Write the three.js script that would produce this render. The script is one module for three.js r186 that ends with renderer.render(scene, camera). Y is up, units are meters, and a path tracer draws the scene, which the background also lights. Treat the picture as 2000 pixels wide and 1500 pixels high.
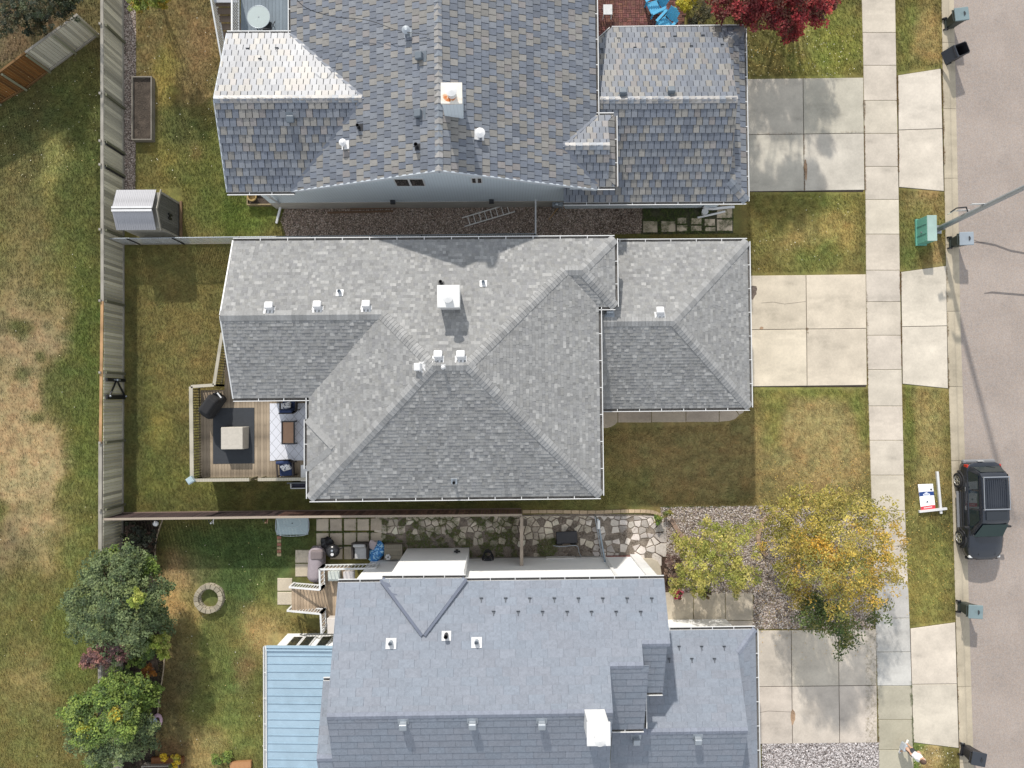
import * as THREE from 'three';
import { MarchingCubes } from 'three/addons/objects/MarchingCubes.js';
import { RoundedBoxGeometry } from 'three/addons/geometries/RoundedBoxGeometry.js';

// ---------- camera, sky, sun, exposure ----------
const scene = new THREE.Scene();
const F = 1400, CAM_H = 35;
const camera = new THREE.PerspectiveCamera(2 * Math.atan(750 / F) * 180 / Math.PI, 4 / 3, 0.5, 1500);
camera.position.set(0, CAM_H, 0);
camera.up.set(0.0096, 0, -1);
camera.lookAt(15 / 40, 0, -28 / 40);
camera.updateMatrixWorld(true); camera.updateProjectionMatrix();
const SUN = new THREE.Vector3(-0.37, 1, -1.58).normalize();
const renderer = new THREE.WebGLRenderer({ antialias: true });
renderer.toneMapping = THREE.LinearToneMapping;
renderer.toneMappingExposure = 1.3;
renderer.shadowMap.enabled = true;
renderer.setSize(1024, 768);

// ---------- seeded randomness and noise ----------
function rngOf(seed) { let s = seed >>> 0; return () => { s = (s + 0x6D2B79F5) | 0; let t = Math.imul(s ^ (s >>> 15), 1 | s); t = (t + Math.imul(t ^ (t >>> 7), 61 | t)) ^ t; return ((t ^ (t >>> 14)) >>> 0) / 4294967296; }; }
const R0 = rngOf(7);
const rr = (a, b, r = R0) => a + (b - a) * r();
const hash = (x, y) => { let h = Math.imul(x | 0, 374761393) + Math.imul(y | 0, 668265263); h = Math.imul(h ^ (h >>> 13), 1274126177); return ((h ^ (h >>> 16)) >>> 0) / 4294967296; };
function vnoise(x, y, per = 0) {
  const xi = Math.floor(x), yi = Math.floor(y), fx = x - xi, fy = y - yi, u = fx * fx * (3 - 2 * fx), v = fy * fy * (3 - 2 * fy);
  const m = per ? (k) => ((k % per) + per) % per : (k) => k;
  const a = hash(m(xi), m(yi)), b = hash(m(xi + 1), m(yi)), c = hash(m(xi), m(yi + 1)), d = hash(m(xi + 1), m(yi + 1));
  return a + (b - a) * u + (c - a) * v + (a - b - c + d) * u * v;
}
function fbm(x, y, oct = 4, per = 0) { let s = 0, a = 0.5, n = 0; for (let i = 0; i < oct; i++) { s += a * vnoise(x, y, per); n += a; a *= 0.5; x *= 2; y *= 2; per *= 2; x += 0; } return s / n; }

// ---------- sky ----------
{
  const w = 256, h = 128, d = new Float32Array(w * h * 4);
  for (let j = 0; j < h; j++) for (let i = 0; i < w; i++) {
    const el = ((j + 0.5) / h - 0.5) * Math.PI, az = (i / w) * 2 * Math.PI;
    const up = Math.max(0, Math.sin(el)), k = (j * w + i) * 4;
    const cl = Math.min(1, Math.max(0, (fbm(Math.cos(az) * 3 + 9, Math.sin(az) * 3 + up * 5 + 9, 4) - 0.42) * 3));
    const t = Math.pow(up, 0.5);
    const z = [0.54, 0.59, 0.67], o = [0.79, 0.80, 0.81], c = [0.83, 0.84, 0.85];
    for (let q = 0; q < 3; q++) { let s = o[q] + (z[q] - o[q]) * t; s += (c[q] - s) * cl * 0.6; if (el < 0) s = o[q] * 0.4; d[k + q] = s; }
    d[k + 3] = 1;
  }
  const t = new THREE.DataTexture(d, w, h, THREE.RGBAFormat, THREE.FloatType);
  t.mapping = THREE.EquirectangularReflectionMapping; t.magFilter = t.minFilter = THREE.LinearFilter; t.needsUpdate = true;
  scene.background = t; scene.environment = t;
}
const sun = new THREE.DirectionalLight(new THREE.Color(1, 0.945, 0.87), 3.4);
sun.position.copy(SUN).multiplyScalar(120); sun.castShadow = true; sun.shadow.radius = 2.6;
Object.assign(sun.shadow.camera, { left: -40, right: 40, top: 40, bottom: -40, near: 1, far: 260 });
sun.shadow.mapSize.set(4096, 4096);
scene.add(sun); scene.add(sun.target);

// ---------- small tools ----------
const V = (x = 0, y = 0, z = 0) => new THREE.Vector3(x, y, z);
const UPV = V(0, 1, 0);
// the place at height h that is seen at photograph pixel (px, py)
function P(px, py, h = 0) { const v = V(px / 1000 - 1, 1 - py / 750, 0.5).unproject(camera).sub(camera.position); return camera.position.clone().addScaledVector(v, (h - CAM_H) / v.y); }
const toPx = (p) => { const v = p.clone().project(camera); return [(v.x + 1) * 1000, (1 - v.y) * 750]; };
const lin = (c) => { c /= 255; return c <= 0.04045 ? c / 12.92 : Math.pow((c + 0.055) / 1.055, 2.4); };
// base colour of a level thing that looks (r,g,b) in the sun
const SEEN = 1.55;
const K = (r, g, b, k = SEEN) => new THREE.Color().setRGB(Math.min(0.86, lin(r) / k), Math.min(0.86, lin(g) / k), Math.min(0.86, lin(b) / k));
const used = {};
function numbered(n) { const k = used[n] = (used[n] ?? -1) + 1; return k ? n + '_' + String(k).padStart(3, '0') : n; }
function thing(name, label, category, pos = V(), group) {
  const o = new THREE.Group(); o.name = numbered(name); o.position.copy(pos); o.userData = { label, category };
  if (group) o.userData.group = group; scene.add(o); return o;
}
function struct(name, label, category) { const o = new THREE.Group(); o.name = numbered(name); o.userData = { kind: 'structure' }; if (label) o.userData.label = label; if (category) o.userData.category = category; scene.add(o); return o; }
// joins geometries into one (positions, normals, uv, colours)
function join(list) {
  list = list.flat(9).filter(Boolean).map((g) => g.index ? g.toNonIndexed() : g);
  let n = 0, col = false; for (const g of list) { n += g.attributes.position.count; col = col || !!g.attributes.color; }
  const p = new Float32Array(n * 3), q = new Float32Array(n * 3), u = new Float32Array(n * 2), c = col ? new Float32Array(n * 3).fill(1) : null;
  let o = 0;
  for (const g of list) {
    const m = g.attributes.position.count; p.set(g.attributes.position.array.subarray(0, m * 3), o * 3);
    if (!g.attributes.normal) g.computeVertexNormals(); q.set(g.attributes.normal.array.subarray(0, m * 3), o * 3);
    if (g.attributes.uv) u.set(g.attributes.uv.array.subarray(0, m * 2), o * 2);
    if (g.attributes.color) c.set(g.attributes.color.array.subarray(0, m * 3), o * 3);
    o += m;
  }
  const g = new THREE.BufferGeometry();
  g.setAttribute('position', new THREE.BufferAttribute(p, 3)); g.setAttribute('normal', new THREE.BufferAttribute(q, 3)); g.setAttribute('uv', new THREE.BufferAttribute(u, 2));
  if (c) g.setAttribute('color', new THREE.BufferAttribute(c, 3));
  return g;
}
// uv in metres from the dominant direction of each normal
function uvMetres(g, su = 0, sv = 0) {
  const p = g.attributes.position, n = g.attributes.normal, u = new Float32Array(p.count * 2);
  for (let i = 0; i < p.count; i++) {
    const ax = Math.abs(n.getX(i)), ay = Math.abs(n.getY(i)), az = Math.abs(n.getZ(i));
    if (ay >= ax && ay >= az) { u[2 * i] = p.getX(i) + su; u[2 * i + 1] = p.getZ(i) + sv; }
    else if (ax >= az) { u[2 * i] = p.getY(i) + su; u[2 * i + 1] = p.getZ(i) + sv; }
    else { u[2 * i] = p.getX(i) + su; u[2 * i + 1] = p.getY(i) + sv; }
  }
  g.setAttribute('uv', new THREE.BufferAttribute(u, 2)); return g;
}
function tint(g, c) { const n = g.attributes.position.count, a = new Float32Array(n * 3); for (let i = 0; i < n; i++) { a[3 * i] = c.r; a[3 * i + 1] = c.g; a[3 * i + 2] = c.b; } g.setAttribute('color', new THREE.BufferAttribute(a, 3)); return g; }
// adds a mesh as a part (geometry given in world places) under a thing or a part
function part(parent, name, geo, m, label, keepUv) {
  geo = Array.isArray(geo) ? join(geo) : geo.clone(); if (!geo.attributes.normal) geo.computeVertexNormals();
  if (!keepUv) uvMetres(geo);
  const b = V(); parent.updateWorldMatrix(true, false); b.setFromMatrixPosition(parent.matrixWorld); geo.translate(-b.x, -b.y, -b.z);
  const o = new THREE.Mesh(geo, m); o.name = name; o.castShadow = o.receiveShadow = true;
  if (label) o.userData.label = label; parent.add(o); return o;
}
function stuffOf(o) { o.userData.kind = 'stuff'; return o; }
function bar(a, b, w, h, up = UPV) {
  const d = b.clone().sub(a), L = d.length(); d.normalize(); let x = V().crossVectors(up, d); if (x.lengthSq() < 1e-6) x = V(1, 0, 0); x.normalize();
  const y = V().crossVectors(d, x), g = new THREE.BoxGeometry(w, h, L);
  return g.applyMatrix4(new THREE.Matrix4().makeBasis(x, y, d).setPosition(a.clone().add(b).multiplyScalar(0.5)));
}
function rod(a, b, r, r2 = r, seg = 8) {
  const d = b.clone().sub(a), L = d.length(), g = new THREE.CylinderGeometry(r2, r, L, seg); g.translate(0, L / 2, 0);
  return g.applyQuaternion(new THREE.Quaternion().setFromUnitVectors(UPV, d.normalize())).translate(a.x, a.y, a.z);
}
function box(cx, cy, cz, sx, sy, sz, ry = 0, rx = 0, rz = 0) { const g = new THREE.BoxGeometry(sx, sy, sz); g.rotateX(rx); g.rotateZ(rz); g.rotateY(ry); return g.translate(cx, cy, cz); }
function rbox(cx, cy, cz, sx, sy, sz, r = 0.03, ry = 0, rx = 0, seg = 2) { const g = new RoundedBoxGeometry(sx, sy, sz, seg, r); g.rotateX(rx); g.rotateY(ry); return g.translate(cx, cy, cz); }
function tube(pts, r, seg = 24, rad = 6) { return new THREE.TubeGeometry(new THREE.CatmullRomCurve3(pts), seg, r, rad, false); }
function sphere(c, r, sy = 1, w = 12, h = 8) { const g = new THREE.SphereGeometry(r, w, h); g.scale(1, sy, 1); return g.translate(c.x, c.y, c.z); }
function tris(list) { // list of [a,b,c] Vector3
  const p = new Float32Array(list.length * 9); let i = 0; for (const t of list) for (const v of t) { p[i++] = v.x; p[i++] = v.y; p[i++] = v.z; }
  const g = new THREE.BufferGeometry(); g.setAttribute('position', new THREE.BufferAttribute(p, 3)); g.computeVertexNormals(); return g;
}
const quad = (a, b, c, d) => [[a, b, c], [a, c, d]];
const area2 = (q) => { let s = 0; for (let i = 0; i < q.length; i++) { const a = q[i], b = q[(i + 1) % q.length]; s += a.x * b.z - b.x * a.z; } return s / 2; };
// upright prism over a polygon of places (x, z), with a chamfered top edge
function prism(poly, y0, y1, bevel = 0.012) {
  let q = poly.map((p) => V(p.x, 0, p.z)); if (area2(q) > 0) q.reverse();
  const n = q.length, inn = q.map((p, i) => {
    const a = q[(i + n - 1) % n], b = q[(i + 1) % n], d1 = p.clone().sub(a).normalize(), d2 = b.clone().sub(p).normalize();
    const n1 = V(d1.z, 0, -d1.x), n2 = V(d2.z, 0, -d2.x), m = n1.clone().add(n2); const k = m.lengthSq(); return p.clone().addScaledVector(m, bevel * 2 / Math.max(k, 0.5));
  });
  const at = (p, y) => V(p.x, y, p.z), out = [];
  const idx = THREE.ShapeUtils.triangulateShape(inn.map((p) => new THREE.Vector2(p.x, -p.z)), []);
  for (const t of idx) { const [a, b, c] = t.map((k) => at(inn[k], y1)); const up = b.clone().sub(a).cross(c.clone().sub(a)).y; out.push(up > 0 ? [a, b, c] : [a, c, b]); }
  for (let i = 0; i < n; i++) { const j = (i + 1) % n; out.push(...quad(at(q[i], y1 - bevel), at(q[j], y1 - bevel), at(inn[j], y1), at(inn[i], y1)), ...quad(at(q[i], y0), at(q[j], y0), at(q[j], y1 - bevel), at(q[i], y1 - bevel))); }
  return tris(out);
}
const pxPoly = (list, h = 0) => list.map(([x, y]) => P(x, y, h));
const rectPx = (x0, y0, x1, y1, h = 0) => pxPoly([[x0, y0], [x1, y0], [x1, y1], [x0, y1]], h);
// part of a convex polygon inside another convex one; points {u, v}
function clipPoly(sub, clip) {
  let out = sub; const s = Math.sign(clip.reduce((t, p, i) => { const q = clip[(i + 1) % clip.length]; return t + p.u * q.v - q.u * p.v; }, 0));
  for (let i = 0; i < clip.length && out.length; i++) {
    const a = clip[i], b = clip[(i + 1) % clip.length], side = (p) => s * ((b.u - a.u) * (p.v - a.v) - (b.v - a.v) * (p.u - a.u)), inp = out; out = [];
    for (let j = 0; j < inp.length; j++) {
      const p = inp[j], q = inp[(j + 1) % inp.length], sp = side(p), sq = side(q);
      if (sp >= 0) out.push(p);
      if ((sp >= 0) !== (sq >= 0)) { const t = sp / (sp - sq); out.push({ u: p.u + (q.u - p.u) * t, v: p.v + (q.v - p.v) * t }); }
    }
  }
  return out;
}
const polyArea = (q) => Math.abs(q.reduce((t, p, i) => { const b = q[(i + 1) % q.length]; return t + p.u * b.v - b.u * p.v; }, 0)) / 2;
function inPoly(x, y, q) { let c = false; for (let i = 0, j = q.length - 1; i < q.length; j = i++) if ((q[i][1] > y) !== (q[j][1] > y) && x < (q[j][0] - q[i][0]) * (y - q[i][1]) / (q[j][1] - q[i][1]) + q[i][0]) c = !c; return c; }

// ---------- textures and materials ----------
function tex(size, fn, repeat, srgb = false) {
  const d = new Uint8Array(size * size * 4);
  for (let j = 0; j < size; j++) for (let i = 0; i < size; i++) { const c = fn(i / size, j / size, i, j), k = (j * size + i) * 4; for (let q = 0; q < 3; q++) d[k + q] = Math.max(0, Math.min(255, 255 * (c.length ? c[q] : c))); d[k + 3] = 255; }
  const t = new THREE.DataTexture(d, size, size); t.wrapS = t.wrapT = THREE.RepeatWrapping; t.magFilter = THREE.LinearFilter; t.minFilter = THREE.LinearMipmapLinearFilter; t.generateMipmaps = true;
  if (srgb) t.colorSpace = THREE.SRGBColorSpace; if (repeat) t.repeat.set(1 / repeat[0], 1 / repeat[1]); t.needsUpdate = true; return t;
}
const T = {};
T.concrete = tex(1024, (u, v) => { const a = fbm(u * 6, v * 6, 5, 6), b = fbm(u * 64 + 3, v * 64, 3, 64), s = fbm(u * 3 + 7, v * 9, 4, 3); const g = vnoise(u * 340, v * 340, 340); const m = 0.85 + (a - 0.5) * 0.36 + (b - 0.5) * 0.12 + (g - 0.5) * 0.11 - Math.max(0, s - 0.58) * 0.6; return [m, m * 0.995, m * 0.985]; }, [5.3, 5.3]);
T.asphalt = tex(1024, (u, v) => { const a = fbm(u * 5, v * 5, 4, 5), g = vnoise(u * 300, v * 300, 300), h = vnoise(u * 170 + 5, v * 170, 170), m = 0.78 + (a - 0.5) * 0.2 + (g - 0.5) * 0.2 + (h - 0.5) * 0.14 - Math.max(0, fbm(u * 3 + 5, v * 2, 4, 2) - 0.6) * 0.5; const w = (vnoise(u * 210, v * 210 + 11, 210) - 0.5) * 0.08; return [m + w, m, m - w]; }, [7.1, 7.1]);
T.grain = tex(512, (u, v) => { const a = fbm(u * 40, v * 2.0, 4, 2), s = fbm(u * 90, v * 1, 3, 1), k = fbm(u * 8, v * 6, 3, 2); const m = 0.80 + (a - 0.5) * 0.5 + (s - 0.5) * 0.3 + (k - 0.5) * 0.24; return m; }, [0.9, 1.7]);
T.weather = tex(512, (u, v) => { const a = fbm(u * 34, v * 4, 4, 2), k = fbm(u * 7, v * 5, 4, 1), st = fbm(u * 16 + 3, v * 9, 4, 1); let m = 0.84 + (a - 0.5) * 0.4 + (k - 0.5) * 0.24; m -= Math.max(0, st - 0.63) * 3.4; return m; }, [1.9, 2.3]);
T.granule = tex(512, (u, v) => { const g = vnoise(u * 256, v * 256, 256), h = fbm(u * 20, v * 20, 4, 20), m = 0.82 + (g - 0.5) * 0.32 + (h - 0.5) * 0.22; return m; }, [1.6, 1.6]);
T.cloth = tex(256, (u, v, i, j) => 0.85 + ((i + j) % 2 ? 0.05 : -0.05) + (fbm(u * 8, v * 8, 4, 8) - 0.5) * 0.16, [0.5, 0.5]);
T.smudge = tex(512, (u, v) => { const a = fbm(u * 5, v * 5, 5, 5), b = fbm(u * 22, v * 22, 3, 22); return 0.88 + (a - 0.5) * 0.22 + (b - 0.5) * 0.08; }, [2.7, 2.7]);
T.soil = tex(512, (u, v) => { const g = vnoise(u * 120, v * 120, 120), h = fbm(u * 9, v * 9, 5, 9), m = 0.7 + (g - 0.5) * 0.5 + (h - 0.5) * 0.6; return m; }, [2.3, 2.3]);
T.siding = tex(64, (u, v) => { const f = (u * 1) % 1; return f < 0.1 ? 0.8 : 0.95 + f * 0.04; }, [0.13, 1]);
const mats = [];
function M(c, rough = 0.8, o = {}) { const { map, bump, bs = 0.004, phys, ...rest } = o; const m = new (phys ? THREE.MeshPhysicalMaterial : THREE.MeshStandardMaterial)({ color: c, roughness: rough, side: THREE.DoubleSide, ...rest }); if (map) m.map = map; if (bump) { m.bumpMap = bump; m.bumpScale = bs; } mats.push(m); return m; }
const VC = { vertexColors: true };
const WHITE = new THREE.Color(1, 1, 1);
const rgb = (r, g, b) => new THREE.Color().setRGB(r, g, b);
const m_ = {
  whitePaint: M(rgb(0.76, 0.76, 0.75), 0.55, { map: T.smudge }), whiteMetal: M(rgb(0.74, 0.74, 0.74), 0.4, { map: T.smudge }), gutter: M(rgb(0.70, 0.70, 0.69), 0.45), gutterIn: M(rgb(0.16, 0.15, 0.14), 0.9, { map: T.soil }),
  dark: M(rgb(0.025, 0.026, 0.03), 0.6), black: M(rgb(0.012, 0.012, 0.014), 0.5), blackMatt: M(rgb(0.02, 0.02, 0.022), 0.9, { map: T.cloth }), greyMetal: M(rgb(0.30, 0.32, 0.34), 0.45, { metalness: 0.5 }), galv: M(rgb(0.42, 0.46, 0.5), 0.42, { metalness: 0.55, map: T.smudge }),
  concrete: M(WHITE, 0.92, { map: T.concrete, bump: T.concrete, bs: 0.004, ...VC }), vcolor: M(WHITE, 0.85, VC), stone: M(WHITE, 0.95, { map: T.concrete, bump: T.soil, bs: 0.012, ...VC }),
  soil: M(rgb(0.055, 0.04, 0.03), 1, { map: T.soil, bump: T.soil, bs: 0.03 }), glassDark: M(rgb(0.02, 0.024, 0.03), 0.08, { phys: true, clearcoat: 1, clearcoatRoughness: 0.03 }),
};
// ---------- ground ----------
const line = (t) => (y) => { let i = 0; while (i < t.length - 2 && y > t[i + 1][0]) i++; const [a, p] = t[i], [b, q] = t[i + 1]; return p + (q - p) * (y - a) / (b - a); };
const walkL = line([[0, 1683], [128, 1686], [372, 1690], [620, 1692], [750, 1695], [970, 1701.6], [1207, 1709.5], [1339, 1713.5], [1464, 1716]]);
const walkR = line([[0, 1748], [128, 1750], [390, 1755], [528, 1757], [750, 1761], [970, 1766], [1207, 1776], [1339, 1780], [1464, 1783]]);
const curbL = line([[0, 1839], [373, 1845], [620, 1849.5], [750, 1853], [1000, 1861], [1215, 1867], [1450, 1873.5]]);
const curbR = line([[0, 1863], [373, 1871], [620, 1875.5], [750, 1880], [1000, 1888], [1207, 1893], [1339, 1897], [1500, 1902]]);
const GRASS0 = [122, 110, 50];
// dry, green and bare patches of the turf: photograph pixel, radii, colour in the sun, strength
const patches = [
  [60, 60, 160, 70, [118, 96, 62], 1], [100, 260, 130, 120, [92, 90, 42], 0.95], [160, 420, 55, 300, [100, 102, 40], 0.9], [98, 330, 26, 55, [158, 146, 74], 0.9], [30, 360, 40, 60, [120, 108, 56], 0.8], [40, 520, 60, 120, [134, 120, 68], 0.8], [130, 560, 40, 90, [132, 128, 56], 0.6],
  [50, 700, 80, 120, [156, 130, 90], 1], [40, 850, 95, 130, [172, 142, 96], 1], [80, 960, 75, 110, [180, 150, 102], 1], [165, 860, 38, 300, [108, 114, 40], 0.95], [168, 640, 30, 90, [96, 106, 34], 0.9], [15, 1090, 45, 90, [138, 116, 80], 0.95], [100, 1080, 50, 70, [168, 142, 92], 0.8], [8, 985, 14, 30, [104, 106, 46], 0.9],
  [40, 1220, 60, 110, [124, 118, 52], 0.8], [60, 1340, 60, 70, [154, 136, 76], 0.8], [150, 1230, 45, 130, [118, 126, 46], 0.8], [40, 1440, 60, 80, [130, 122, 56], 0.8], [150, 1040, 45, 90, [134, 128, 58], 0.7],
  [40, 640, 22, 14, [96, 96, 44], 0.9], [70, 700, 14, 14, [90, 92, 40], 0.9], [120, 760, 40, 60, [104, 106, 44], 0.9], [30, 740, 16, 12, [98, 96, 46], 0.8], [70, 810, 12, 12, [110, 104, 50], 0.8],
  [340, 110, 100, 130, [134, 110, 62], 0.95], [320, 205, 24, 120, [156, 138, 52], 0.8], [385, 70, 40, 60, [150, 118, 72], 0.7], [405, 330, 60, 100, [112, 114, 42], 0.9], [345, 250, 45, 45, [90, 92, 40], 0.9], [470, 415, 70, 40, [108, 122, 36], 0.9], [370, 300, 14, 14, [150, 124, 66], 0.8], [400, 190, 12, 10, [160, 126, 76], 0.8], [365, 78, 12, 10, [164, 128, 80], 0.8],
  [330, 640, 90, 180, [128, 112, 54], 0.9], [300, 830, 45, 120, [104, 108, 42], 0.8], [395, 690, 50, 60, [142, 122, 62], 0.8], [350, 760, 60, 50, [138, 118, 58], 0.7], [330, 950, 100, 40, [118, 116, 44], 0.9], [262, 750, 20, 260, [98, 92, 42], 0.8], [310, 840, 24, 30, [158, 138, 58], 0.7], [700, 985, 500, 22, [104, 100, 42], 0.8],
  [370, 1115, 50, 42, [186, 144, 100], 1], [342, 1185, 36, 54, [214, 176, 106], 1], [350, 1245, 26, 60, [176, 142, 84], 0.8], [480, 1110, 90, 90, [84, 104, 46], 0.95], [455, 1060, 130, 40, [82, 98, 42], 0.9], [505, 1230, 40, 60, [190, 158, 94], 0.9], [520, 1160, 24, 40, [132, 130, 56], 0.7], [420, 1290, 60, 80, [126, 128, 58], 0.9], [470, 1330, 50, 40, [104, 116, 48], 0.8], [485, 1320, 22, 30, [156, 126, 78], 0.8], [440, 1430, 90, 60, [130, 134, 58], 0.9], [335, 1360, 36, 110, [122, 104, 62], 0.9], [385, 1455, 50, 35, [172, 146, 84], 0.9], [330, 1470, 30, 30, [130, 100, 62], 0.9],
  [1580, 440, 110, 80, [154, 134, 60], 0.95], [1540, 410, 60, 40, [132, 124, 52], 0.8], [1640, 460, 40, 60, [176, 150, 76], 0.9], [1560, 475, 50, 30, [164, 140, 76], 0.8], [1600, 500, 50, 20, [122, 124, 48], 0.8], [1620, 400, 60, 20, [128, 128, 50], 0.7],
  [1590, 870, 130, 130, [180, 152, 92], 1], [1330, 900, 170, 120, [158, 134, 78], 1], [1200, 960, 60, 40, [126, 120, 56], 0.8], [1600, 765, 110, 14, [136, 134, 52], 0.9], [1495, 800, 24, 60, [146, 138, 58], 0.8], [1690, 800, 12, 60, [134, 132, 52], 0.8],
  [1600, 80, 80, 80, [150, 146, 54], 0.9], [1560, 60, 40, 40, [172, 150, 84], 0.7], [1640, 110, 40, 40, [140, 140, 46], 0.8],
  [1805, 80, 36, 55, [176, 146, 82], 0.95], [1765, 60, 10, 90, [128, 126, 48], 0.8], [1800, 120, 36, 14, [138, 128, 56], 0.7], [1805, 395, 30, 30, [178, 144, 88], 0.9], [1800, 450, 40, 50, [142, 130, 58], 0.9], [1768, 500, 14, 30, [124, 130, 54], 0.8], [1830, 500, 20, 30, [178, 140, 88], 0.8], [1815, 860, 34, 110, [172, 148, 84], 1], [1768, 800, 12, 110, [126, 128, 48], 0.9], [1790, 1010, 30, 30, [150, 136, 66], 0.8], [1835, 1080, 20, 40, [126, 126, 54], 0.8], [1812, 1150, 50, 90, [158, 144, 64], 0.9], [1820, 1478, 18, 40, [192, 160, 100], 1], [1792, 1490, 14, 40, [122, 134, 50], 0.9],
];
const LW = 280, LH = 210, LX0 = -300, LY0 = -150, LS = 10, field = new Float32Array(LW * LH * 3);
for (let j = 0; j < LH; j++) for (let i = 0; i < LW; i++) {
  const x = LX0 + i * LS, y = LY0 + j * LS, wx = x + (fbm(x / 60, y / 60 + 50, 3) - 0.5) * 60, wy = y + (fbm(x / 60 + 40, y / 60, 3) - 0.5) * 60;
  let [r, g, b] = GRASS0;
  for (const [px, py, rx, ry, c, s] of patches) { const d = ((wx - px) / rx) ** 2 + ((wy - py) / ry) ** 2; if (d < 2.6) { const w = s * Math.min(1, Math.max(0, 1.55 - Math.sqrt(d))); r += (c[0] - r) * w; g += (c[1] - g) * w; b += (c[2] - b) * w; } }
  const k = (j * LW + i) * 3; field[k] = lin(r) / SEEN; field[k + 1] = lin(g) / SEEN; field[k + 2] = lin(b) / SEEN;
}
function turf(px, py) {
  const x = Math.min(LW - 1.01, Math.max(0, (px - LX0) / LS)), y = Math.min(LH - 1.01, Math.max(0, (py - LY0) / LS)), i = x | 0, j = y | 0, u = x - i, v = y - j, k = (j * LW + i) * 3, o = [0, 0, 0];
  for (let q = 0; q < 3; q++) o[q] = (field[k + q] * (1 - u) + field[k + 3 + q] * u) * (1 - v) + (field[k + LW * 3 + q] * (1 - u) + field[k + LW * 3 + 3 + q] * u) * v;
  const n = 0.62 + 0.76 * fbm(px / 9, py / 9, 4), gr = (fbm(px / 22 + 80, py / 22, 3) - 0.5) * 0.5;
  const lu = (o[0] * 0.3 + o[1] * 0.6 + o[2] * 0.1) * 0.12; for (let q = 0; q < 3; q++) o[q] = o[q] * 0.88 + lu;
  return [o[0] * n * 0.95 * (1 + gr * 0.5), o[1] * n * 1.02 * (1 - gr * 0.12), o[2] * n * (1 - gr * 0.1)];
}
// ground pixel of a place on the ground (exact enough for the turf's colours)
const gpx = (() => { const a = P(0, 0), b = P(2000, 0), c = P(0, 1500); return (x, z) => { const [u, v] = toPx(V(x, 0, z)); return [u, v]; }; })();
const LZ0 = -24, LZ1 = 22, LXW = -30;
const curbX = (z) => P(curbL(gpx(21.5, z)[1]), gpx(21.5, z)[1]).x;
{
  const W = 2048, H = 1720, x1 = 23, d = new Uint8Array(W * H * 4);
  const enc = (c) => 255 * (c <= 0.0031308 ? 12.92 * c : 1.055 * Math.pow(c, 1 / 2.4) - 0.055);
  const p00 = gpx(LXW, LZ0), dxx = (gpx(x1, LZ0)[0] - p00[0]) / W;
  for (let j = 0; j < H; j++) { const z = LZ0 + (LZ1 - LZ0) * j / H, a = gpx(LXW, z), b = gpx(x1, z); for (let i = 0; i < W; i++) { const t = i / W, c = turf(a[0] + (b[0] - a[0]) * t, a[1] + (b[1] - a[1]) * t), k = (j * W + i) * 4; const s = 0.8 + 0.4 * hash(i, j); for (let q = 0; q < 3; q++) d[k + q] = enc(c[q] * s * 1.25); d[k + 3] = 255; } }
  const t = new THREE.DataTexture(d, W, H); t.colorSpace = THREE.SRGBColorSpace; t.magFilter = THREE.LinearFilter; t.minFilter = THREE.LinearMipmapLinearFilter; t.generateMipmaps = true; t.needsUpdate = true;
  const nx = 8, nz = 46, list = [], at = (i, j) => { const z = LZ0 + (LZ1 - LZ0) * j / nz; return V(LXW + (curbX(z) + 0.02 - LXW) * i / nx, 0, z); };
  for (let j = 0; j < nz; j++) for (let i = 0; i < nx; i++) list.push(...quad(at(i, j), at(i, j + 1), at(i + 1, j + 1), at(i + 1, j)));
  const g = tris(list), p = g.attributes.position, u = new Float32Array(p.count * 2); for (let i = 0; i < p.count; i++) { u[2 * i] = (p.getX(i) - LXW) / (x1 - LXW); u[2 * i + 1] = (p.getZ(i) - LZ0) / (LZ1 - LZ0); } g.setAttribute('uv', new THREE.BufferAttribute(u, 2));
  const s = struct('lawn', 'patchy green and dry lawn of the yards'); part(s, 'turf', g, M(WHITE, 1, { map: t }), null, true);
  const gr = struct('ground'); part(gr, 'terrain', new THREE.PlaneGeometry(900, 900).rotateX(-Math.PI / 2).translate(0, -0.17, 0), M(rgb(0.10, 0.095, 0.04), 1, { map: T.soil }));
  const rd = struct('road', 'pinkish grey asphalt road'); const za = -24, zb = 22, rl = [];
  for (let j = 0; j < 46; j++) { const z0 = za + j, z1 = z0 + 1; rl.push(...quad(V(curbX(z0) + 0.4, -0.1, z0), V(curbX(z1) + 0.4, -0.1, z1), V(33, -0.1, z1), V(33, -0.1, z0))); }
  part(rd, 'asphalt', tris(rl), M(K(210, 195, 184), 0.95, { map: T.asphalt, bump: T.asphalt, bs: 0.006 }));
  const tar = (pts, w) => { const q = pts.map(([x, y]) => P(x, y, -0.094)); const l = []; for (let i = 0; i + 1 < q.length; i++) { const w0 = V(0, 0, w * (i ? 1 : 0.3)), w1 = V(0, 0, w * (i + 2 < q.length ? 1 : 0.6)); l.push(...quad(q[i].clone().add(w0), q[i + 1].clone().add(w1), q[i + 1].clone().sub(w1), q[i].clone().sub(w0))); } return tris(l); };
  part(rd, 'tar_seam', [tar([[1902, 473], [1920, 474], [1945, 479], [1955, 483], [1975, 490], [2010, 496], [2060, 499]], 0.05), tar([[1900, 468], [1910, 472], [1925, 475]], 0.02), tar([[1922, 573], [1938, 571], [1960, 573], [2010, 577], [2060, 579]], 0.05)], M(K(140, 132, 128), 0.8, { map: T.asphalt }));
}
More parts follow.
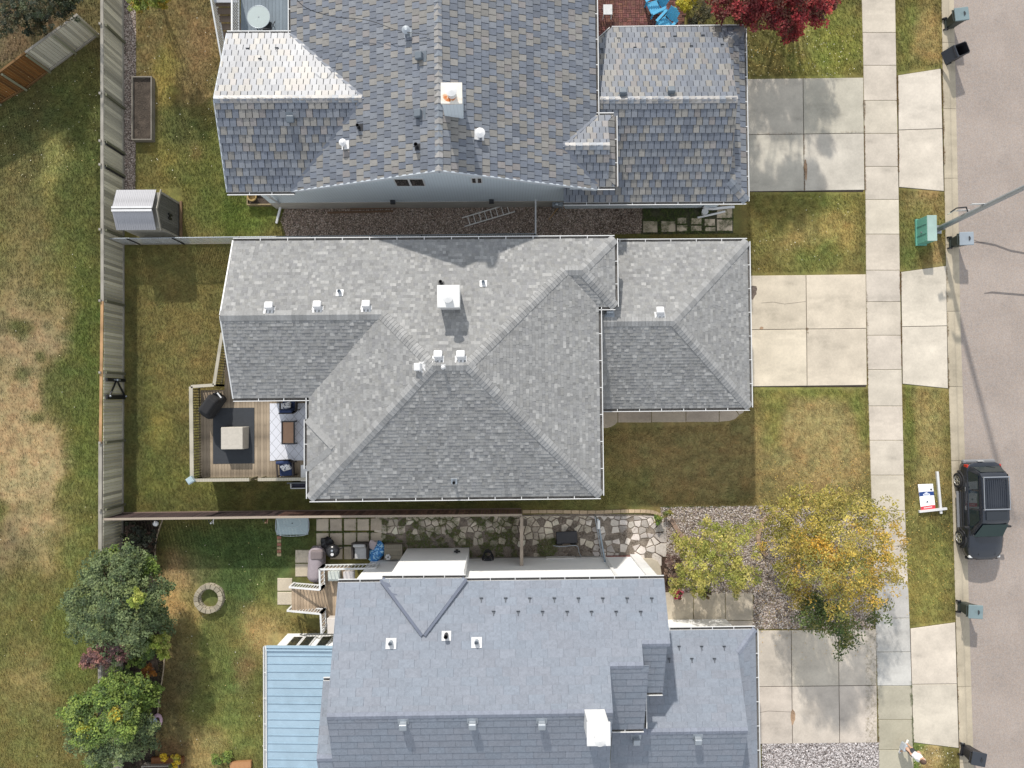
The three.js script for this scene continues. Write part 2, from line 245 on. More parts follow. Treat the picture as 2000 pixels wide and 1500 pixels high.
// concrete slabs: each one a piece with its own tone
function slab(parent, poly, c, y1 = 0.03, name = 'slab', bevel = 0.014, m = m_.concrete, y0 = -0.08) {
  const g = prism(poly, y0, y1, bevel); const k = rr(0.95, 1.05); tint(g, rgb(c.r * k, c.g * k * rr(0.99, 1.01), c.b * k * rr(0.98, 1.02))); uvMetres(g, rr(0, 5), rr(0, 5)); return part(parent, name, g, m, null, true);
}
const grow = (x0, y0, x1, y1, e = 0.5) => [[x0 + e, y0 + e], [x1 - e, y0 + e], [x1 - e, y1 - e], [x0 + e, y1 - e]];
const cWalk = K(230, 219, 203, 1.27), cDrive = K(232, 219, 198, 1.2), cApron = K(240, 229, 213, 1.3), cCurb = K(214, 201, 177, 1.3), cGreyDrive = K(214, 207, 192, 1.22);
{
  const s = struct('sidewalk', 'pale concrete pavement of square slabs along the road');
  const ys = [-66, -1, 64, 128, 196.5, 261, 325.5, 390, 457.5, 528, 589.5, 655, 722, 793, 860, 928, 997, 1067, 1138, 1207, 1273, 1339, 1405, 1464, 1530];
  for (let i = 0; i + 1 < ys.length; i++) { const a = ys[i] + 0.35, b = ys[i + 1] - 0.35; slab(s, pxPoly([[walkL(a), a], [walkR(a), a], [walkR(b), b], [walkL(b), b]]), i >= 18 && i <= 20 ? K(226, 223, 219, 1.36) : i > 20 ? K(206, 199, 178, 1.36) : cWalk); }
  const c = struct('curb', 'rolled concrete kerb and gutter'); const yc = [-60, 83, 212, 348, 478, 608, 755, 900, 1045, 1193, 1341, 1490, 1600];
  for (let i = 0; i + 1 < yc.length; i++) {
    const l = [], n = 4, prof = [[0, 0.025], [0.3, 0.03], [0.5, 0.0], [0.62, -0.075], [1, -0.092]], a0 = yc[i] + 0.35, b0 = yc[i + 1] - 0.35;
    const at = (f, h, y) => P(curbL(y) + (curbR(y) - curbL(y)) * f, y, h);
    for (let k = 0; k < n; k++) { const a = a0 + (b0 - a0) * k / n, b = a0 + (b0 - a0) * (k + 1) / n; for (let q = 0; q + 1 < prof.length; q++) l.push(...quad(at(prof[q][0], prof[q][1], a), at(prof[q][0], prof[q][1], b), at(prof[q + 1][0], prof[q + 1][1], b), at(prof[q + 1][0], prof[q + 1][1], a))); }
    for (const y of [a0, b0]) { const e = prof.map(([f, h]) => at(f, h, y)), f = e.map((p) => V(p.x, -0.15, p.z)); for (let q = 0; q + 1 < e.length; q++) l.push(...quad(e[q], e[q + 1], f[q + 1], f[q])); }
    const g = tris(l), k = rr(0.95, 1.04); tint(g, rgb(cCurb.r * k, cCurb.g * k, cCurb.b * k)); uvMetres(g, rr(0, 5), rr(0, 5)); part(c, 'slab', g, m_.concrete, null, true);
  }
  const bed = (par, q) => part(par, 'base', prism(pxPoly(q), -0.09, 0.008, 0), m_.soil);
  const drive = (label, c, xs, ys, sh = 0) => { const d = struct('driveway', label); bed(d, [[xs[0], ys[0]], [xs[xs.length - 1], ys[0]], [xs[xs.length - 1], ys[ys.length - 1]], [xs[0], ys[ys.length - 1]]]); for (let i = 0; i + 1 < xs.length; i++) for (let j = 0; j + 1 < ys.length; j++) { const k = (x, y) => [x + (y - ys[0]) * sh, y - (x - xs[0]) * 0.012]; slab(d, pxPoly([k(xs[i] + 0.5, ys[j] + 0.5), k(xs[i + 1] - 0.5, ys[j] + 0.5), k(xs[i + 1] - 0.5, ys[j + 1] - 0.5), k(xs[i] + 0.5, ys[j + 1] - 0.5)]), c); } return d; };
  drive('stained grey concrete driveway of the slate-roofed house', cGreyDrive, [1400, 1568, 1686], [155, 264, 375], 0.012);
  drive('clean beige concrete driveway of the middle house', cDrive, [1400, 1574, 1691], [539, 645, 756], 0.01);
  drive('wide mottled concrete driveway of the blue-roofed house', K(226, 215, 200, 1.2), [1400, 1545, 1637, 1711], [1232, 1342, 1454], 0.012);
  const apron = (label, q, m) => { const d = struct('driveway_apron', label); bed(d, q); const [a, b, c2, e] = q, f = (p, r, t) => [p[0] + (r[0] - p[0]) * t, p[1] + (r[1] - p[1]) * t]; const l = f(a, e, m), r = f(b, c2, m); slab(d, pxPoly([[a[0] + 1, a[1] + 0.5], [b[0] - 1, b[1] + 0.5], [r[0] - 1, r[1] - 0.5], [l[0] + 1, l[1] - 0.5]]), cApron); slab(d, pxPoly([[l[0] + 1, l[1] + 0.5], [r[0] - 1, r[1] + 0.5], [c2[0] - 1, c2[1] - 0.5], [e[0] + 1, e[1] - 0.5]]), cApron); };
  apron('pale concrete apron between the pavement and the kerb at the upper driveway', [[1753, 147], [1838, 134], [1844, 374], [1755, 366]], 0.49);
  apron('pale concrete apron between the pavement and the kerb at the middle driveway', [[1759, 531], [1848, 519], [1852, 759], [1762, 750]], 0.49);
  apron('pale concrete apron between the pavement and the kerb at the lower driveway', [[1777, 1227], [1866, 1215], [1873, 1461], [1783, 1450]], 0.49);
  // stains and hairline cracks lying on the slabs
  const blot = (par, x, y, rx, ry, m) => { const p = [], n = 16; for (let i = 0; i < n; i++) { const t = i / n * 6.283, k = 0.6 + 0.7 * vnoise(x + Math.cos(t) * 1.7 + 9, y + Math.sin(t) * 1.7 + 9); p.push(P(x + Math.cos(t) * rx * k, y + Math.sin(t) * ry * k)); } const c0 = P(x, y), l = []; for (let i = 0; i < n; i++) l.push([c0.clone().setY(0.0345), p[(i + 1) % n].setY(0.0345).clone(), p[i].setY(0.0345).clone()]); part(par, 'stain', tris(l), m); };
  const crackG = (pts, wd) => { const l = []; for (let i = 0; i + 1 < pts.length; i++) l.push(bar(P(...pts[i]).setY(0.033), P(...pts[i + 1]).setY(0.033), wd, 0.006)); return join(l); };
  const oil = M(K(150, 132, 116, 1.4), 0.6, { map: T.soil }), rustS = M(K(206, 172, 140, 1.4), 0.9, { map: T.soil }), crk = M(rgb(0.14, 0.11, 0.09), 1);
  const dv = scene.children.filter((c2) => c2.name.startsWith('driveway') && !c2.name.includes('apron'));
  blot(dv[1], 1470, 570, 9, 14, oil); blot(dv[1], 1487, 641, 5, 3, rustS); blot(dv[0], 1573, 330, 3, 22, rustS); blot(dv[2], 1548, 1400, 5, 16, rustS); 
  part(dv[1], 'crack', crackG([[1486, 592], [1510, 590], [1532, 594], [1573, 589]], 0.012), crk); part(dv[2], 'crack', crackG([[1478, 1392], [1500, 1388], [1545, 1390]], 0.012), crk);
  const w = struct('footpath', 'narrow concrete path along the middle garage'); const pc = K(218, 202, 182, 1.36);
  slab(w, pxPoly([[1170, 790], [1206, 790], [1206, 824], [1201, 829], [1193, 834], [1184, 836], [1170, 835]]), pc); slab(w, rectPx(1207, 780, 1272, 825), pc); slab(w, rectPx(1273, 780, 1339, 824.5), pc); slab(w, rectPx(1340, 780, 1404, 824), pc);
  slab(w, pxPoly([[1405, 780], [1425, 785], [1443, 811], [1436, 818], [1425, 822], [1405, 823.5]]), pc); slab(w, pxPoly([[1426, 785], [1456, 780], [1455, 800], [1451, 806], [1444, 810]]), pc);
  const w2 = struct('footpath', 'concrete path to the door of the blue-roofed house'); const pc2 = K(232, 219, 198, 1.36);
  for (const q of [[1290, 1157, 1354, 1211], [1355, 1157, 1416, 1211], [1417, 1157, 1470, 1211], [1405, 1212, 1470, 1230]]) slab(w2, rectPx(...q), pc2);
  slab(w2, pxPoly([[1225, 1090], [1272, 1090], [1283, 1095], [1289, 1104], [1291, 1118], [1291, 1150], [1225, 1150]]), K(224, 212, 192, 1.36), 0.12);
  const br = struct('patio', 'red brick patio with basket weave bricks');
  const o = P(1166, 85), w0 = 0.21; const bm = M(WHITE, 0.92, { map: T.soil, ...VC }); part(br, 'base', prism(pxPoly([[1150, -30], [1340, -30], [1336, 60], [1330, 90], [1150, 90]]), -0.08, 0.012, 0), M(rgb(0.09, 0.05, 0.04), 1, { map: T.soil }));
  for (let i = 0; i < 21; i++) for (let j = 0; j < 15; j++) for (let k = 0; k < 2; k++) {
    const x = o.x + i * w0 + 0.02, z = o.z - j * w0, v = (i + j) % 2, g0 = 0.006, q = v ? [V(x + k * w0 / 2 + g0, 0, z - w0 + g0), V(x + (k + 1) * w0 / 2 - g0, 0, z - g0)] : [V(x + g0, 0, z - w0 + k * w0 / 2 + g0), V(x + w0 - g0, 0, z - w0 + (k + 1) * w0 / 2 - g0)];
    const [cx, cy] = gpx((q[0].x + q[1].x) / 2, (q[0].z + q[1].z) / 2); if (cx > 1338 - Math.max(0, cy - 20) * 0.2 || cy < -8 || cy > 92) continue; if (br.children.length > 298 && (cy < 3 || cy > 80)) continue;
    const t = rr(0.75, 1.3), g = prism([q[0], V(q[1].x, 0, q[0].z), q[1], V(q[0].x, 0, q[1].z)], -0.02, 0.045 + rr(-0.003, 0.003), 0.006); tint(g, rgb(0.215 * t, 0.088 * t * rr(0.9, 1.15), 0.07 * t * rr(0.9, 1.15))); part(br, 'brick', g, bm);
  }
}
// loose gravel: a soil sheet with pebbles lying on it
const pebble = new THREE.IcosahedronGeometry(1, 0);
function scatter(name, label, geo, m, list, kind = 'stuff') { const o = new THREE.InstancedMesh(geo, m, list.length); const c = new THREE.Color(); list.forEach((e, i) => { o.setMatrixAt(i, e.m); o.setColorAt(i, c.setRGB(e.c[0], e.c[1], e.c[2])); }); o.name = numbered(name); o.userData = { kind, label }; o.castShadow = o.receiveShadow = true; scene.add(o); return o; }
const M4 = (x, y, z, s, ry, sy = s, tilt = 0) => new THREE.Matrix4().compose(V(x, y, z), new THREE.Quaternion().setFromEuler(new THREE.Euler(tilt, ry, tilt * 0.7)), V(s, sy, s));
const mGravel = M(WHITE, 0.95);
function gravel(name, label, q, dens, r0, r1, cols, base, y = 0.01) {
  const s = struct(name + '_bed', label + ', its floor'); part(s, 'floor', prism(pxPoly(q), -0.06, y, 0), M(base, 1, { map: T.soil, bump: T.soil, bs: 0.02 }));
  const xs = q.map((p) => p[0]), ys = q.map((p) => p[1]), x0 = Math.min(...xs), x1 = Math.max(...xs), y0 = Math.min(...ys), y1 = Math.max(...ys), n = (x1 - x0) * (y1 - y0) / 1600 * dens, list = [];
  for (let i = 0; i < n; i++) { const x = rr(x0, x1), yy = rr(y0, y1); if (!inPoly(x, yy, q)) continue; const p = P(x, yy), c = cols[Math.floor(R0() * cols.length)], k = rr(0.7, 1.25), r = rr(r0, r1); list.push({ m: M4(p.x, y + r * 0.15, p.z, r, rr(0, 6), r * 0.55, rr(-0.4, 0.4)), c: c.map((t) => t * k) }); }
  return scatter(name, label, pebble, mGravel, list);
}
const pinkish = [[0.42, 0.37, 0.335], [0.30, 0.25, 0.22], [0.54, 0.49, 0.45], [0.2, 0.15, 0.125], [0.36, 0.29, 0.24], [0.22, 0.18, 0.11]];
gravel('gravel', 'pinkish gravel bed around the birch', [[1290, 991], [1490, 988], [1560, 992], [1700, 1000], [1706, 1228], [1470, 1228], [1472, 1160], [1310, 1158], [1297, 1060]], 640, 0.022, 0.045, pinkish, rgb(0.20, 0.165, 0.15));
gravel('gravel', 'gravel strip along the weathered fence', [[240, -40], [265, -40], [266, 200], [264, 372], [242, 372]], 700, 0.016, 0.035, [[0.34, 0.28, 0.24], [0.5, 0.43, 0.38], [0.24, 0.18, 0.15]], rgb(0.17, 0.135, 0.11));
gravel('gravel', 'brown gravel between the slate-roofed house and the slatted mesh fence', [[560, 396], [1255, 392], [1252, 456], [1047, 462], [560, 466], [548, 430]], 620, 0.016, 0.036, [[0.40, 0.31, 0.25], [0.54, 0.45, 0.38], [0.26, 0.195, 0.15], [0.34, 0.25, 0.2]], rgb(0.21, 0.165, 0.13));
gravel('gravel', 'grey gravel beside the lower driveway', [[1488, 1452], [1716, 1450], [1719, 1560], [1488, 1560]], 640, 0.022, 0.045, [[0.46, 0.43, 0.42], [0.3, 0.27, 0.26], [0.58, 0.54, 0.53], [0.2, 0.17, 0.16]], rgb(0.17, 0.15, 0.145));
// garden soil beds
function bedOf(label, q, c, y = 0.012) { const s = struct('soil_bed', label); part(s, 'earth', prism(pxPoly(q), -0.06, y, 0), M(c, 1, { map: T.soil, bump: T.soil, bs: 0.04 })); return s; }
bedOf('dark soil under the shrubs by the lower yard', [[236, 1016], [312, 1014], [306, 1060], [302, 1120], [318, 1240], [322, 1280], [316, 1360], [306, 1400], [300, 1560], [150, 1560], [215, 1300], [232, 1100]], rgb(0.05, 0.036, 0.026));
bedOf('dark soil between the flagstones beside the brown fence', [[746, 1010], [1160, 1003], [1290, 1006], [1296, 1095], [1000, 1098], [746, 1095]], rgb(0.34, 0.285, 0.23));
bedOf('brown mulch around the flower bed', [[1280, 1010], [1300, 1000], [1330, 1030], [1365, 1065], [1330, 1120], [1300, 1160], [1286, 1120]], rgb(0.10, 0.062, 0.045), 0.016);
bedOf('mossy soil between the old pavers', [[1255, 400], [1432, 396], [1432, 456], [1252, 458]], rgb(0.085, 0.085, 0.045));
{ // stepping slabs
  const s = struct('paving', 'square concrete pavers in moss beside the slate-roofed house'), c = K(214, 198, 174, 1.05);
  for (const q of [[1256, 432, 1284, 454], [1291, 432, 1319, 453], [1323, 425, 1340, 437], [1322, 440, 1342, 452], [1350, 426, 1370, 438], [1349, 441, 1370, 451], [1376, 428, 1396, 441], [1377, 444, 1397, 452], [1400, 404, 1430, 426], [1400, 429, 1430, 451], [1384, 395, 1405, 402], [1406, 395, 1430, 402]]) slab(s, rectPx(...q), c, 0.035, 'paver', 0.02, m_.stone);
  const t = struct('paving', 'beige concrete pavers beside the brown fence and the porch steps'), d = K(224, 210, 188, 1.15);
  for (const q of [[618, 1013, 642, 1037], [644.5, 1013, 668, 1037], [672, 1013, 696, 1036], [698, 1013, 721, 1036], [724, 1012, 747, 1036], [618, 1041, 642, 1066], [644.5, 1041, 669, 1065], [672, 1040, 696, 1064], [698, 1040, 721, 1064], [724, 1040, 746, 1062], [645, 1068, 669, 1092], [672, 1067, 696, 1092], [698, 1067, 721, 1092], [724, 1066, 746, 1090], [577, 1074, 605, 1099], [577, 1101, 605, 1126], [542, 1129, 571, 1154], [542, 1156, 571, 1181]]) slab(t, rectPx(...q), d, 0.035, 'paver', 0.02, m_.stone);
  const e = struct('garden_edging', 'short row of small red and cream edging bricks in the lower yard'); for (let i = 0; i < 6; i++) slab(e, rectPx(541.5, 1047 + i * 6.7, 549.5, 1052.5 + i * 6.7), i % 2 ? K(206, 190, 150, 1.4) : K(196, 138, 116, 1.4), 0.05, 'brick', 0.01, m_.stone);
}
{ // crazy paving: cells round jittered points
  const s = struct('flagstone_path', 'crazy paving of pale irregular flagstones between brown fence and white wall'); const pts = [], r = rngOf(31);
  for (let x = 748; x < 1290; x += 13) for (let y = 1008; y < 1096; y += 13) pts.push([x + (r() - 0.5) * 11, y + (r() - 0.5) * 11]);
  for (const [x, y] of pts) {
    const dead = x < 1000 ? (y > 1060 ? 0.97 : y > 1043 ? 0.5 : 0.22) : x < 1165 ? (y > 1068 ? 0.7 : 0.2) : 0.12; if (r() < dead + 0.12 || inPoly(x, y, [[1078, 1040], [1132, 1040], [1132, 1095], [1068, 1095]])) continue;
    let c = [{ u: x - 16, v: y - 16 }, { u: x + 16, v: y - 16 }, { u: x + 16, v: y + 16 }, { u: x - 16, v: y + 16 }];
    for (const [a, b] of pts) { const dx = a - x, dy = b - y, L = Math.hypot(dx, dy); if (L < 0.1 || L > 46) continue; const mx = x + dx / 2 - dx / L * 0.9, my = y + dy / 2 - dy / L * 0.9, tx = -dy / L * 60, ty = dx / L * 60; c = clipPoly(c, [{ u: mx + tx, v: my + ty }, { u: mx - tx, v: my - ty }, { u: mx - tx - dx / L * 90, v: my - ty - dy / L * 90 }, { u: mx + tx - dx / L * 90, v: my + ty - dy / L * 90 }]); if (c.length < 3) break; }
    if (c.length < 3) continue; const k = rr(0.84, 1.12, r); slab(s, c.map((p) => P(p.u, Math.max(1008, p.v))), x > 1150 ? K(242 * k, 232 * k, 222 * k, 1.3) : K(238 * k, 226 * k, 206 * k, 1.2), rr(0.03, 0.045, r), 'flagstone', 0.012, m_.stone);
  }
}
// ---------- roofs ----------
// shingles laid in courses on one roof plane; polys are convex pieces of the plane in world places
function courses(polys, o, e, opt) {
  const a = polys[0], n0 = a[1].clone().sub(a[0]).cross(a[2].clone().sub(a[0])).normalize(); if (n0.y < 0) n0.negate();
  let u = e.clone().normalize(), s = V().crossVectors(u, n0).normalize(); if (s.y < 0) s.negate();
  const { exp, width, thick, gap = 0.003, color, seed = 1, cut = 0, wob = 0 } = opt, r = rngOf(seed), out = [];
  const to = (p) => { const d = p.clone().sub(o); return { u: d.dot(u), v: d.dot(s) }; };
  const qs = polys.map((p) => p.map(to)), all = qs.flat();
  const u0 = Math.min(...all.map((p) => p.u)), u1 = Math.max(...all.map((p) => p.u)), v1 = Math.max(...all.map((p) => p.v)), v0 = Math.min(...all.map((p) => p.v));
  for (let k = Math.floor(v0 / exp); k * exp < v1; k++) {
    let x = u0 - (typeof width === 'number' ? ((k % 2) * 0.5 + (cut ? (r() - 0.5) * cut : 0)) * width : r() * 0.3) - 0.3;
    while (x < u1) {
      const w = typeof width === 'number' ? width : width(r), th = typeof thick === 'number' ? thick : thick(r), c = color(r, k), lo = k * exp - (wob ? r() * wob : 0), hi = (k + 1) * exp;
      for (const q of qs) {
        const f = clipPoly([{ u: x + gap, v: lo }, { u: x + w - gap, v: lo }, { u: x + w - gap, v: hi }, { u: x + gap, v: hi }], q); if (f.length < 3 || polyArea(f) < 0.0008) continue;
        const at = (p, h) => o.clone().addScaledVector(u, p.u).addScaledVector(s, p.v).addScaledVector(n0, h), top = (p) => at(p, th * (1.15 - 0.95 * (p.v - lo) / exp) + 0.002), l = [];
        for (let i = 1; i + 1 < f.length; i++) l.push([top(f[0]), top(f[i]), top(f[i + 1])]);
        for (let i = 0; i < f.length; i++) { const p = f[i], b = f[(i + 1) % f.length]; if (p.v > hi - 1e-4 && b.v > hi - 1e-4) continue; l.push(...quad(at(p, 0), at(b, 0), top(b), top(p))); }
        const g = tris(l); uvMetres(g, r() * 2, r() * 2); const sk = 0.9 + 0.2 * (0.55 * fbm(x * 0.9 + 40, lo * 0.16 + 40, 3) + 0.45 * fbm(x * 0.3 + 7, lo * 0.3 + 7, 3)); tint(g, c.clone().multiplyScalar(sk)); out.push({ g, area: polyArea(f), at: top(f[0]) });
      }
      x += w;
    }
  }
  return out;
}
function deckOf(polys) { const l = []; for (const p of polys) { const n = p[1].clone().sub(p[0]).cross(p[2].clone().sub(p[0])); for (let i = 1; i + 1 < p.length; i++) l.push(n.y > 0 ? [p[0], p[i], p[i + 1]] : [p[0], p[i + 1], p[i]]); } return tris(l).translate(0, -0.004, 0); }
// folded pieces over a ridge or hip from a to b; nl and nr are the two planes' normals
function caps(a, b, nl, nr, step, w, th, color, r, lift = 0.02) {
  const d = b.clone().sub(a), L = d.length(); d.normalize(); const n = Math.max(1, Math.round(L / step)), out = [];
  const dl = V().crossVectors(nl, d).normalize(), dr = V().crossVectors(nr, d).normalize(); if (dl.y > 0) dl.negate(); if (dr.y > 0) dr.negate(); if (dl.dot(dr) > 0.999) dr.negate();
  const up = nl.clone().add(nr).normalize();
  for (let i = 0; i < n; i++) {
    const p = a.clone().addScaledVector(d, L * i / n), q = a.clone().addScaledVector(d, L * (i + 1) / n - 0.004), h0 = lift + th * 1.4, h1 = lift + th * 0.3;
    const c0 = p.clone().addScaledVector(up, h0), c1 = q.clone().addScaledVector(up, h1), L0 = p.clone().addScaledVector(dl, w / 2).addScaledVector(nl, h0), L1 = q.clone().addScaledVector(dl, w / 2).addScaledVector(nl, h1), R_0 = p.clone().addScaledVector(dr, w / 2).addScaledVector(nr, h0), R1 = q.clone().addScaledVector(dr, w / 2).addScaledVector(nr, h1);
    const dn = (v) => v.clone().addScaledVector(up, -th - lift);
    const g = tris([...quad(L0, c0, c1, L1), ...quad(c0, R_0, R1, c1), ...quad(L0, L1, dn(L1), dn(L0)), ...quad(R_0, R1, dn(R1), dn(R_0)), ...quad(L0, c0, dn(c0), dn(L0)), ...quad(c0, R_0, dn(R_0), dn(c0))]);
    uvMetres(g, r() * 3, r() * 3); out.push(tint(g, color(r)));
  }
  return out;
}
const planeN = (p) => { const n = p[1].clone().sub(p[0]).cross(p[2].clone().sub(p[0])).normalize(); return n.y < 0 ? n.negate() : n; };
// point of a roof plane seen at a pixel
function onPlane(px, py, poly) { const n = planeN(poly), d = P(px, py, 0).sub(camera.position), t = poly[0].clone().sub(camera.position).dot(n) / d.dot(n); return camera.position.clone().addScaledVector(d, t); }
// open eaves trough between a and b, out = direction away from the roof
function gutterGeo(a, b, out, hang = 0.02) {
  const o = out.clone().setY(0).normalize(), A = a.clone().addScaledVector(o, 0.06).setY(a.y - 0.09 + hang), B = b.clone().addScaledVector(o, 0.06).setY(b.y - 0.09 + hang), l = [bar(A.clone().setY(A.y - 0.045), B.clone().setY(B.y - 0.045), 0.125, 0.008)];
  const off = (p, k, y) => p.clone().addScaledVector(o, k).setY(p.y + y);
  l.push(bar(off(A, 0.062, 0.012), off(B, 0.062, 0.012), 0.008, 0.115), bar(off(A, 0.068, 0.066), off(B, 0.068, 0.066), 0.03, 0.012), bar(off(A, -0.062, 0.01), off(B, -0.062, 0.01), 0.008, 0.11));
  const L = a.distanceTo(b), n = Math.floor(L / 1.15), d = b.clone().sub(a).normalize();
  for (let i = 1; i <= n; i++) { const c = A.clone().addScaledVector(d, L * i / (n + 1)).setY(A.y + 0.064); l.push(bar(c.clone().addScaledVector(o, -0.06), c.clone().addScaledVector(o, 0.085), 0.028, 0.01)); }
  return join(l);
}
function litter(a, b, out) { const o = out.clone().setY(0).normalize(), f = (p) => p.clone().addScaledVector(o, 0.06).setY(p.y - 0.1); return bar(f(a), f(b), 0.105, 0.02); }
// assembles a house's roof: planes = [{polys, o, e, opt}], the largest pieces one by one, the others joined
function roofOf(house, planes, mShingle, mDeck, single, pieceName, restName, label) {
  const roof = part(house, 'roof', planes.map((p) => deckOf(p.polys)), mDeck, label);
  let all = []; for (const p of planes) all.push(...courses(p.polys, p.o, p.e, p.opt));
  const inView = (t) => { const [x, y] = toPx(t.at); return x > -30 && x < 2030 && y > -30 && y < 1530; };
  all = all.filter(inView);
  if (single) {
    const rank = all.map((t) => ({ t, k: t.area / (CAM_H - t.at.y) ** 2 * (1 + 0.12 * hash(t.at.x * 977, t.at.z * 991)) })).sort((x, y) => y.k - x.k);
    rank.slice(0, single).forEach(({ t }) => part(roof, pieceName, t.g, mShingle, null, true));
    stuffOf(part(roof, restName, rank.slice(single).map(({ t }) => t.g), mShingle, null, true));
  } else stuffOf(part(roof, restName, all.map((t) => t.g), mShingle, null, true));
  return roof;
}
function wallBox(x0, x1, z0, z1, y0, y1) { return box((x0 + x1) / 2, (y0 + y1) / 2, (z0 + z1) / 2, x1 - x0, y1 - y0, z1 - z0); }
// hooded box vent sitting on a roof plane
function boxVent(roof, px, py, poly, m, s = 0.36, label, up) {
  const p = onPlane(px, py, poly), n = planeN(poly); const dn = V(n.x, 0, n.z).normalize(), y = n, x = V().crossVectors(y, dn).normalize(), z = V().crossVectors(x, y);
  const mt = new THREE.Matrix4().makeBasis(x, y, z).setPosition(p); const g = join([new RoundedBoxGeometry(s * 0.94, 0.16, s * 0.86, 3, 0.05).translate(0, 0.17, 0.03), new THREE.BoxGeometry(s * 0.74, 0.2, s * 0.62).translate(0, 0.08, 0), new THREE.BoxGeometry(s * 1.25, 0.014, s * 0.8).translate(0, 0.022, -s * 0.3)]); g.applyMatrix4(mt);
  return part(roof, 'roof_vent', g, m, label);
}
function flashedPipe(roof, px, py, poly, mPlate, mPipe, r = 0.06, h = 0.32, cap = 0, s = 0.34) {
  const p = onPlane(px, py, poly), n = planeN(poly), dn = V(n.x, 0, n.z).normalize(), x = V().crossVectors(n, dn).normalize(), z = V().crossVectors(x, n), mt = new THREE.Matrix4().makeBasis(x, n, z).setPosition(p);
  const pl = part(roof, 'flashing', new RoundedBoxGeometry(s, 0.02, s, 2, 0.008).applyMatrix4(mt.clone().multiply(new THREE.Matrix4().makeTranslation(0, 0.025, -0.06))), mPlate);
  const l = [new THREE.CylinderGeometry(r, r, h, 14, 1, true).translate(p.x, p.y + h / 2, p.z), new THREE.CylinderGeometry(r * 0.86, r * 0.86, h, 14, 1, true).translate(p.x, p.y + h / 2, p.z), new THREE.RingGeometry(r * 0.86, r, 14).rotateX(-Math.PI / 2).translate(p.x, p.y + h, p.z), new THREE.CircleGeometry(r * 0.86, 14).rotateX(-Math.PI / 2).translate(p.x, p.y + h * 0.4, p.z)];
  if (cap) l.push(new THREE.CylinderGeometry(r * 0.5, r * 1.7, 0.07, 14).translate(p.x, p.y + h + 0.05, p.z));
  part(roof, 'vent_pipe', l, mPipe); return pl;
}
const mGuard = M(rgb(0.075, 0.085, 0.1), 0.5);
function snowGuard(roof, px, py, poly, m) {
  const p = onPlane(px, py, poly), n = planeN(poly), dn = V(n.x, 0, n.z).normalize(), x = V().crossVectors(n, dn).normalize(), z = V().crossVectors(x, n), mt = new THREE.Matrix4().makeBasis(x, n, z).setPosition(p);
  const g = join([new THREE.BoxGeometry(0.04, 0.012, 0.2).translate(0, 0.03, -0.06), new THREE.BoxGeometry(0.15, 0.055, 0.012).translate(0, 0.05, 0.03), bar(V(-0.06, 0.035, 0.03), V(-0.01, 0.03, -0.08), 0.015, 0.012), bar(V(0.06, 0.035, 0.03), V(0.01, 0.03, -0.08), 0.015, 0.012)]); g.applyMatrix4(mt); return part(roof, 'snow_guard', g, mGuard);
}
function chimneyOf(house, cx, cz, y0, y1, w, mBody, mCap, flueX, flueZ, flueH, mFlue, cap = 0.07) {
  const c = part(house, 'chimney', [box(cx, (y0 + y1) / 2, cz, w, y1 - y0, w), box(cx, y1 - 0.03, cz, w + cap, 0.05, w + cap)], mBody);
  part(c, 'chimney_cap', [rbox(cx, y1 + 0.02, cz, w + cap * 2, 0.07, w + cap * 2, 0.02)], mCap, null, true);
  part(c, 'flue', [new THREE.CylinderGeometry(0.15, 0.17, flueH, 20).translate(flueX, y1 + flueH / 2 + 0.04, flueZ), new THREE.CylinderGeometry(0.21, 0.19, 0.09, 20).translate(flueX, y1 + flueH + 0.06, flueZ), new THREE.ConeGeometry(0.21, 0.05, 20).translate(flueX, y1 + flueH + 0.13, flueZ)], mFlue); return c;
}
const X = (x, y, z) => V(x, y, z);
const PITCH = 0.42;

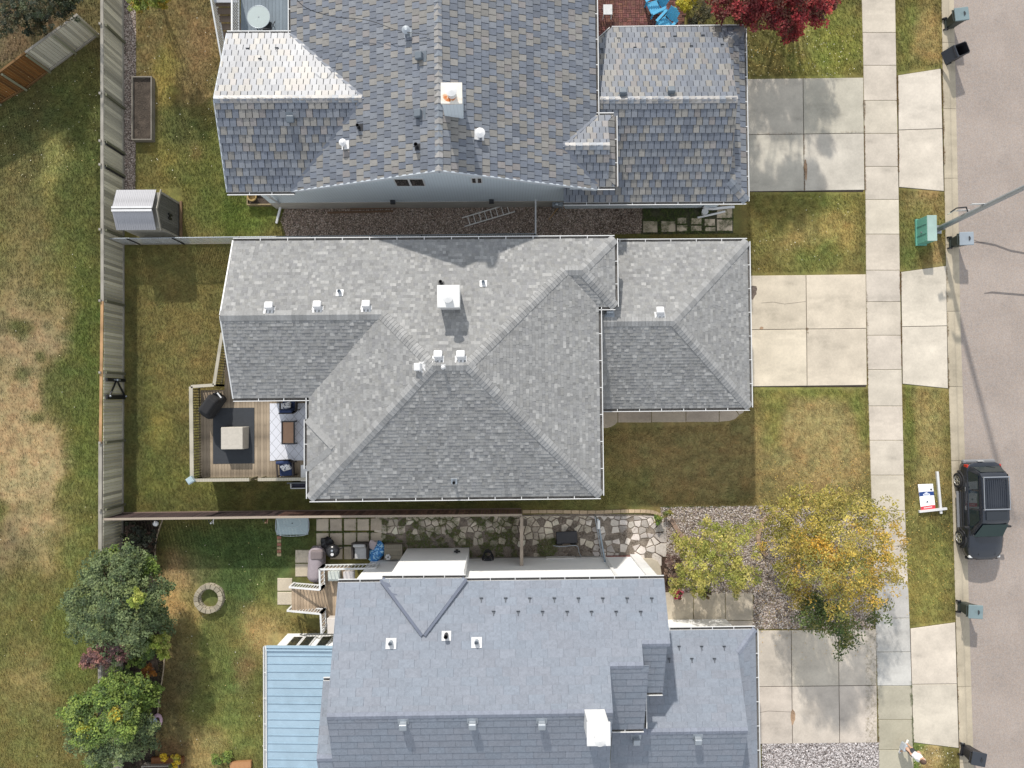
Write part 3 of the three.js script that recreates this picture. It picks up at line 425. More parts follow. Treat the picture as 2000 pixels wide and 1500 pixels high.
// ---------- the middle house: grey asphalt shingles ----------
const midRoofs = {};
{
  const he = 4.85, k = PITCH, c = P(900, 750, 0);
  const h = thing('house', 'house in the middle under a grey asphalt shingle hip roof, between two others', 'house', V(-1, 0, -1));
  const xW = P(604, 870, he).x, xE = P(1171, 780, he).x, zN = P(880, 468, he).z, zS = P(890, 971, he).z, D = (zS - zN) / 2, zR = (zN + zS) / 2, hr = he + k * D;
  const RW = X(xW + D, hr, zR), RE = X(xE - D, hr, zR);
  const xG = P(455, 600, he).x, zgS = P(530, 777, he).z, dg = (zgS - zN) / 2, zg = zN + dg, hg = he + k * dg, V0 = X(xW + dg, hg, zg), G0 = X(xG, hg, zg);
  const xE2 = P(1201, 530, he).x, zS2 = P(1185, 599, he).z, ch = (zS2 - zN) / 2, h2 = he + k * ch, Q = X(xE - ch, h2, zN + ch), R2 = X(xE2 - ch, h2, zN + ch);
  const N = [[X(xG, he, zN), X(V0.x, he, zN), V0, G0], [X(V0.x, he, zN), X(RE.x, he, zN), RE, RW, V0], [X(RE.x, he, zN), X(Q.x, he, zN), Q, RE], [X(Q.x, he, zN), X(xE2, he, zN), R2, Q]];
  const E = [[RE, Q, X(xE, he, zS2), X(xE, he, zS)]], xS = [[Q, R2, X(xE2, he, zS2), X(xE, he, zS2)]], xEe = [[X(xE2, he, zN), X(xE2, he, zS2), R2]], S = [[RW, RE, X(xE, he, zS), X(xW, he, zS)]], Wp = [[RW, X(xW, he, zS), X(xW, he, zgS), V0]], gS = [[X(xG, he, zgS), X(xW, he, zgS), V0, G0]];
  const shades = [[0.150, 0.150, 0.148], [0.190, 0.190, 0.187], [0.225, 0.225, 0.22], [0.205, 0.203, 0.195], [0.178, 0.178, 0.18], [0.30, 0.297, 0.287], [0.198, 0.196, 0.186]];
  const opt = (seed) => ({ exp: 0.142, width: (r) => 0.09 + r() * 0.13, thick: (r) => r() < 0.5 ? 0.007 : 0.017, gap: 0.0008, seed, color: (r) => { const q = r(), s = shades[q < 0.12 ? 0 : q < 0.38 ? 1 : q < 0.6 ? 2 : q < 0.74 ? 3 : q < 0.86 ? 4 : q < 0.94 ? 5 : 6], t = 1.44 + r() * 0.24, z = (v, m) => (v * 0.68 + m * 0.32) * t; return rgb(z(s[0], 0.2), z(s[1], 0.2), z(s[2], 0.197)); } });
  const ex = V(1, 0, 0), ez = V(0, 0, 1);
  // garage
  const hG = 3.0, gN = P(1330, 472, hG).z, gS2 = P(1330, 797, hG).z, gE = P(1462, 640, hG).x, gd = (gS2 - gN) / 2, gz = (gN + gS2) / 2, gh = hG + k * gd, gW = xE - 0.5, GE = X(gE - gd, gh, gz), GW = X(gW, gh, gz);
  const gn = [[X(gW, hG, gN), X(gE, hG, gN), GE, GW]], gs = [[GW, GE, X(gE, hG, gS2), X(gW, hG, gS2)]], ge = [[X(gE, hG, gN), X(gE, hG, gS2), GE]];
  Object.assign(midRoofs, { N: N[1], S: S[0], E: E[0], W: Wp[0], gn: gn[0], gs: gs[0] });
  const mS = M(WHITE, 0.93, { map: T.granule, ...VC }), mD = M(rgb(0.09, 0.09, 0.09), 1);
  // bay roof on the west side
  const b0 = P(600, 819, he - 0.02), b1 = P(600, 916, he - 0.02), b2 = onPlane(652, 873, Wp[0]).add(V(0, 0.03, 0));
  const planes = [{ polys: N, o: X(xG, he, zN), e: ex, opt: opt(3) }, { polys: E, o: X(xE, he, zS), e: ez, opt: opt(4) }, { polys: xS, o: X(xE, he, zS2), e: ex, opt: opt(5) }, { polys: xEe, o: X(xE2, he, zN), e: ez, opt: opt(6) }, { polys: S, o: X(xW, he, zS), e: ex, opt: opt(7) }, { polys: Wp, o: X(xW, he, zS), e: ez, opt: opt(8) }, { polys: gS, o: X(xG, he, zgS), e: ex, opt: opt(9) },
    { polys: gn, o: X(gW, hG, gN), e: ex, opt: opt(10) }, { polys: gs, o: X(gW, hG, gS2), e: ex, opt: opt(11) }, { polys: ge, o: X(gE, hG, gN), e: ez, opt: opt(12) }, { polys: [[b0, b1, b2]], o: b0, e: ez, opt: opt(13) }];
  const roof = roofOf(h, planes, mS, mD, 0, 'shingle', 'shingles', 'grey asphalt shingle roof of mixed light and dark tabs');
  // ridge and hip pieces
  const rc = rngOf(5), cc = (r) => { const t = 0.82 + r() * 0.36; return rgb(0.335 * t, 0.335 * t, 0.33 * t); }, nn = (p) => planeN(p);
  const capList = [[G0, V0, N[0], gS[0]], [RW, V0, N[1], Wp[0]], [RW, RE, N[1], S[0]], [RE, Q, N[1], E[0]], [X(xE2, he, zN), R2, N[1], xEe[0]], [Q, R2, N[1], xS[0]], [X(xE2, he, zS2), R2, xEe[0], xS[0]], [X(xE, he, zS), RE, E[0], S[0]], [X(xW, he, zS), RW, Wp[0], S[0]], [GW, GE, gn[0], gs[0]], [X(gE, hG, gN), GE, gn[0], ge[0]], [X(gE, hG, gS2), GE, gs[0], ge[0]]];
  const lst = []; for (const [a, b, p, q] of capList) lst.push(...caps(a, b, nn(p), nn(q), 0.15, 0.42, 0.011, cc, rc)); stuffOf(part(roof, 'ridge_shingles', lst, mS, null, true));
  // shadow-line flashing strips of the small bay
  part(roof, 'ridge_shingles', [bar(b0.clone().add(V(0, 0.03, 0)), b2.clone().add(V(0, 0.02, 0)), 0.3, 0.012), bar(b1.clone().add(V(0, 0.03, 0)), b2.clone().add(V(0, 0.02, 0)), 0.26, 0.012)].map((g) => tint(g, rgb(0.33, 0.33, 0.325))), mS);
  // gutters and trim
  const gl = [[X(xG, he, zN), X(xE2, he, zN), V(0, 0, -1)], [X(xE2, he, zN), X(xE2, he, zS2), ex], [X(xE2, he, zS2), X(xE, he, zS2), ez], [X(xE, he, zS2), X(xE, he, zS), ex], [X(xE, he, zS), X(xW, he, zS), ez], [X(xW, he, zS), X(xW, he, b1.z + 0.1), V(-1, 0, 0)], [b1, b0, V(-1, 0, 0)], [X(xW, he, b0.z), X(xW, he, zgS), V(-1, 0, 0)], [X(xW, he, zgS), X(xG, he, zgS), ez], [X(xE + 0.1, hG, gN), X(gE, hG, gN), V(0, 0, -1)], [X(gE, hG, gN), X(gE, hG, gS2), ex], [X(gE, hG, gS2), X(xE + 0.05, hG, gS2), ez]];
  for (const [a, b, o] of gl) { const g = part(h, 'gutter', gutterGeo(a, b, o), m_.gutter); part(g, 'gutter_litter', litter(a, b, o), m_.gutterIn); }
  part(h, 'rake_board', [bar(X(xG, he - 0.06, zN), X(xG, hg - 0.06, zg), 0.05, 0.16), bar(X(xG, he - 0.06, zgS), X(xG, hg - 0.06, zg), 0.05, 0.16)], m_.gutter);
  // walls
  const vinyl = M(rgb(0.5, 0.49, 0.46), 0.7, { map: T.siding });
  part(h, 'wall', [wallBox(xW + 0.5, xE - 0.5, zN + 0.5, zS - 0.5, 0, he - 0.02), wallBox(xG + 0.5, xW + 0.6, zN + 0.5, zgS - 0.5, 0, he - 0.02), wallBox(xE - 0.6, xE2 - 0.45, zN + 0.5, zS2 - 0.45, 0, he - 0.02), wallBox(xW - 0.02, xW + 0.6, b0.z + 0.12, b1.z - 0.12, 0.6, he - 0.06), wallBox(gW, gE - 0.5, gN + 0.5, gS2 - 0.5, 0, hG - 0.02)], vinyl);
  part(h, 'gable_wall', tris([[X(xG + 0.5, he - 0.02, zN + 0.4), X(xG + 0.5, he - 0.02, zgS - 0.4), X(xG + 0.5, hg - 0.2, zg)]]), vinyl);
  part(h, 'soffit', [wallBox(xG + 0.03, xE2 - 0.02, zN + 0.02, zN + 0.5, he - 0.05, he - 0.03), wallBox(xE - 0.5, xE - 0.02, zS2, zS - 0.02, he - 0.05, he - 0.03), wallBox(xW + 0.02, xE - 0.5, zS - 0.5, zS - 0.02, he - 0.05, he - 0.03), wallBox(xG + 0.03, xW + 0.5, zgS - 0.5, zgS - 0.02, he - 0.05, he - 0.03), wallBox(gE - 0.5, gE - 0.02, gN + 0.02, gS2 - 0.02, hG - 0.05, hG - 0.03), wallBox(gW + 0.4, gE - 0.5, gS2 - 0.5, gS2 - 0.02, hG - 0.05, hG - 0.03)], m_.whitePaint);
  part(h, 'garage_door', [0, 1, 2, 3].map((i) => box(gE - 0.47, 0.3 + i * 0.55, gz, 0.05, 0.53, 4.9)), m_.whitePaint);
  const sw = part(h, 'basement_window', [box(P(585, 0).x, 0.35, P(0, 946).z + 0.02, 1.0, 0.6, 0.06)], m_.glassDark);
  // roof furniture
  for (const [x, y] of [[527, 600], [621, 598], [716, 597]]) boxVent(roof, x, y + 2, N[0], m_.whiteMetal, 0.36); for (const [x, y] of [[856, 695], [900, 695]]) boxVent(roof, x, y + 2, N[1], m_.whiteMetal, 0.36);
  boxVent(roof, 821, 717, Wp[0], m_.whiteMetal, 0.34); boxVent(roof, 1288, 611, gn[0], m_.whiteMetal, 0.36); boxVent(roof, 1190, 611, gn[0], m_.galv, 0.34);
  const wp = m_.whiteMetal; for (const [x, y, q] of [[664, 570, N[0]], [944, 552, N[1]]]) flashedPipe(roof, x, y, q, wp, m_.galv, 0.075, 0.2, 0, 0.3);
  flashedPipe(roof, 862, 553, N[1], m_.dark, m_.black, 0.07, 0.42, 0, 0.24); flashedPipe(roof, 866, 718, S[0], wp, wp, 0.05, 0.16, 1, 0.18); flashedPipe(roof, 887, 942, S[0], m_.galv, m_.dark, 0.06, 0.25, 0, 0.26);
  const yc = 7.25, cc0 = P(876, 579, yc); chimneyOf(h, cc0.x, cc0.z, 5, yc, 0.78, m_.whitePaint, M(rgb(0.8, 0.8, 0.78), 0.5, { map: T.smudge }), cc0.x + 0.0, cc0.z + 0.1, 0.34, m_.whitePaint, 0.05);
}
// ---------- the upper house: blue grey and tan slates ----------
{
  const he = 4.85, k = 0.41, ex = V(1, 0, 0), ez = V(0, 0, 1), h = thing('house', 'house with blue grey and tan slate shingle roofs, behind the brick patio', 'house', V(-2, 0, -14));
  const xW = -8.88, xE = P(1163, 150, he).x, xr = (xW + xE) / 2, D = (xE - xW) / 2, hr = he + k * D, zN = -24, zs = P(857, 333, hr).z;
  const y = (x, side) => side < 0 ? he + k * (x - xW) : he + k * (xE - x);
  const wN = P(500, 66, he).z, wS = zs, dw = (wS - wN) / 2, zw = (wN + wS) / 2, hw = he + k * dw, xw = P(443, 66, he).x, J = X(xW + dw, hw, zw), W0 = X(xw, hw, zw);
  const pN = P(1180, 226, he).z, pS = P(1180, 364, he).z, dp = (pS - pN) / 2, zp = (pN + pS) / 2, hp = he + k * dp, QP = X(xE - dp, hp, zp), px2 = P(1200, 295, he).x, pxG = P(1191, 288, hp).x, hs = he + k * (px2 - pxG);
  const west = [[X(xW, he, zN), X(xW, he, wN), X(xr, hr, wN), X(xr, hr, zN)], [X(xW, he, wN), J, X(xr, hr, zw), X(xr, hr, wN)], [X(xr, hr, zw), J, X(xW, he, wS), X(xW, he, zs), X(xr, hr, zs)]];
  const east = [[X(xE, he, zN), X(xE, he, pN), X(xr, hr, pN), X(xr, hr, zN)], [X(xE, he, pN), QP, X(xr, hr, zp), X(xr, hr, pN)], [QP, X(xE, he, pS), X(xE, he, zs), X(xr, hr, zs), X(xr, hr, zp)]];
  const wn = [[X(xw, he, wN), X(xW, he, wN), J, W0]], ws = [[X(xw, he, wS), X(xW, he, wS), J, W0]];
  const kP = X(pxG, hp, zp), pn = [[X(xE, he, pN), X(pxG, he, pN), kP, QP], [X(pxG, he, pN), X(px2, he, pN), X(pxG, hs, pN + (hs - he) / k)]], ps = [[X(xE, he, pS), X(pxG, he, pS), kP, QP], [X(pxG, he, pS), X(px2, he, pS), X(pxG, hs, pS - (hs - he) / k)]], pe = [[X(px2, he, pN), X(px2, he, pS), X(pxG, hs, pS - (hs - he) / k), X(pxG, hs, pN + (hs - he) / k)]];
  // garage
  const hg = 3.0, gS = P(1280, 394, hg).z, gN = P(1320, 54, hg).z, gd = (gS - gN) / 2, gz = (gN + gS) / 2, gh = hg + k * gd, gE = P(1455, 220, hg).x, gG = P(1441, 198, gh).x, gs = hg + k * (gE - gG), gW = P(1101, 398, hg).x, c0 = P(1163, 86, hg), c1 = P(1195, 57, hg), in1 = gN + (gs - hg) / k, in2 = gS - (gs - hg) / k;
  const yn = (z) => hg + k * (z - gN), gn = [[X(c0.x, yn(c0.z), c0.z), X(c1.x, hg, gN), X(gG, hg, gN), X(gG, gh, gz), X(c0.x, gh, gz)], [X(gG, hg, gN), X(gE, hg, gN), X(gG, gs, in1)]], gss = [[X(gW, hg, gS), X(gG, hg, gS), X(gG, gh, gz), X(gW, gh, gz)], [X(gG, hg, gS), X(gE, hg, gS), X(gG, gs, in2)]], ge = [[X(gE, hg, gN), X(gE, hg, gS), X(gG, gs, in2), X(gG, gs, in1)]];
  const opt = (seed, tan = 0.3) => ({ exp: 0.325, width: 0.272, thick: (r) => 0.03 + r() * 0.016, gap: 0.013, cut: 0.12, wob: 0.02, seed, color: (r) => { const q = r(), t = 0.86 + r() * 0.3; return q < tan ? (r() < 0.25 ? rgb(0.232 * t, 0.216 * t, 0.21 * t) : rgb(0.24 * t, 0.23 * t, 0.212 * t)) : q < 0.66 ? rgb(0.142 * t, 0.161 * t, 0.198 * t) : rgb(0.178 * t, 0.195 * t, 0.224 * t); } });
  const mS = M(WHITE, 0.45, { phys: true, ior: 1.6, map: T.granule, bump: T.granule, bs: 0.002, ...VC }), mD = M(rgb(0.03, 0.035, 0.05), 0.9);
  const planes = [{ polys: west, o: X(xW, he, 0), e: ez, opt: opt(21) }, { polys: east, o: X(xE, he, 0), e: ez, opt: opt(22) }, { polys: wn, o: X(xw, he, wN), e: ex, opt: opt(23) }, { polys: ws, o: X(xw, he, wS), e: ex, opt: opt(24, 0.26) }, { polys: pn, o: X(xE, he, pN), e: ex, opt: opt(25) }, { polys: ps, o: X(xE, he, pS), e: ex, opt: opt(26) }, { polys: pe, o: X(px2, he, pN), e: ez, opt: opt(27) }, { polys: gn, o: X(gW, hg, gN), e: ex, opt: opt(28) }, { polys: gss, o: X(gW, hg, gS), e: ex, opt: opt(29, 0.28) }, { polys: ge, o: X(gE, hg, gN), e: ez, opt: opt(30) }];
  const roof = roofOf(h, planes, mS, mD, 300, 'slate', 'slates', 'slate shingle roof mixing blue grey and tan pieces');
  const mV = M(rgb(0.15, 0.17, 0.21), 0.6, { map: T.smudge }), rc = rngOf(6), cc = (r) => { const t = 0.85 + r() * 0.3; return r() < 0.7 ? rgb(0.32 * t, 0.31 * t, 0.3 * t) : rgb(0.22 * t, 0.25 * t, 0.29 * t); }, nn = (p) => planeN(p[0]);
  for (const [a, b, p, q] of [[X(xr, hr, zs + 0.02), X(xr, hr, -15.9), west, east], [W0, J, wn, ws], [X(pxG, hp, zp), QP, pn, ps], [X(gG, gh, gz), X(3.8, gh, gz), gn, gss]]) for (const g of caps(a, b, nn(p), nn(q), 0.265, 0.3, 0.024, cc, rc)) part(roof, 'ridge_slate', g, mS, null, true);
  for (const [a, b, p, q] of [[X(gE, hg, gN), X(gG, gs, in1), gn, ge], [X(gE, hg, gS), X(gG, gs, in2), gss, ge]]) for (const g of caps(a, b, nn(p), nn(q), 0.3, 0.42, 0.024, (r) => cc(r).multiplyScalar(0.75), rc)) part(roof, 'ridge_slate', g, mS, null, true);
  for (const g of [[X(xW, he, wN), J, wn], [X(xW, he, wS), J, ws], [X(xE, he, pN), QP, pn], [X(xE, he, pS), QP, ps]].map(([a, b, p]) => bar(a.clone().add(V(0, 0.035, 0)), b.clone().add(V(0, 0.035, 0)), 0.2, 0.012, nn(p)))) part(roof, 'valley_flashing', g, mV);
  part(roof, 'ridge_board', [bar(X(xr, hr + 0.05, -15.9), X(xr, hr + 0.05, zN), 0.28, 0.04)], M(rgb(0.34, 0.35, 0.35), 0.6, { map: T.weather }));
  const gl = [[X(xw, he, wN), X(xW, he, wN), V(0, 0, -1)], [X(xW, he, zN), X(xW, he, wN), V(-1, 0, 0)], [X(xw, he, wS), X(xW + 0.1, he, wS), ez], [X(xE, he, zN), X(xE, he, pN), ex], [X(xE, he, pN), X(px2, he, pN), V(0, 0, -1)], [X(px2, he, pN), X(px2, he, pS), ex], [X(px2, he, pS), X(xE - 0.6, he, pS), ez], [c0, c1, V(-0.7, 0, -0.7)], [c1, X(gE, hg, gN), V(0, 0, -1)], [X(gE, hg, gN), X(gE, hg, gS), ex], [X(gE, hg, gS), X(gW, hg, gS), ez]];
  for (const [a, b, o] of gl) { const g = part(h, 'gutter', gutterGeo(a, b, o), m_.gutter); part(g, 'gutter_litter', litter(a, b, o), m_.gutterIn); }
  const frieze = M(rgb(0.5, 0.54, 0.58), 0.6);
  part(h, 'rake_board', [bar(X(xW, he - 0.08, zs), X(xr, hr - 0.08, zs), 0.05, 0.2), bar(X(xE, he - 0.08, zs), X(xr, hr - 0.08, zs), 0.05, 0.2), bar(X(xw, he - 0.06, wN), X(xw, hw - 0.06, zw), 0.05, 0.16), bar(X(xw, he - 0.06, wS), X(xw, hw - 0.06, zw), 0.05, 0.16)], frieze);
  // walls: pale blue siding above bare concrete
  const siding = M(rgb(0.68, 0.76, 0.82), 0.55, { map: T.siding }), zWall = P(760, 402, 0).z + 0.12, base = 1.05, wx0 = P(540, 402).x, wx1 = P(1098, 402).x;
  const ga = xW + 0.3, gb = xE - 0.3, gable = (z) => tris([[X(wx0, base, z), X(gb, base, z), X(gb, he, z)], [X(wx0, base, z), X(gb, he, z), X(wx0, he, z)], [X(ga, he, z), X(gb, he, z), X(xr, hr - 0.14, z)]]);
  part(h, 'wall', [wallBox(xW + 0.5, gb, zN, zWall - 0.04, base, he - 0.1), gable(zWall - 0.02), wallBox(wx0, xW + 1, wN + 0.5, zWall - 0.05, base, he - 0.1), wallBox(wx1, gE - 0.5, gN + 0.5, gS - 0.5, 0, hg - 0.05), wallBox(xE - 1, px2 - 0.35, pN + 0.35, pS - 0.35, hg, he - 0.06)], siding, 'pale blue siding wall');
  part(h, 'foundation', [wallBox(xW + 0.5, wx1, zN, zWall, 0, base), wallBox(wx0, xW + 0.5, wN + 0.5, zWall, 0, base)], M(rgb(0.52, 0.49, 0.44), 0.95, { map: T.concrete }), 'bare grey concrete foundation');
  part(h, 'gable_wall', tris([[X(gG - 0.12, gs, in1), X(gG - 0.12, gs, in2), X(gG - 0.12, gh - 0.05, gz)], [X(pxG - 0.05, hs, pN + 0.2), X(pxG - 0.05, hs, pS - 0.2), X(pxG - 0.05, hp - 0.05, zp)], [X(xw + 0.45, he - 0.05, wN + 0.4), X(xw + 0.45, he - 0.05, wS - 0.4), X(xw + 0.45, hw - 0.2, zw)]]), siding);
  part(h, 'soffit', [wallBox(xE - 0.6, xE - 0.02, zN, zs, he - 0.06, he - 0.04), wallBox(gW + 0.1, gE - 0.02, gS - 0.5, gS - 0.02, hg - 0.06, hg - 0.04), wallBox(xw + 0.03, xW + 0.3, wS - 0.45, wS - 0.02, he - 0.06, he - 0.04)], m_.whitePaint);
  const win = (x0, x1, hh0, hh1, n) => { const a = P(x0, 400).x, b = P(x1, 400).x, z = zWall, w = part(h, 'window', [box((a + b) / 2, (hh0 + hh1) / 2, z, b - a, hh1 - hh0, 0.03)], m_.whitePaint); for (let i = 0; i < n; i++) part(w, 'pane', [box(a + (b - a) * (i + 0.5) / n, (hh0 + hh1) / 2, z + 0.012, (b - a) / n - 0.1, hh1 - hh0 - 0.12, 0.02)], m_.glassDark); };
  const wy = (px, py) => { // height on the south wall seen at a pixel
    let lo = 0, hi = 9; for (let i = 0; i < 40; i++) { const m = (lo + hi) / 2; if (P(px, py, m).z < zWall) lo = m; else hi = m; } return lo; };
  const span = (px0, px1, py0, py1, n) => { const t = wy(800, py0), b = wy(800, py1), sc = (CAM_H - (t + b) / 2) / CAM_H, cx = 985; win(cx + (px0 - cx) * sc, cx + (px1 - cx) * sc, b, t, n); };
  span(771, 829, 349, 363, 2); span(920, 942, 348, 358, 2); span(1033, 1096, 350, 358, 2);
  for (const x of [768, 960]) part(h, 'wall_vent', [box(P(x, 382, 1.2).x, 1.35, zWall + 0.08, 0.22, 0.2, 0.16)], m_.dark);
  const mt = P(1088, 396, 0.6); part(h, 'utility_meter', [rbox(mt.x, 0.75, zWall + 0.1, 0.5, 0.35, 0.22, 0.03), rod(V(mt.x - 0.2, 0.1, zWall + 0.15), V(mt.x - 0.2, 1.2, zWall + 0.1), 0.025), rod(V(mt.x + 0.15, 0.0, zWall + 0.15), V(mt.x + 0.15, 0.7, zWall + 0.15), 0.025), sphere(V(mt.x - 0.05, 0.95, zWall + 0.12), 0.11)], m_.galv);
  // roof furniture
  const dv = M(rgb(0.13, 0.155, 0.18), 0.45); for (const [x, y2, q] of [[823, 112, west[0]], [821, 224, west[2]], [569, 231, ws[0]], [1216, 185, gn[0]], [1310, 182, gn[0]]]) boxVent(roof, x, y2, q, dv, 0.34, 'dark grey box vent');
  flashedPipe(roof, 795, 66, west[0], m_.galv, m_.galv, 0.1, 0.3, 1, 0.34); flashedPipe(roof, 701, 250, west[2], m_.dark, m_.black, 0.07, 0.32, 0, 0.3); flashedPipe(roof, 814, 288, west[2], m_.dark, m_.black, 0.08, 0.36, 0, 0.26); flashedPipe(roof, 673, 284, west[2], m_.whiteMetal, m_.whiteMetal, 0.09, 0.35, 1, 0.36); flashedPipe(roof, 938, 264, east[2], m_.whiteMetal, m_.whiteMetal, 0.12, 0.26, 1, 0.42);
  for (const [x, y2] of [[484, 97], [541, 96], [508, 117]]) snowGuard(roof, x, y2, wn[0], m_.dark); for (const [x, y2] of [[1208, 77], [1262, 75], [1318, 73], [1373, 71], [1175, 98], [1240, 95], [1295, 94], [1350, 92], [1410, 89]]) snowGuard(roof, x, y2, gn[0], m_.dark);
  const yc = 8.6, c = P(882, 183, yc); const rust = tex(128, (u, v) => { const t = fbm(u * 5, v * 5, 4, 5), w = Math.max(0, Math.min(1, (t - 0.5) * 7)) * (Math.hypot(u - 0.4, v - 0.42) < 0.33 ? 1 : 0.1); return [0.86 - 0.12 * w, 0.84 - 0.42 * w, 0.8 - 0.62 * w]; }, [1, 1], true);
  chimneyOf(h, c.x, c.z, 5.5, yc, 0.72, siding, M(WHITE, 0.6, { map: rust }), c.x + 0.02, c.z + 0.06, 0.3, m_.whitePaint, 0.04);
  const wire = thing('cable', 'thin overhead cable running down over the slate roof', 'cable', P(845, 70, hr)); part(wire, 'wire', tube([P(838, 68, hr - 0.02), P(780, 60, hr - 0.25), P(720, 40, hr - 0.6), P(640, 30, hr - 0.9), P(590, 10, hr - 0.2), P(560, -30, hr)], 0.014, 40, 5), m_.dark);
  const dsp = thing('downspout', 'white bent downspout at the corner of the slate-roofed house', 'downspout', P(551, 400)); part(dsp, 'pipe', [bar(P(516, 377, 4.7), P(549, 400, 0.35), 0.07, 0.09), bar(P(549, 400, 0.33), P(540, 436, 0.06), 0.1, 0.08)], m_.whiteMetal);
}

// ---------- the lower house: blue grey shingles ----------
const lowHouse = {};
{
  const he = 5.1, k = PITCH, ex = V(1, 0, 0), ez = V(0, 0, 1), h = thing('house', 'white-walled house under blue grey shingles with a stepped ridge and white chimney', 'house', V(0, 0, 12));
  const zN = P(980, 1134, he).z, xw = P(660, 1137, he).x, xE = P(1297, 1132, he).x, f = (z) => he + k * (z - zN);
  const solve = (px, py) => { let z = zN; for (let i = 0; i < 30; i++) z = P(px, py, f(z)).z; return z; };
  const zr1 = solve(900, 1396), zr2 = solve(1225, 1300), zr3 = solve(1280, 1257), x1 = P(1197, 1392, f(zr1)).x, x2 = P(1257, 1300, f(zr2)).x;
  const N = [[X(xw, he, zN), X(x1, he, zN), X(x1, f(zr1), zr1), X(xw, f(zr1), zr1)], [X(x1, he, zN), X(x2, he, zN), X(x2, f(zr2), zr2), X(x1, f(zr2), zr2)], [X(x2, he, zN), X(xE, he, zN), X(xE, f(zr3), zr3), X(x2, f(zr3), zr3)]];
  const south = (xa, xb, zr, ze) => [[X(xa, f(zr), zr), X(xb, f(zr), zr), X(xb, f(zr) - k * (ze - zr), ze), X(xa, f(zr) - k * (ze - zr), ze)]];
  const e3 = 2 * zr3 - zN, e2 = P(1230, 1424, he).z, e1 = zr1 + 4.6, S1 = south(xw, x1, zr1, e1), S2 = south(x1, x2 + 0.22, zr2, e2), S3 = south(x2, xE - 0.12, zr3, e3);
  // small lower gable on the west
  const lz0 = P(632, 1330, he).z, lx0 = P(631, 1330, he).x, lx1 = xw + 0.35; let lzr = lz0; for (let i = 0; i < 30; i++) lzr = P(632, 1481, he + 0.4 * (lzr - lz0)).z; const lh = he + 0.4 * (lzr - lz0);
  const LN = [[X(lx0, he, lz0), X(lx1, he, lz0), X(lx1, lh, lzr), X(lx0, lh, lzr)]], LS2 = [[X(lx0, lh, lzr), X(lx1, lh, lzr), X(lx1, he, 2 * lzr - lz0), X(lx0, he, 2 * lzr - lz0)]];
  const hg = 3.0, gN = P(1390, 1230, hg).z, gE = P(1476, 1300, hg).x, gW = 4.4; let gz = gN; for (let i = 0; i < 30; i++) gz = P(1380, 1428, hg + k * (gz - gN)).z; const gh = hg + k * (gz - gN), gG = P(1461, 1428, gh).x, gs = hg + k * (gE - gG), gS = 2 * gz - gN;
  const gn = [[X(gW, hg, gN), X(gG, hg, gN), X(gG, gh, gz), X(gW, gh, gz)], [X(gG, hg, gN), X(gE, hg, gN), X(gG, gs, gN + gE - gG)]], gss = [[X(gW, hg, gS), X(gG, hg, gS), X(gG, gh, gz), X(gW, gh, gz)], [X(gG, hg, gS), X(gE, hg, gS), X(gG, gs, gS - gE + gG)]], ge = [[X(gE, hg, gN), X(gE, hg, gS), X(gG, gs, gS - gE + gG), X(gG, gs, gN + gE - gG)]];
  Object.assign(lowHouse, { zN, xw, xE, he });
  const opt = (seed) => ({ exp: 0.335, width: 0.64, thick: 0.014, gap: 0.0035, cut: 0.3, wob: 0.004, seed, color: (r) => { const t = 0.96 + r() * 0.08, w = (r() - 0.5) * 0.012; return rgb((0.262 + w) * t, 0.29 * t, (0.338 - w * 0.5) * t); } });
  const mS = M(WHITE, 0.85, { map: T.granule, ...VC }), mD = M(rgb(0.10, 0.115, 0.15), 0.95);
  const planes = [{ polys: N, o: X(xw, he, zN), e: ex, opt: opt(41) }, { polys: S1, o: X(xw, he, e1), e: ex, opt: opt(42) }, { polys: S2, o: X(x1, he, e2), e: ex, opt: opt(43) }, { polys: S3, o: X(x2, he, e3), e: ex, opt: opt(44) }, { polys: LN, o: X(lx0, he, lz0), e: ex, opt: opt(45) }, { polys: LS2, o: X(lx0, he, lz0), e: ex, opt: opt(46) }, { polys: gn, o: X(gW, hg, gN), e: ex, opt: opt(47) }, { polys: gss, o: X(gW, hg, gS), e: ex, opt: opt(48) }, { polys: ge, o: X(gE, hg, gN), e: ez, opt: opt(49) }];
  for (const p of planes) if (p.o.y === he && (p.polys === S1 || p.polys === S2 || p.polys === S3 || p.polys === LS2)) p.o = p.polys[0][3].clone();
  const roof = roofOf(h, planes, mS, mD, 300, 'shingle', 'shingles', 'large blue grey strip shingles');
  const rc = rngOf(9), cc = (r) => { const t = 0.95 + r() * 0.1; return rgb(0.26 * t, 0.285 * t, 0.345 * t); }, nn = (p) => planeN(p[0]), cl = [];
  for (const [a, b, p, q] of [[X(xw, f(zr1), zr1), X(x1, f(zr1), zr1), N, S1], [X(x1, f(zr2), zr2), X(x2, f(zr2), zr2), N, S2], [X(x2, f(zr3), zr3), X(xE, f(zr3), zr3), N, S3], [X(lx0, lh, lzr), X(lx1, lh, lzr), LN, LS2], [X(gW, gh, gz), X(gG, gh, gz), gn, gss], [X(gE, hg, gN), X(gG, gs, gN + gE - gG), gn, ge]]) cl.push(...caps(a, b, nn(p), nn(q), 0.3, 0.26, 0.008, cc, rc));
  stuffOf(part(roof, 'ridge_shingles', cl, mS, null, true));
  // triangular cross gable panel between two metal valleys
  const t0 = P(746, 1130, he + 0.03), t1 = P(909, 1129, he + 0.03), t2 = onPlane(827, 1238, N[0]).add(V(0, 0.06, 0)), tp = [[t0, t1, t2]];
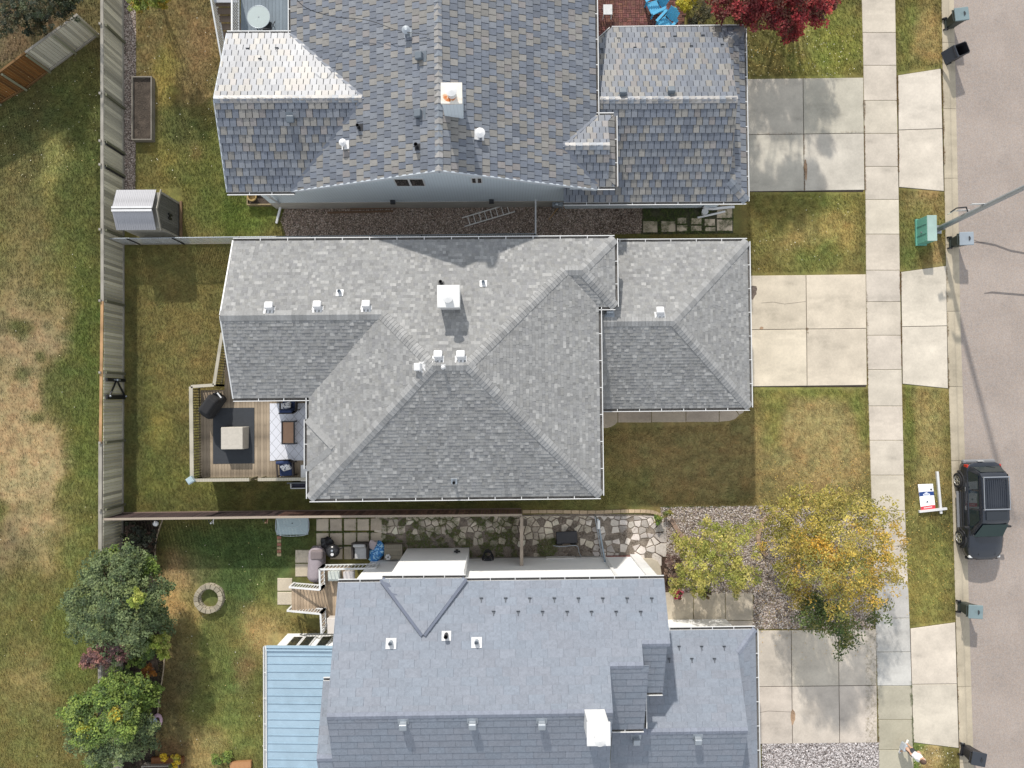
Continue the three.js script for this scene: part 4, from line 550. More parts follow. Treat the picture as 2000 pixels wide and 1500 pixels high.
  const mV = M(K(128, 138, 160, 1.9), 0.5, { map: T.smudge }); for (const g of [[t0, t2], [t1, t2]].map(([a, b]) => bar(a.clone().add(V(0, 0.05, 0)), b.clone().add(V(0, 0.03, 0)), 0.24, 0.02, nn(N)))) part(roof, 'valley_flashing', g, mV);
  const trg = courses(tp, t0, ex, opt(50)); stuffOf(part(roof, 'gable_shingles', trg.map((t) => t.g.translate(0, 0.045, 0)), mS, null, true));
  // the stepped gable ends, trims and gutters
  const white = m_.whitePaint, wallM = M(rgb(0.84, 0.84, 0.83), 0.6);
  part(h, 'gable_wall', tris([[X(x1 - 0.02, f(zr2), zr2), X(x1 - 0.02, f(zr1) - 0.02, zr1), X(x1 - 0.02, f(zr2) - k * (e2 - zr2), e2)], [X(x2 - 0.02, f(zr3), zr3), X(x2 - 0.02, f(zr2) - 0.02, zr2), X(x2 - 0.02, f(zr3) - k * (e3 - zr3), e3)], [X(gG - 0.1, gs, gN + 1), X(gG - 0.1, gs, gS - 1), X(gG - 0.1, gh - 0.1, gz)]]), wallM);
  const gl = [[X(xw, he, zN), X(t0.x, he, zN), V(0, 0, -1)], [t0, t1, V(0, 0, -1)], [X(t1.x, he, zN), X(xE, he, zN), V(0, 0, -1)], [X(x2 + 0.2, he, e3), X(xE - 0.12, he, e3), ez], [X(x2 + 0.22, he, e3), X(x2 + 0.22, he, e2), ex], [X(x1, he, e2), X(x2 + 0.22, he, e2), ez], [X(x1, he, e2), X(x1, he, e2 + 4), ex], [X(6.3, hg, gN), X(gE, hg, gN), V(0, 0, -1)], [X(gE, hg, gN), X(gE, hg, gS), ex], [X(lx0, he, lz0), X(lx1, he, lz0), V(0, 0, -1)]];
  for (const [a, b, o] of gl) { const g = part(h, 'gutter', gutterGeo(a, b, o), m_.gutter); part(g, 'gutter_litter', litter(a, b, o), m_.gutterIn); }
  const zW = P(900, 1090).z, wx0 = P(740, 1095).x, bx0 = P(797, 1069).x, bx1 = P(917, 1069).x, bz = P(850, 1068).z;
  part(h, 'wall', [wallBox(xw + 0.5, x1 - 0.4, zW, 17, 0, he - 0.05), wallBox(x1 - 0.4, x2 - 0.2, zW, e2 - 0.4, 0, he - 0.05), wallBox(x2 - 0.2, xE - 0.45, zW, e3 - 0.4, 0, he - 0.05), wallBox(5.4, gE - 0.4, gN + 0.45, gS - 0.4, 0, hg - 0.04), wallBox(lx0 + 0.2, xw + 0.6, lz0 + 0.3, 17, 0, he - 0.04)], wallM, 'white siding wall');
  part(h, 'bump_out', [wallBox(bx0, bx1, bz, zW + 0.2, 0.3, he - 0.1)], wallM); part(h, 'base_trim', [wallBox(wx0, P(1170, 1090).x, zW - 0.03, zW, 0, 0.25)], M(rgb(0.45, 0.43, 0.4), 0.9, { map: T.concrete }));
  part(h, 'wall_lamp', [rbox(P(892, 1075, 1.6).x, 1.5, bz - 0.1, 0.12, 0.3, 0.14, 0.03), box(P(892, 1075, 1.6).x, 1.35, bz - 0.05, 0.3, 0.03, 0.08)], m_.black);
  part(h, 'wall_vent', [box(P(1013, 1127, 4.4).x, 4.3, zW - 0.02, 1.05, 0.2, 0.04)], M(rgb(0.55, 0.55, 0.53), 0.7));
  part(h, 'basement_window', [box(P(1094, 1090).x, 0.3, zW - 0.03, 1.4, 0.4, 0.05)], M(rgb(0.6, 0.58, 0.55), 0.5));
  // porch recess at the east end
  const px0 = P(1181, 1092).x, px1 = P(1226, 1092).x, pz = zW; part(h, 'porch_floor', [wallBox(px0, px1 + 0.15, pz - 0.05, pz + 0.9, 0, 0.16)], M(K(168, 122, 112, 1.2), 0.9, { map: T.soil })); part(h, 'porch_pillar', [wallBox(px0 - 0.12, px0, pz - 0.1, pz - 0.0, 0, he - 0.1), wallBox(px1 + 0.1, px1 + 0.55, pz - 0.1, pz + 0.2, 0, he - 0.2)], white); part(h, 'door_mat', [box(P(1192, 1109, 0.18).x, 0.175, P(1192, 1109, 0.18).z, 0.26, 0.02, 0.2)], m_.blackMatt);
  // garage front edge trim
  part(h, 'garage_trim', [wallBox(6.3, gE - 1.8, gN + 0.05, gN + 0.4, 2.5, hg - 0.12)], white);
  for (const x of [940, 987.5, 1034.5, 1082.5, 1129.5, 1177, 1224.5, 1272.5]) snowGuard(roof, x, 1169, x < 1197 ? N[0] : N[0], m_.dark); for (const x of [964, 1012, 1059.5, 1107.5, 1155, 1203, 1251]) snowGuard(roof, x, 1195, N[0], m_.dark); for (const [x, y] of [[1326, 1263], [1370, 1263], [1414, 1263], [1307, 1287], [1351, 1287], [1395, 1287]]) snowGuard(roof, x, y, gn[0], m_.dark);
  for (const [x, y] of [[764, 1250], [931, 1248]]) flashedPipe(roof, x, y + 4, N[0], m_.whiteMetal, m_.galv, 0.09, 0.24, 0, 0.42); flashedPipe(roof, 872, 1239, N[0], m_.whiteMetal, m_.black, 0.085, 0.34, 0, 0.38);
  for (const [x, y] of [[788, 1412], [923, 1411], [1058, 1411]]) boxVent(roof, x, y, S1[0], m_.galv, 0.34); for (const [x, y] of [[1242, 1442], [1362, 1441]]) boxVent(roof, x, y, gss[0], m_.galv, 0.34);
  const yc = 8.2, c = P(1169, 1433, yc); chimneyOf(h, c.x, c.z, 5, yc, 0.78, white, M(rgb(0.8, 0.8, 0.8), 0.45, { map: T.smudge }), c.x, c.z + 0.08, 0.3, white, 0.05);
  // blue metal patio roof on its own posts
  const pr = thing('patio_cover', 'patio cover of light blue ribbed metal panels at the yard side of the blue-grey house', 'patio cover', P(585, 1300)); const bz0 = P(585, 1263, 2.75).z, a0 = P(522, 1300, 2.55).x, a1 = xw + 0.6, blue = rgb(0.37, 0.5, 0.6), pm = M(blue, 0.38, { map: T.smudge, metalness: 0.1 });
  for (let i = 0; i < 16; i++) { const z0 = bz0 + 0.06 + i * 0.352, g = box((a0 + a1) / 2, 2.72 + 0.0, z0 + 0.176, a1 - a0, 0.025, 0.335, 0, 0, 0.055), rib = box((a0 + a1) / 2, 2.745, z0 + 0.352, a1 - a0, 0.05, 0.02, 0, 0, 0.055); part(pr, 'roof_panel', [g, rib], pm); }
  part(pr, 'edge_trim', [box((a0 + a1) / 2, 2.76, bz0 + 0.02, a1 - a0 + 0.02, 0.09, 0.1, 0, 0, 0.055), box((a0 + a1) / 2, 2.78, bz0 + 0.16, a1 - a0, 0.07, 0.06, 0, 0, 0.055)], M(blue.clone().multiplyScalar(0.9), 0.35)); part(pr, 'gutter', gutterGeo(X(a0, 2.68, bz0), X(a0, 2.68, bz0 + 5.7), V(-1, 0, 0)), m_.gutter);
  const sz = P(600, 1237).z, sx0 = P(562, 1237).x, sx1 = xw + 0.6; part(pr, 'wall', [wallBox(sx0, sx1, sz, sz + 0.12, 0, 2.62), wallBox(sx0, sx0 + 0.12, sz + 0.1, 17, 0, 2.5)], wallM);
  for (const [a, b] of [[573, 588], [595, 614], [628, 648]]) { const u = P((a + b) / 2, 1252, 1.25); const w = part(pr, 'window', [box(u.x - 0.1, 1.35, sz - 0.02, 0.56, 1.5, 0.06)], white); part(w, 'pane', [box(u.x - 0.1, 1.35, sz - 0.04, 0.42, 1.34, 0.05)], m_.glassDark); }
}
// ---------- fences ----------
// upright boards from a to b (places on the ground); each board is a part
function boardFence(f, a, b, hgt, bw, mlist, seed, name = 'board', skip) {
  const r = rngOf(seed), d = b.clone().sub(a), L = d.length(); d.normalize(); const n = Math.round(L / bw), ry = Math.atan2(d.x, d.z), geos = [0, 1, 2, 3, 4].map((i) => { const g = new THREE.BoxGeometry(0.018, hgt - 0.02 + r() * 0.02, bw - 0.014 - r() * 0.006); uvMetres(g, i * 0.37, i * 0.51); return g; });
  const base = V(); f.updateWorldMatrix(true, false); base.setFromMatrixPosition(f.matrixWorld);
  for (let i = 0; i < n; i++) { const p = a.clone().addScaledVector(d, (i + 0.5) * L / n); if (skip && skip(p)) continue; const o = new THREE.Mesh(geos[Math.floor(r() * 5)], mlist[Math.floor(r() * mlist.length)]); o.name = name; o.position.set(p.x - base.x + (r() - 0.5) * 0.006, hgt / 2 + 0.05 + (r() - 0.5) * 0.015, p.z - base.z); o.rotation.set(0, ry + (r() - 0.5) * 0.015, (r() - 0.5) * 0.006); o.castShadow = o.receiveShadow = true; f.add(o); }
}
const woodSet = (r, g, b, map = T.grain, k = 1, spread = 0.14, n = 6) => [...Array(n)].map((_, i) => { const t = 1 - spread + 2 * spread * (i / (n - 1)); return M(K(r, g, b, k).multiplyScalar(t), 0.92, { map, bump: map, bs: 0.003 }); });
const greyWood = woodSet(206, 201, 182, T.weather, 0.92, 0.3, 8), railWood = M(K(186, 180, 168, 1.3), 0.9, { map: T.weather }), postWood = M(K(128, 128, 104, 1.3), 0.9, { map: T.weather });
{ // long weathered fence on the west
  const f = thing('wooden_fence', 'long weathered grey board fence running past all three back yards', 'fence', P(240, 600)), x0 = P(243, 300).x, xs = (y) => P(y < 600 ? 242 : 242 - (y - 600) * 0.008, y).x, hgt = 1.68;
  const a = V(P(241, -30).x, 0, P(241, -30).z), m = V(P(242, 600).x, 0, P(242, 600).z), e = V(P(238, 1560).x, 0, P(238, 1560).z);
  boardFence(f, a, m, hgt, 0.15, greyWood, 51); boardFence(f, m, e, hgt, 0.15, greyWood, 52);
  const off = (p, o, h) => V(p.x - o, h, p.z), q = V(P(242, 598).x, 0, P(242, 598).z), q2 = V(P(239, 862).x, 0, P(239, 862).z);
  part(f, 'top_rail', [bar(off(a, 0.07, hgt + 0.07), off(q, 0.07, hgt + 0.07), 0.14, 0.035), bar(off(a, 0.05, hgt - 0.1), off(q, 0.05, hgt - 0.1), 0.04, 0.09)], railWood);
  part(f, 'top_rail', [bar(off(q, 0.07, hgt + 0.08), off(q2, 0.07, hgt + 0.08), 0.13, 0.035)], M(K(222, 176, 126, 1.4), 0.8, { map: T.grain }), 'newer orange brown cap rail');
  part(f, 'top_rail', [bar(off(q2, 0.08, hgt + 0.07), off(e, 0.08, hgt + 0.07), 0.16, 0.035), bar(off(q2, 0.05, hgt - 0.1), off(e, 0.05, hgt - 0.1), 0.04, 0.09)], railWood);
  part(f, 'bottom_rail', [bar(off(a, -0.03, 0.08), off(m, -0.03, 0.08), 0.05, 0.09), bar(off(m, -0.03, 0.08), off(e, -0.03, 0.08), 0.05, 0.09)], railWood);
  for (const y of [-10, 84, 213, 301, 345, 465, 597, 730, 860, 985, 1110, 1230, 1350]) { const p = P(242, y); part(f, 'post', [box(p.x + 0.055, hgt / 2, p.z, 0.09, hgt, 0.1)], postWood); part(f, 'post', [box(p.x - 0.14, hgt / 2 + 0.1, p.z, 0.1, hgt + 0.16, 0.1)], railWood); }
  part(f, 'gate_frame', [[301, 1], [345, 1]].map(([y]) => { const p = P(242, y); return box(p.x + 0.03, hgt / 2, p.z + 0.05, 0.05, hgt, 0.16); }), m_.dark);
}
{ // diagonal fence, weathered then newly stained
  const f = thing('wooden_fence', 'angled board fence behind the top left yard, weathered grey turning to fresh orange brown', 'fence', P(100, 110)), hgt = 1.72, a = P(194, 66), b = P(97, 137), c = P(52, 171), d = P(-30, 218);
  boardFence(f, a, b, hgt, 0.15, woodSet(204, 200, 184, T.weather, 0.95, 0.18), 53); const brown = woodSet(152, 100, 44, T.grain, 1.25, 0.2); boardFence(f, b, c, hgt, 0.13, brown, 54); boardFence(f, c, d, hgt, 0.13, brown, 55);
  for (const p of [P(190, 70), P(146, 103), P(96, 139), P(50, 174), P(0, 203)]) part(f, 'post', [box(p.x + 0.05, hgt / 2, p.z + 0.06, 0.1, hgt + 0.02, 0.1, 0.9)], M(K(168, 168, 140, 1.25), 0.9, { map: T.weather }));
  for (const [p, q, m] of [[a, b, railWood], [b, c, M(K(150, 112, 66, 1.3), 0.9, { map: T.grain })], [c, d, M(K(150, 112, 66, 1.3), 0.9, { map: T.grain })]]) { part(f, 'top_rail', [bar(p.clone().setY(hgt + 0.07), q.clone().setY(hgt + 0.07), 0.1, 0.04)], m); part(f, 'bottom_rail', [bar(p.clone().add(V(0.05, 0.09, 0.05)), q.clone().add(V(0.05, 0.09, 0.05)), 0.05, 0.1)], m); }
}
{ // dark brown fence on the south side
  const f = thing('wooden_fence', 'dark brown stained board fence south of the middle house', 'fence', P(620, 1000)), hgt = 1.62, a = P(236, 1002), b = P(560, 998), c = P(1018, 994); const dk = woodSet(84, 66, 66, T.grain, 1.3, 0.2), rd = woodSet(136, 100, 88, T.grain, 1.3, 0.25);
  boardFence(f, a, b, hgt, 0.15, dk, 56); boardFence(f, b, c, hgt, 0.15, rd, 57); const rl = M(K(204, 188, 170, 1.4), 0.85, { map: T.weather });
  part(f, 'top_rail', [bar(V(a.x, hgt + 0.07, a.z + 0.02), V(b.x, hgt + 0.07, b.z + 0.02), 0.1, 0.035), bar(V(b.x, hgt + 0.07, b.z + 0.02), V(c.x, hgt + 0.07, c.z + 0.02), 0.1, 0.035)], rl); part(f, 'bottom_rail', [bar(V(a.x, 0.1, a.z - 0.03), V(b.x, 0.1, b.z - 0.03), 0.04, 0.09), bar(V(b.x, 0.1, b.z - 0.03), V(c.x, 0.1, c.z - 0.03), 0.04, 0.09)], M(K(150, 128, 116, 1.3), 0.9, { map: T.weather }));
  const g = thing('wooden_fence', 'short brown fence section with cream cap reaching the white wall', 'fence', P(1016, 1050)), s0 = P(1017, 998), s1 = P(1017, 1088); boardFence(g, s0, s1, 1.7, 0.15, woodSet(112, 78, 64, T.grain, 1.3), 58); part(g, 'top_rail', [bar(V(s0.x, 1.78, s0.z), V(s1.x, 1.78, s1.z), 0.15, 0.04)], rl); for (const p of [s0, s1]) part(g, 'post', [box(p.x, 0.88, p.z, 0.1, 1.76, 0.1)], rl);
  // things hung on the fence
  const mL = (px, label, m, kind) => { const z = a.z + (c.z - a.z) * (px - 236) / 782, p = V(P(px, 1013, 1.3).x, 1.35, z + 0.05), o = thing('hanging_light', label, 'garden light', p); part(o, 'bracket', [bar(V(p.x, 1.6, z + 0.03), V(p.x, 1.5, z + 0.26), 0.02, 0.02)], m_.dark); if (kind) { part(o, 'lamp_head', [new THREE.SphereGeometry(0.13, 14, 8, 0, Math.PI * 2, 0, Math.PI / 2).translate(p.x, 1.34, z + 0.3), rod(V(p.x, 1.26, z + 0.3), V(p.x, 1.34, z + 0.3), 0.06)], m); } else part(o, 'lamp_head', [rod(V(p.x, 1.1, z + 0.24), V(p.x + 0.05, 1.45, z + 0.3), 0.035), rod(V(p.x + 0.12, 1.3, z + 0.12), V(p.x + 0.03, 1.12, z + 0.38), 0.02)], m); };
  mL(305, 'round white lamp on the brown fence above the dark shrubs', m_.whitePaint, 1); mL(412, 'small white bracket lamp on the brown fence over the green lawn', m_.whitePaint, 0); mL(518, 'thin brown bracket lamp on the fence beside the glass table', M(K(190, 150, 120, 1.4), 0.7), 0);
}
{ // mesh fence with grey slats between upper and middle houses
  const f = thing('mesh_fence', 'chain link fence filled with pale grey slats north of the middle house', 'fence', P(640, 470)), hgt = 1.25, a = P(236, 477), b = P(1044, 468), d = b.clone().sub(a).normalize(), L = a.distanceTo(b), sl = [], links = [], r = rngOf(61);
  for (let i = 0; i * 0.086 < L; i++) { const p = a.clone().addScaledVector(d, i * 0.086); const g = box(p.x, hgt / 2 + 0.04, p.z, 0.052, hgt - 0.06, 0.006, -Math.atan2(d.z, d.x)), t = 0.9 + r() * 0.2; sl.push(tint(g, rgb(0.6 * t, 0.62 * t, 0.64 * t))); links.push(bar(V(p.x, hgt - 0.02, p.z - 0.012), V(p.x + 0.04, hgt + 0.05, p.z), 0.006, 0.006), bar(V(p.x + 0.04, hgt + 0.05, p.z), V(p.x + 0.086, hgt - 0.02, p.z + 0.012), 0.006, 0.006)); }
  stuffOf(part(f, 'slats', sl, m_.vcolor)); stuffOf(part(f, 'wire_links', links, m_.galv)); part(f, 'top_rail', [rod(V(a.x, hgt, a.z), V(b.x, hgt, b.z), 0.024)], m_.galv); part(f, 'bottom_rail', [bar(V(a.x, 0.06, a.z + 0.03), V(b.x, 0.06, b.z + 0.03), 0.03, 0.08)], railWood);
  for (const x of [275, 360, 485, 621, 732, 828, 937, 1042]) { const p = a.clone().addScaledVector(d, L * (x - 236) / 808); part(f, 'post', [rod(V(p.x, 0, p.z + 0.04), V(p.x, hgt + 0.04, p.z + 0.04), 0.032), sphere(V(p.x, hgt + 0.05, p.z + 0.04), 0.036)], m_.dark); }
  const g = thing('mesh_fence', 'short chain link return fence with white top rail beside the foundation', 'fence', P(1044, 430)), p0 = P(1044, 402), p1 = P(1044, 468), lk = []; for (let i = 0; i < 24; i++) { const z = p0.z + (p1.z - p0.z) * i / 24; lk.push(rod(V(p0.x, 0.05, z), V(p0.x, 1.2, z + 0.3), 0.003, 0.003, 4), rod(V(p0.x, 1.2, z), V(p0.x, 0.05, z + 0.3), 0.003, 0.003, 4)); } stuffOf(part(g, 'wire_links', lk, m_.galv)); part(g, 'top_rail', [rod(V(p0.x, 1.25, p0.z), V(p1.x, 1.25, p1.z), 0.04)], m_.whiteMetal); for (const p of [p0, p1]) part(g, 'post', [rod(V(p.x, 0, p.z), V(p.x, 1.28, p.z), 0.035)], m_.galv);
  const w = thing('gate', 'blue grey pipe gate standing across the flagstones by the porch', 'gate', P(1170, 1050)), w0 = P(1161, 1006), w1 = P(1178, 1104); part(w, 'top_rail', [rod(V(w0.x, 1.2, w0.z), V(w1.x, 1.2, w1.z), 0.045)], M(K(158, 172, 184, 1.4), 0.5)); part(w, 'bottom_rail', [rod(V(w0.x, 0.12, w0.z), V(w1.x, 0.12, w1.z), 0.025)], m_.galv); for (const p of [w0, w1]) part(w, 'post', [rod(V(p.x, 0, p.z), V(p.x, 1.3, p.z), 0.04)], m_.galv); const wl = []; for (let i = 0; i < 18; i++) { const t = i / 18, p = w0.clone().lerp(w1, t), q = w0.clone().lerp(w1, Math.min(1, t + 0.12)); wl.push(rod(V(p.x, 0.12, p.z), V(q.x, 1.18, q.z), 0.003, 0.003, 4), rod(V(p.x, 1.18, p.z), V(q.x, 0.12, q.z), 0.003, 0.003, 4)); } stuffOf(part(w, 'wire_links', wl, m_.galv)); part(w, 'latch', [box(w0.x + 0.05, 1.2, w0.z + 0.25, 0.12, 0.1, 0.4)], m_.whitePaint);
}
{ // black A-frame bracket on the long fence
  const p = P(241, 758), o = thing('wall_bracket', 'black metal frame with a white hinge pin fixed on the weathered fence', 'bracket', V(p.x, 0, p.z)), x = p.x + 0.1, z0 = P(240, 743).z, z1 = P(240, 776).z, zm = (z0 + z1) / 2;
  part(o, 'rail', [box(x, 0.85, z0, 0.08, 1.6, 0.16)], m_.black); part(o, 'rail', [box(x, 0.85, z1, 0.08, 1.6, 0.2)], m_.black); part(o, 'strut', [bar(V(x + 0.06, 0.9, z0), V(x + 0.06, 1.55, z1), 0.07, 0.05), bar(V(x + 0.06, 0.9, z0), V(x + 0.06, 0.12, z1), 0.07, 0.05)], m_.black); part(o, 'hinge_pin', [box(x + 0.07, 0.85, z0, 0.05, 0.5, 0.05), sphere(V(x + 0.1, 0.9, z0), 0.06), sphere(V(x + 0.1, 0.14, z1 - 0.05), 0.05), sphere(V(x + 0.1, 1.5, z1 - 0.05), 0.05)], m_.galv);
}
{ // shed
  const z0 = P(330, 372, 0).z, p = P(300, 420), o = thing('shed', 'small grey shed with pale corrugated gable roof against the weathered fence', 'shed', P(300, 420)), he = 1.95, hr = 2.35, a = P(217, 371, he), b = P(305, 449, he), zr = P(260, 408, hr).z, x0 = P(218, 410, hr).x, x1 = P(305, 410, he).x, zN = a.z, zS = b.z;
  const wr = M(K(222, 222, 228, 1.75), 0.5, { map: T.weather }), slope = (za, ya, zb, yb) => { const l = [], n = 44; for (let i = 0; i < n; i++) { const xa = x0 + (x1 - x0) * i / n, xb = x0 + (x1 - x0) * (i + 1) / n, da = 0.012 * (i % 2), db = 0.012 * ((i + 1) % 2); l.push(...quad(V(xa, ya + da, za), V(xa, yb + da, zb), V(xb, yb + db, zb), V(xb, ya + db, za))); } return tris(l); };
  part(o, 'roof_sheet', slope(zr, hr, zN, he), wr); part(o, 'roof_sheet', slope(zr, hr, zS, he), wr); part(o, 'ridge_cap', [bar(V(x0, hr + 0.03, zr - 0.05), V(x1, hr + 0.03, zr - 0.05), 0.14, 0.02), bar(V(x0, hr + 0.03, zr + 0.05), V(x1, hr + 0.03, zr + 0.05), 0.14, 0.02)], m_.whiteMetal);
  const X1 = P(350, 420).x, wz0 = zN + 0.12, wz1 = zS - 0.08, X0 = x0 + 0.15; part(o, 'wall', [wallBox(X0, X1 - 0.03, wz0, wz1, 0, he - 0.03)], M(K(190, 186, 174, 1.4), 0.85, { map: T.weather }));
  const planks = woodSet(112, 110, 104, T.weather, 1.1, 0.14); const n = 16; for (let i = 0; i < n; i++) { const z = wz0 + (wz1 - wz0) * (i + 0.5) / n, h = he + (hr - he) * (1 - Math.abs(z - zr) / (wz1 - wz0) * 2) * 0.9 - 0.06; part(o, 'plank', [box(X1, h / 2, z, 0.022, h, (wz1 - wz0) / n - 0.01)], planks[i % 6]); }
  part(o, 'corner_trim', [box(X1 + 0.02, he / 2 - 0.02, wz0, 0.05, he - 0.1, 0.09)], railWood); part(o, 'corner_trim', [box(X1 + 0.02, he / 2 - 0.02, wz1, 0.05, he - 0.1, 0.09)], railWood); part(o, 'eave_trim', [bar(V(X1 + 0.02, he - 0.05, zN), V(X1 + 0.02, hr - 0.06, zr), 0.04, 0.1), bar(V(X1 + 0.02, he - 0.05, zS), V(X1 + 0.02, hr - 0.06, zr), 0.04, 0.1)], railWood);
  part(o, 'door_handle', [box(X1 + 0.05, 1.05, zr - 0.06, 0.05, 0.35, 0.08), box(X1 + 0.05, 1.05, zr + 0.12, 0.05, 0.35, 0.08), box(X1 + 0.05, 1.05, zr + 0.03, 0.03, 0.08, 0.3)], m_.black); part(o, 'sill_board', [box(X1 + 0.12, 0.06, (wz0 + wz1) / 2, 0.1, 0.12, wz1 - wz0 + 0.2)], M(K(150, 120, 90, 1.3), 0.9, { map: T.grain }));
}
const planter = (name, label, x0, y0, x1, y1, hgt, m, soil) => { const a = P(x0, y0), b = P(x1, y1), o = thing(name, label, 'planter', V((a.x + b.x) / 2, 0, (a.z + b.z) / 2)), t = 0.05; for (const g of [wallBox(a.x, b.x, a.z, a.z + t, 0, hgt), wallBox(a.x, b.x, b.z - t, b.z, 0, hgt), wallBox(a.x, a.x + t, a.z + t, b.z - t, 0, hgt), wallBox(b.x - t, b.x, a.z + t, b.z - t, 0, hgt)]) part(o, 'plank', g, m); part(o, 'soil', [wallBox(a.x + t, b.x - t, a.z + t, b.z - t, 0, hgt - 0.12)], soil); return o; };
const soilBrown = M(rgb(0.11, 0.085, 0.065), 1, { map: T.soil, bump: T.soil, bs: 0.06 });
planter('raised_bed', 'long empty raised garden bed of grey planks on the dry lawn', 264, 155, 303, 278, 0.35, M(K(160, 152, 140, 1.3), 0.9, { map: T.weather }), soilBrown);
planter('raised_bed', 'small raised bed of pale planks under the eave beside the downspout', 486, 380, 547, 403, 0.3, M(K(190, 170, 130, 1.4), 0.9, { map: T.grain }), soilBrown);
planter('raised_bed', 'wooden planter box with yellow flowers at the bottom of the lower yard', 284, 1488, 350, 1530, 0.4, M(K(190, 180, 168, 1.4), 0.9, { map: T.weather }), soilBrown);
{ const c = P(492, 384, 0.42), o = thing('basket', 'round straw coloured basket in the small raised bed', 'basket', V(c.x, 0.3, c.z)); part(o, 'rim', [new THREE.TorusGeometry(0.2, 0.04, 8, 24).rotateX(Math.PI / 2).translate(c.x, 0.42, c.z), new THREE.CylinderGeometry(0.2, 0.16, 0.18, 20, 1, true).translate(c.x, 0.34, c.z), new THREE.CircleGeometry(0.18, 20).rotateX(-Math.PI / 2).translate(c.x, 0.3, c.z)], M(K(200, 170, 110, 1.4), 0.9, { map: T.cloth })); }

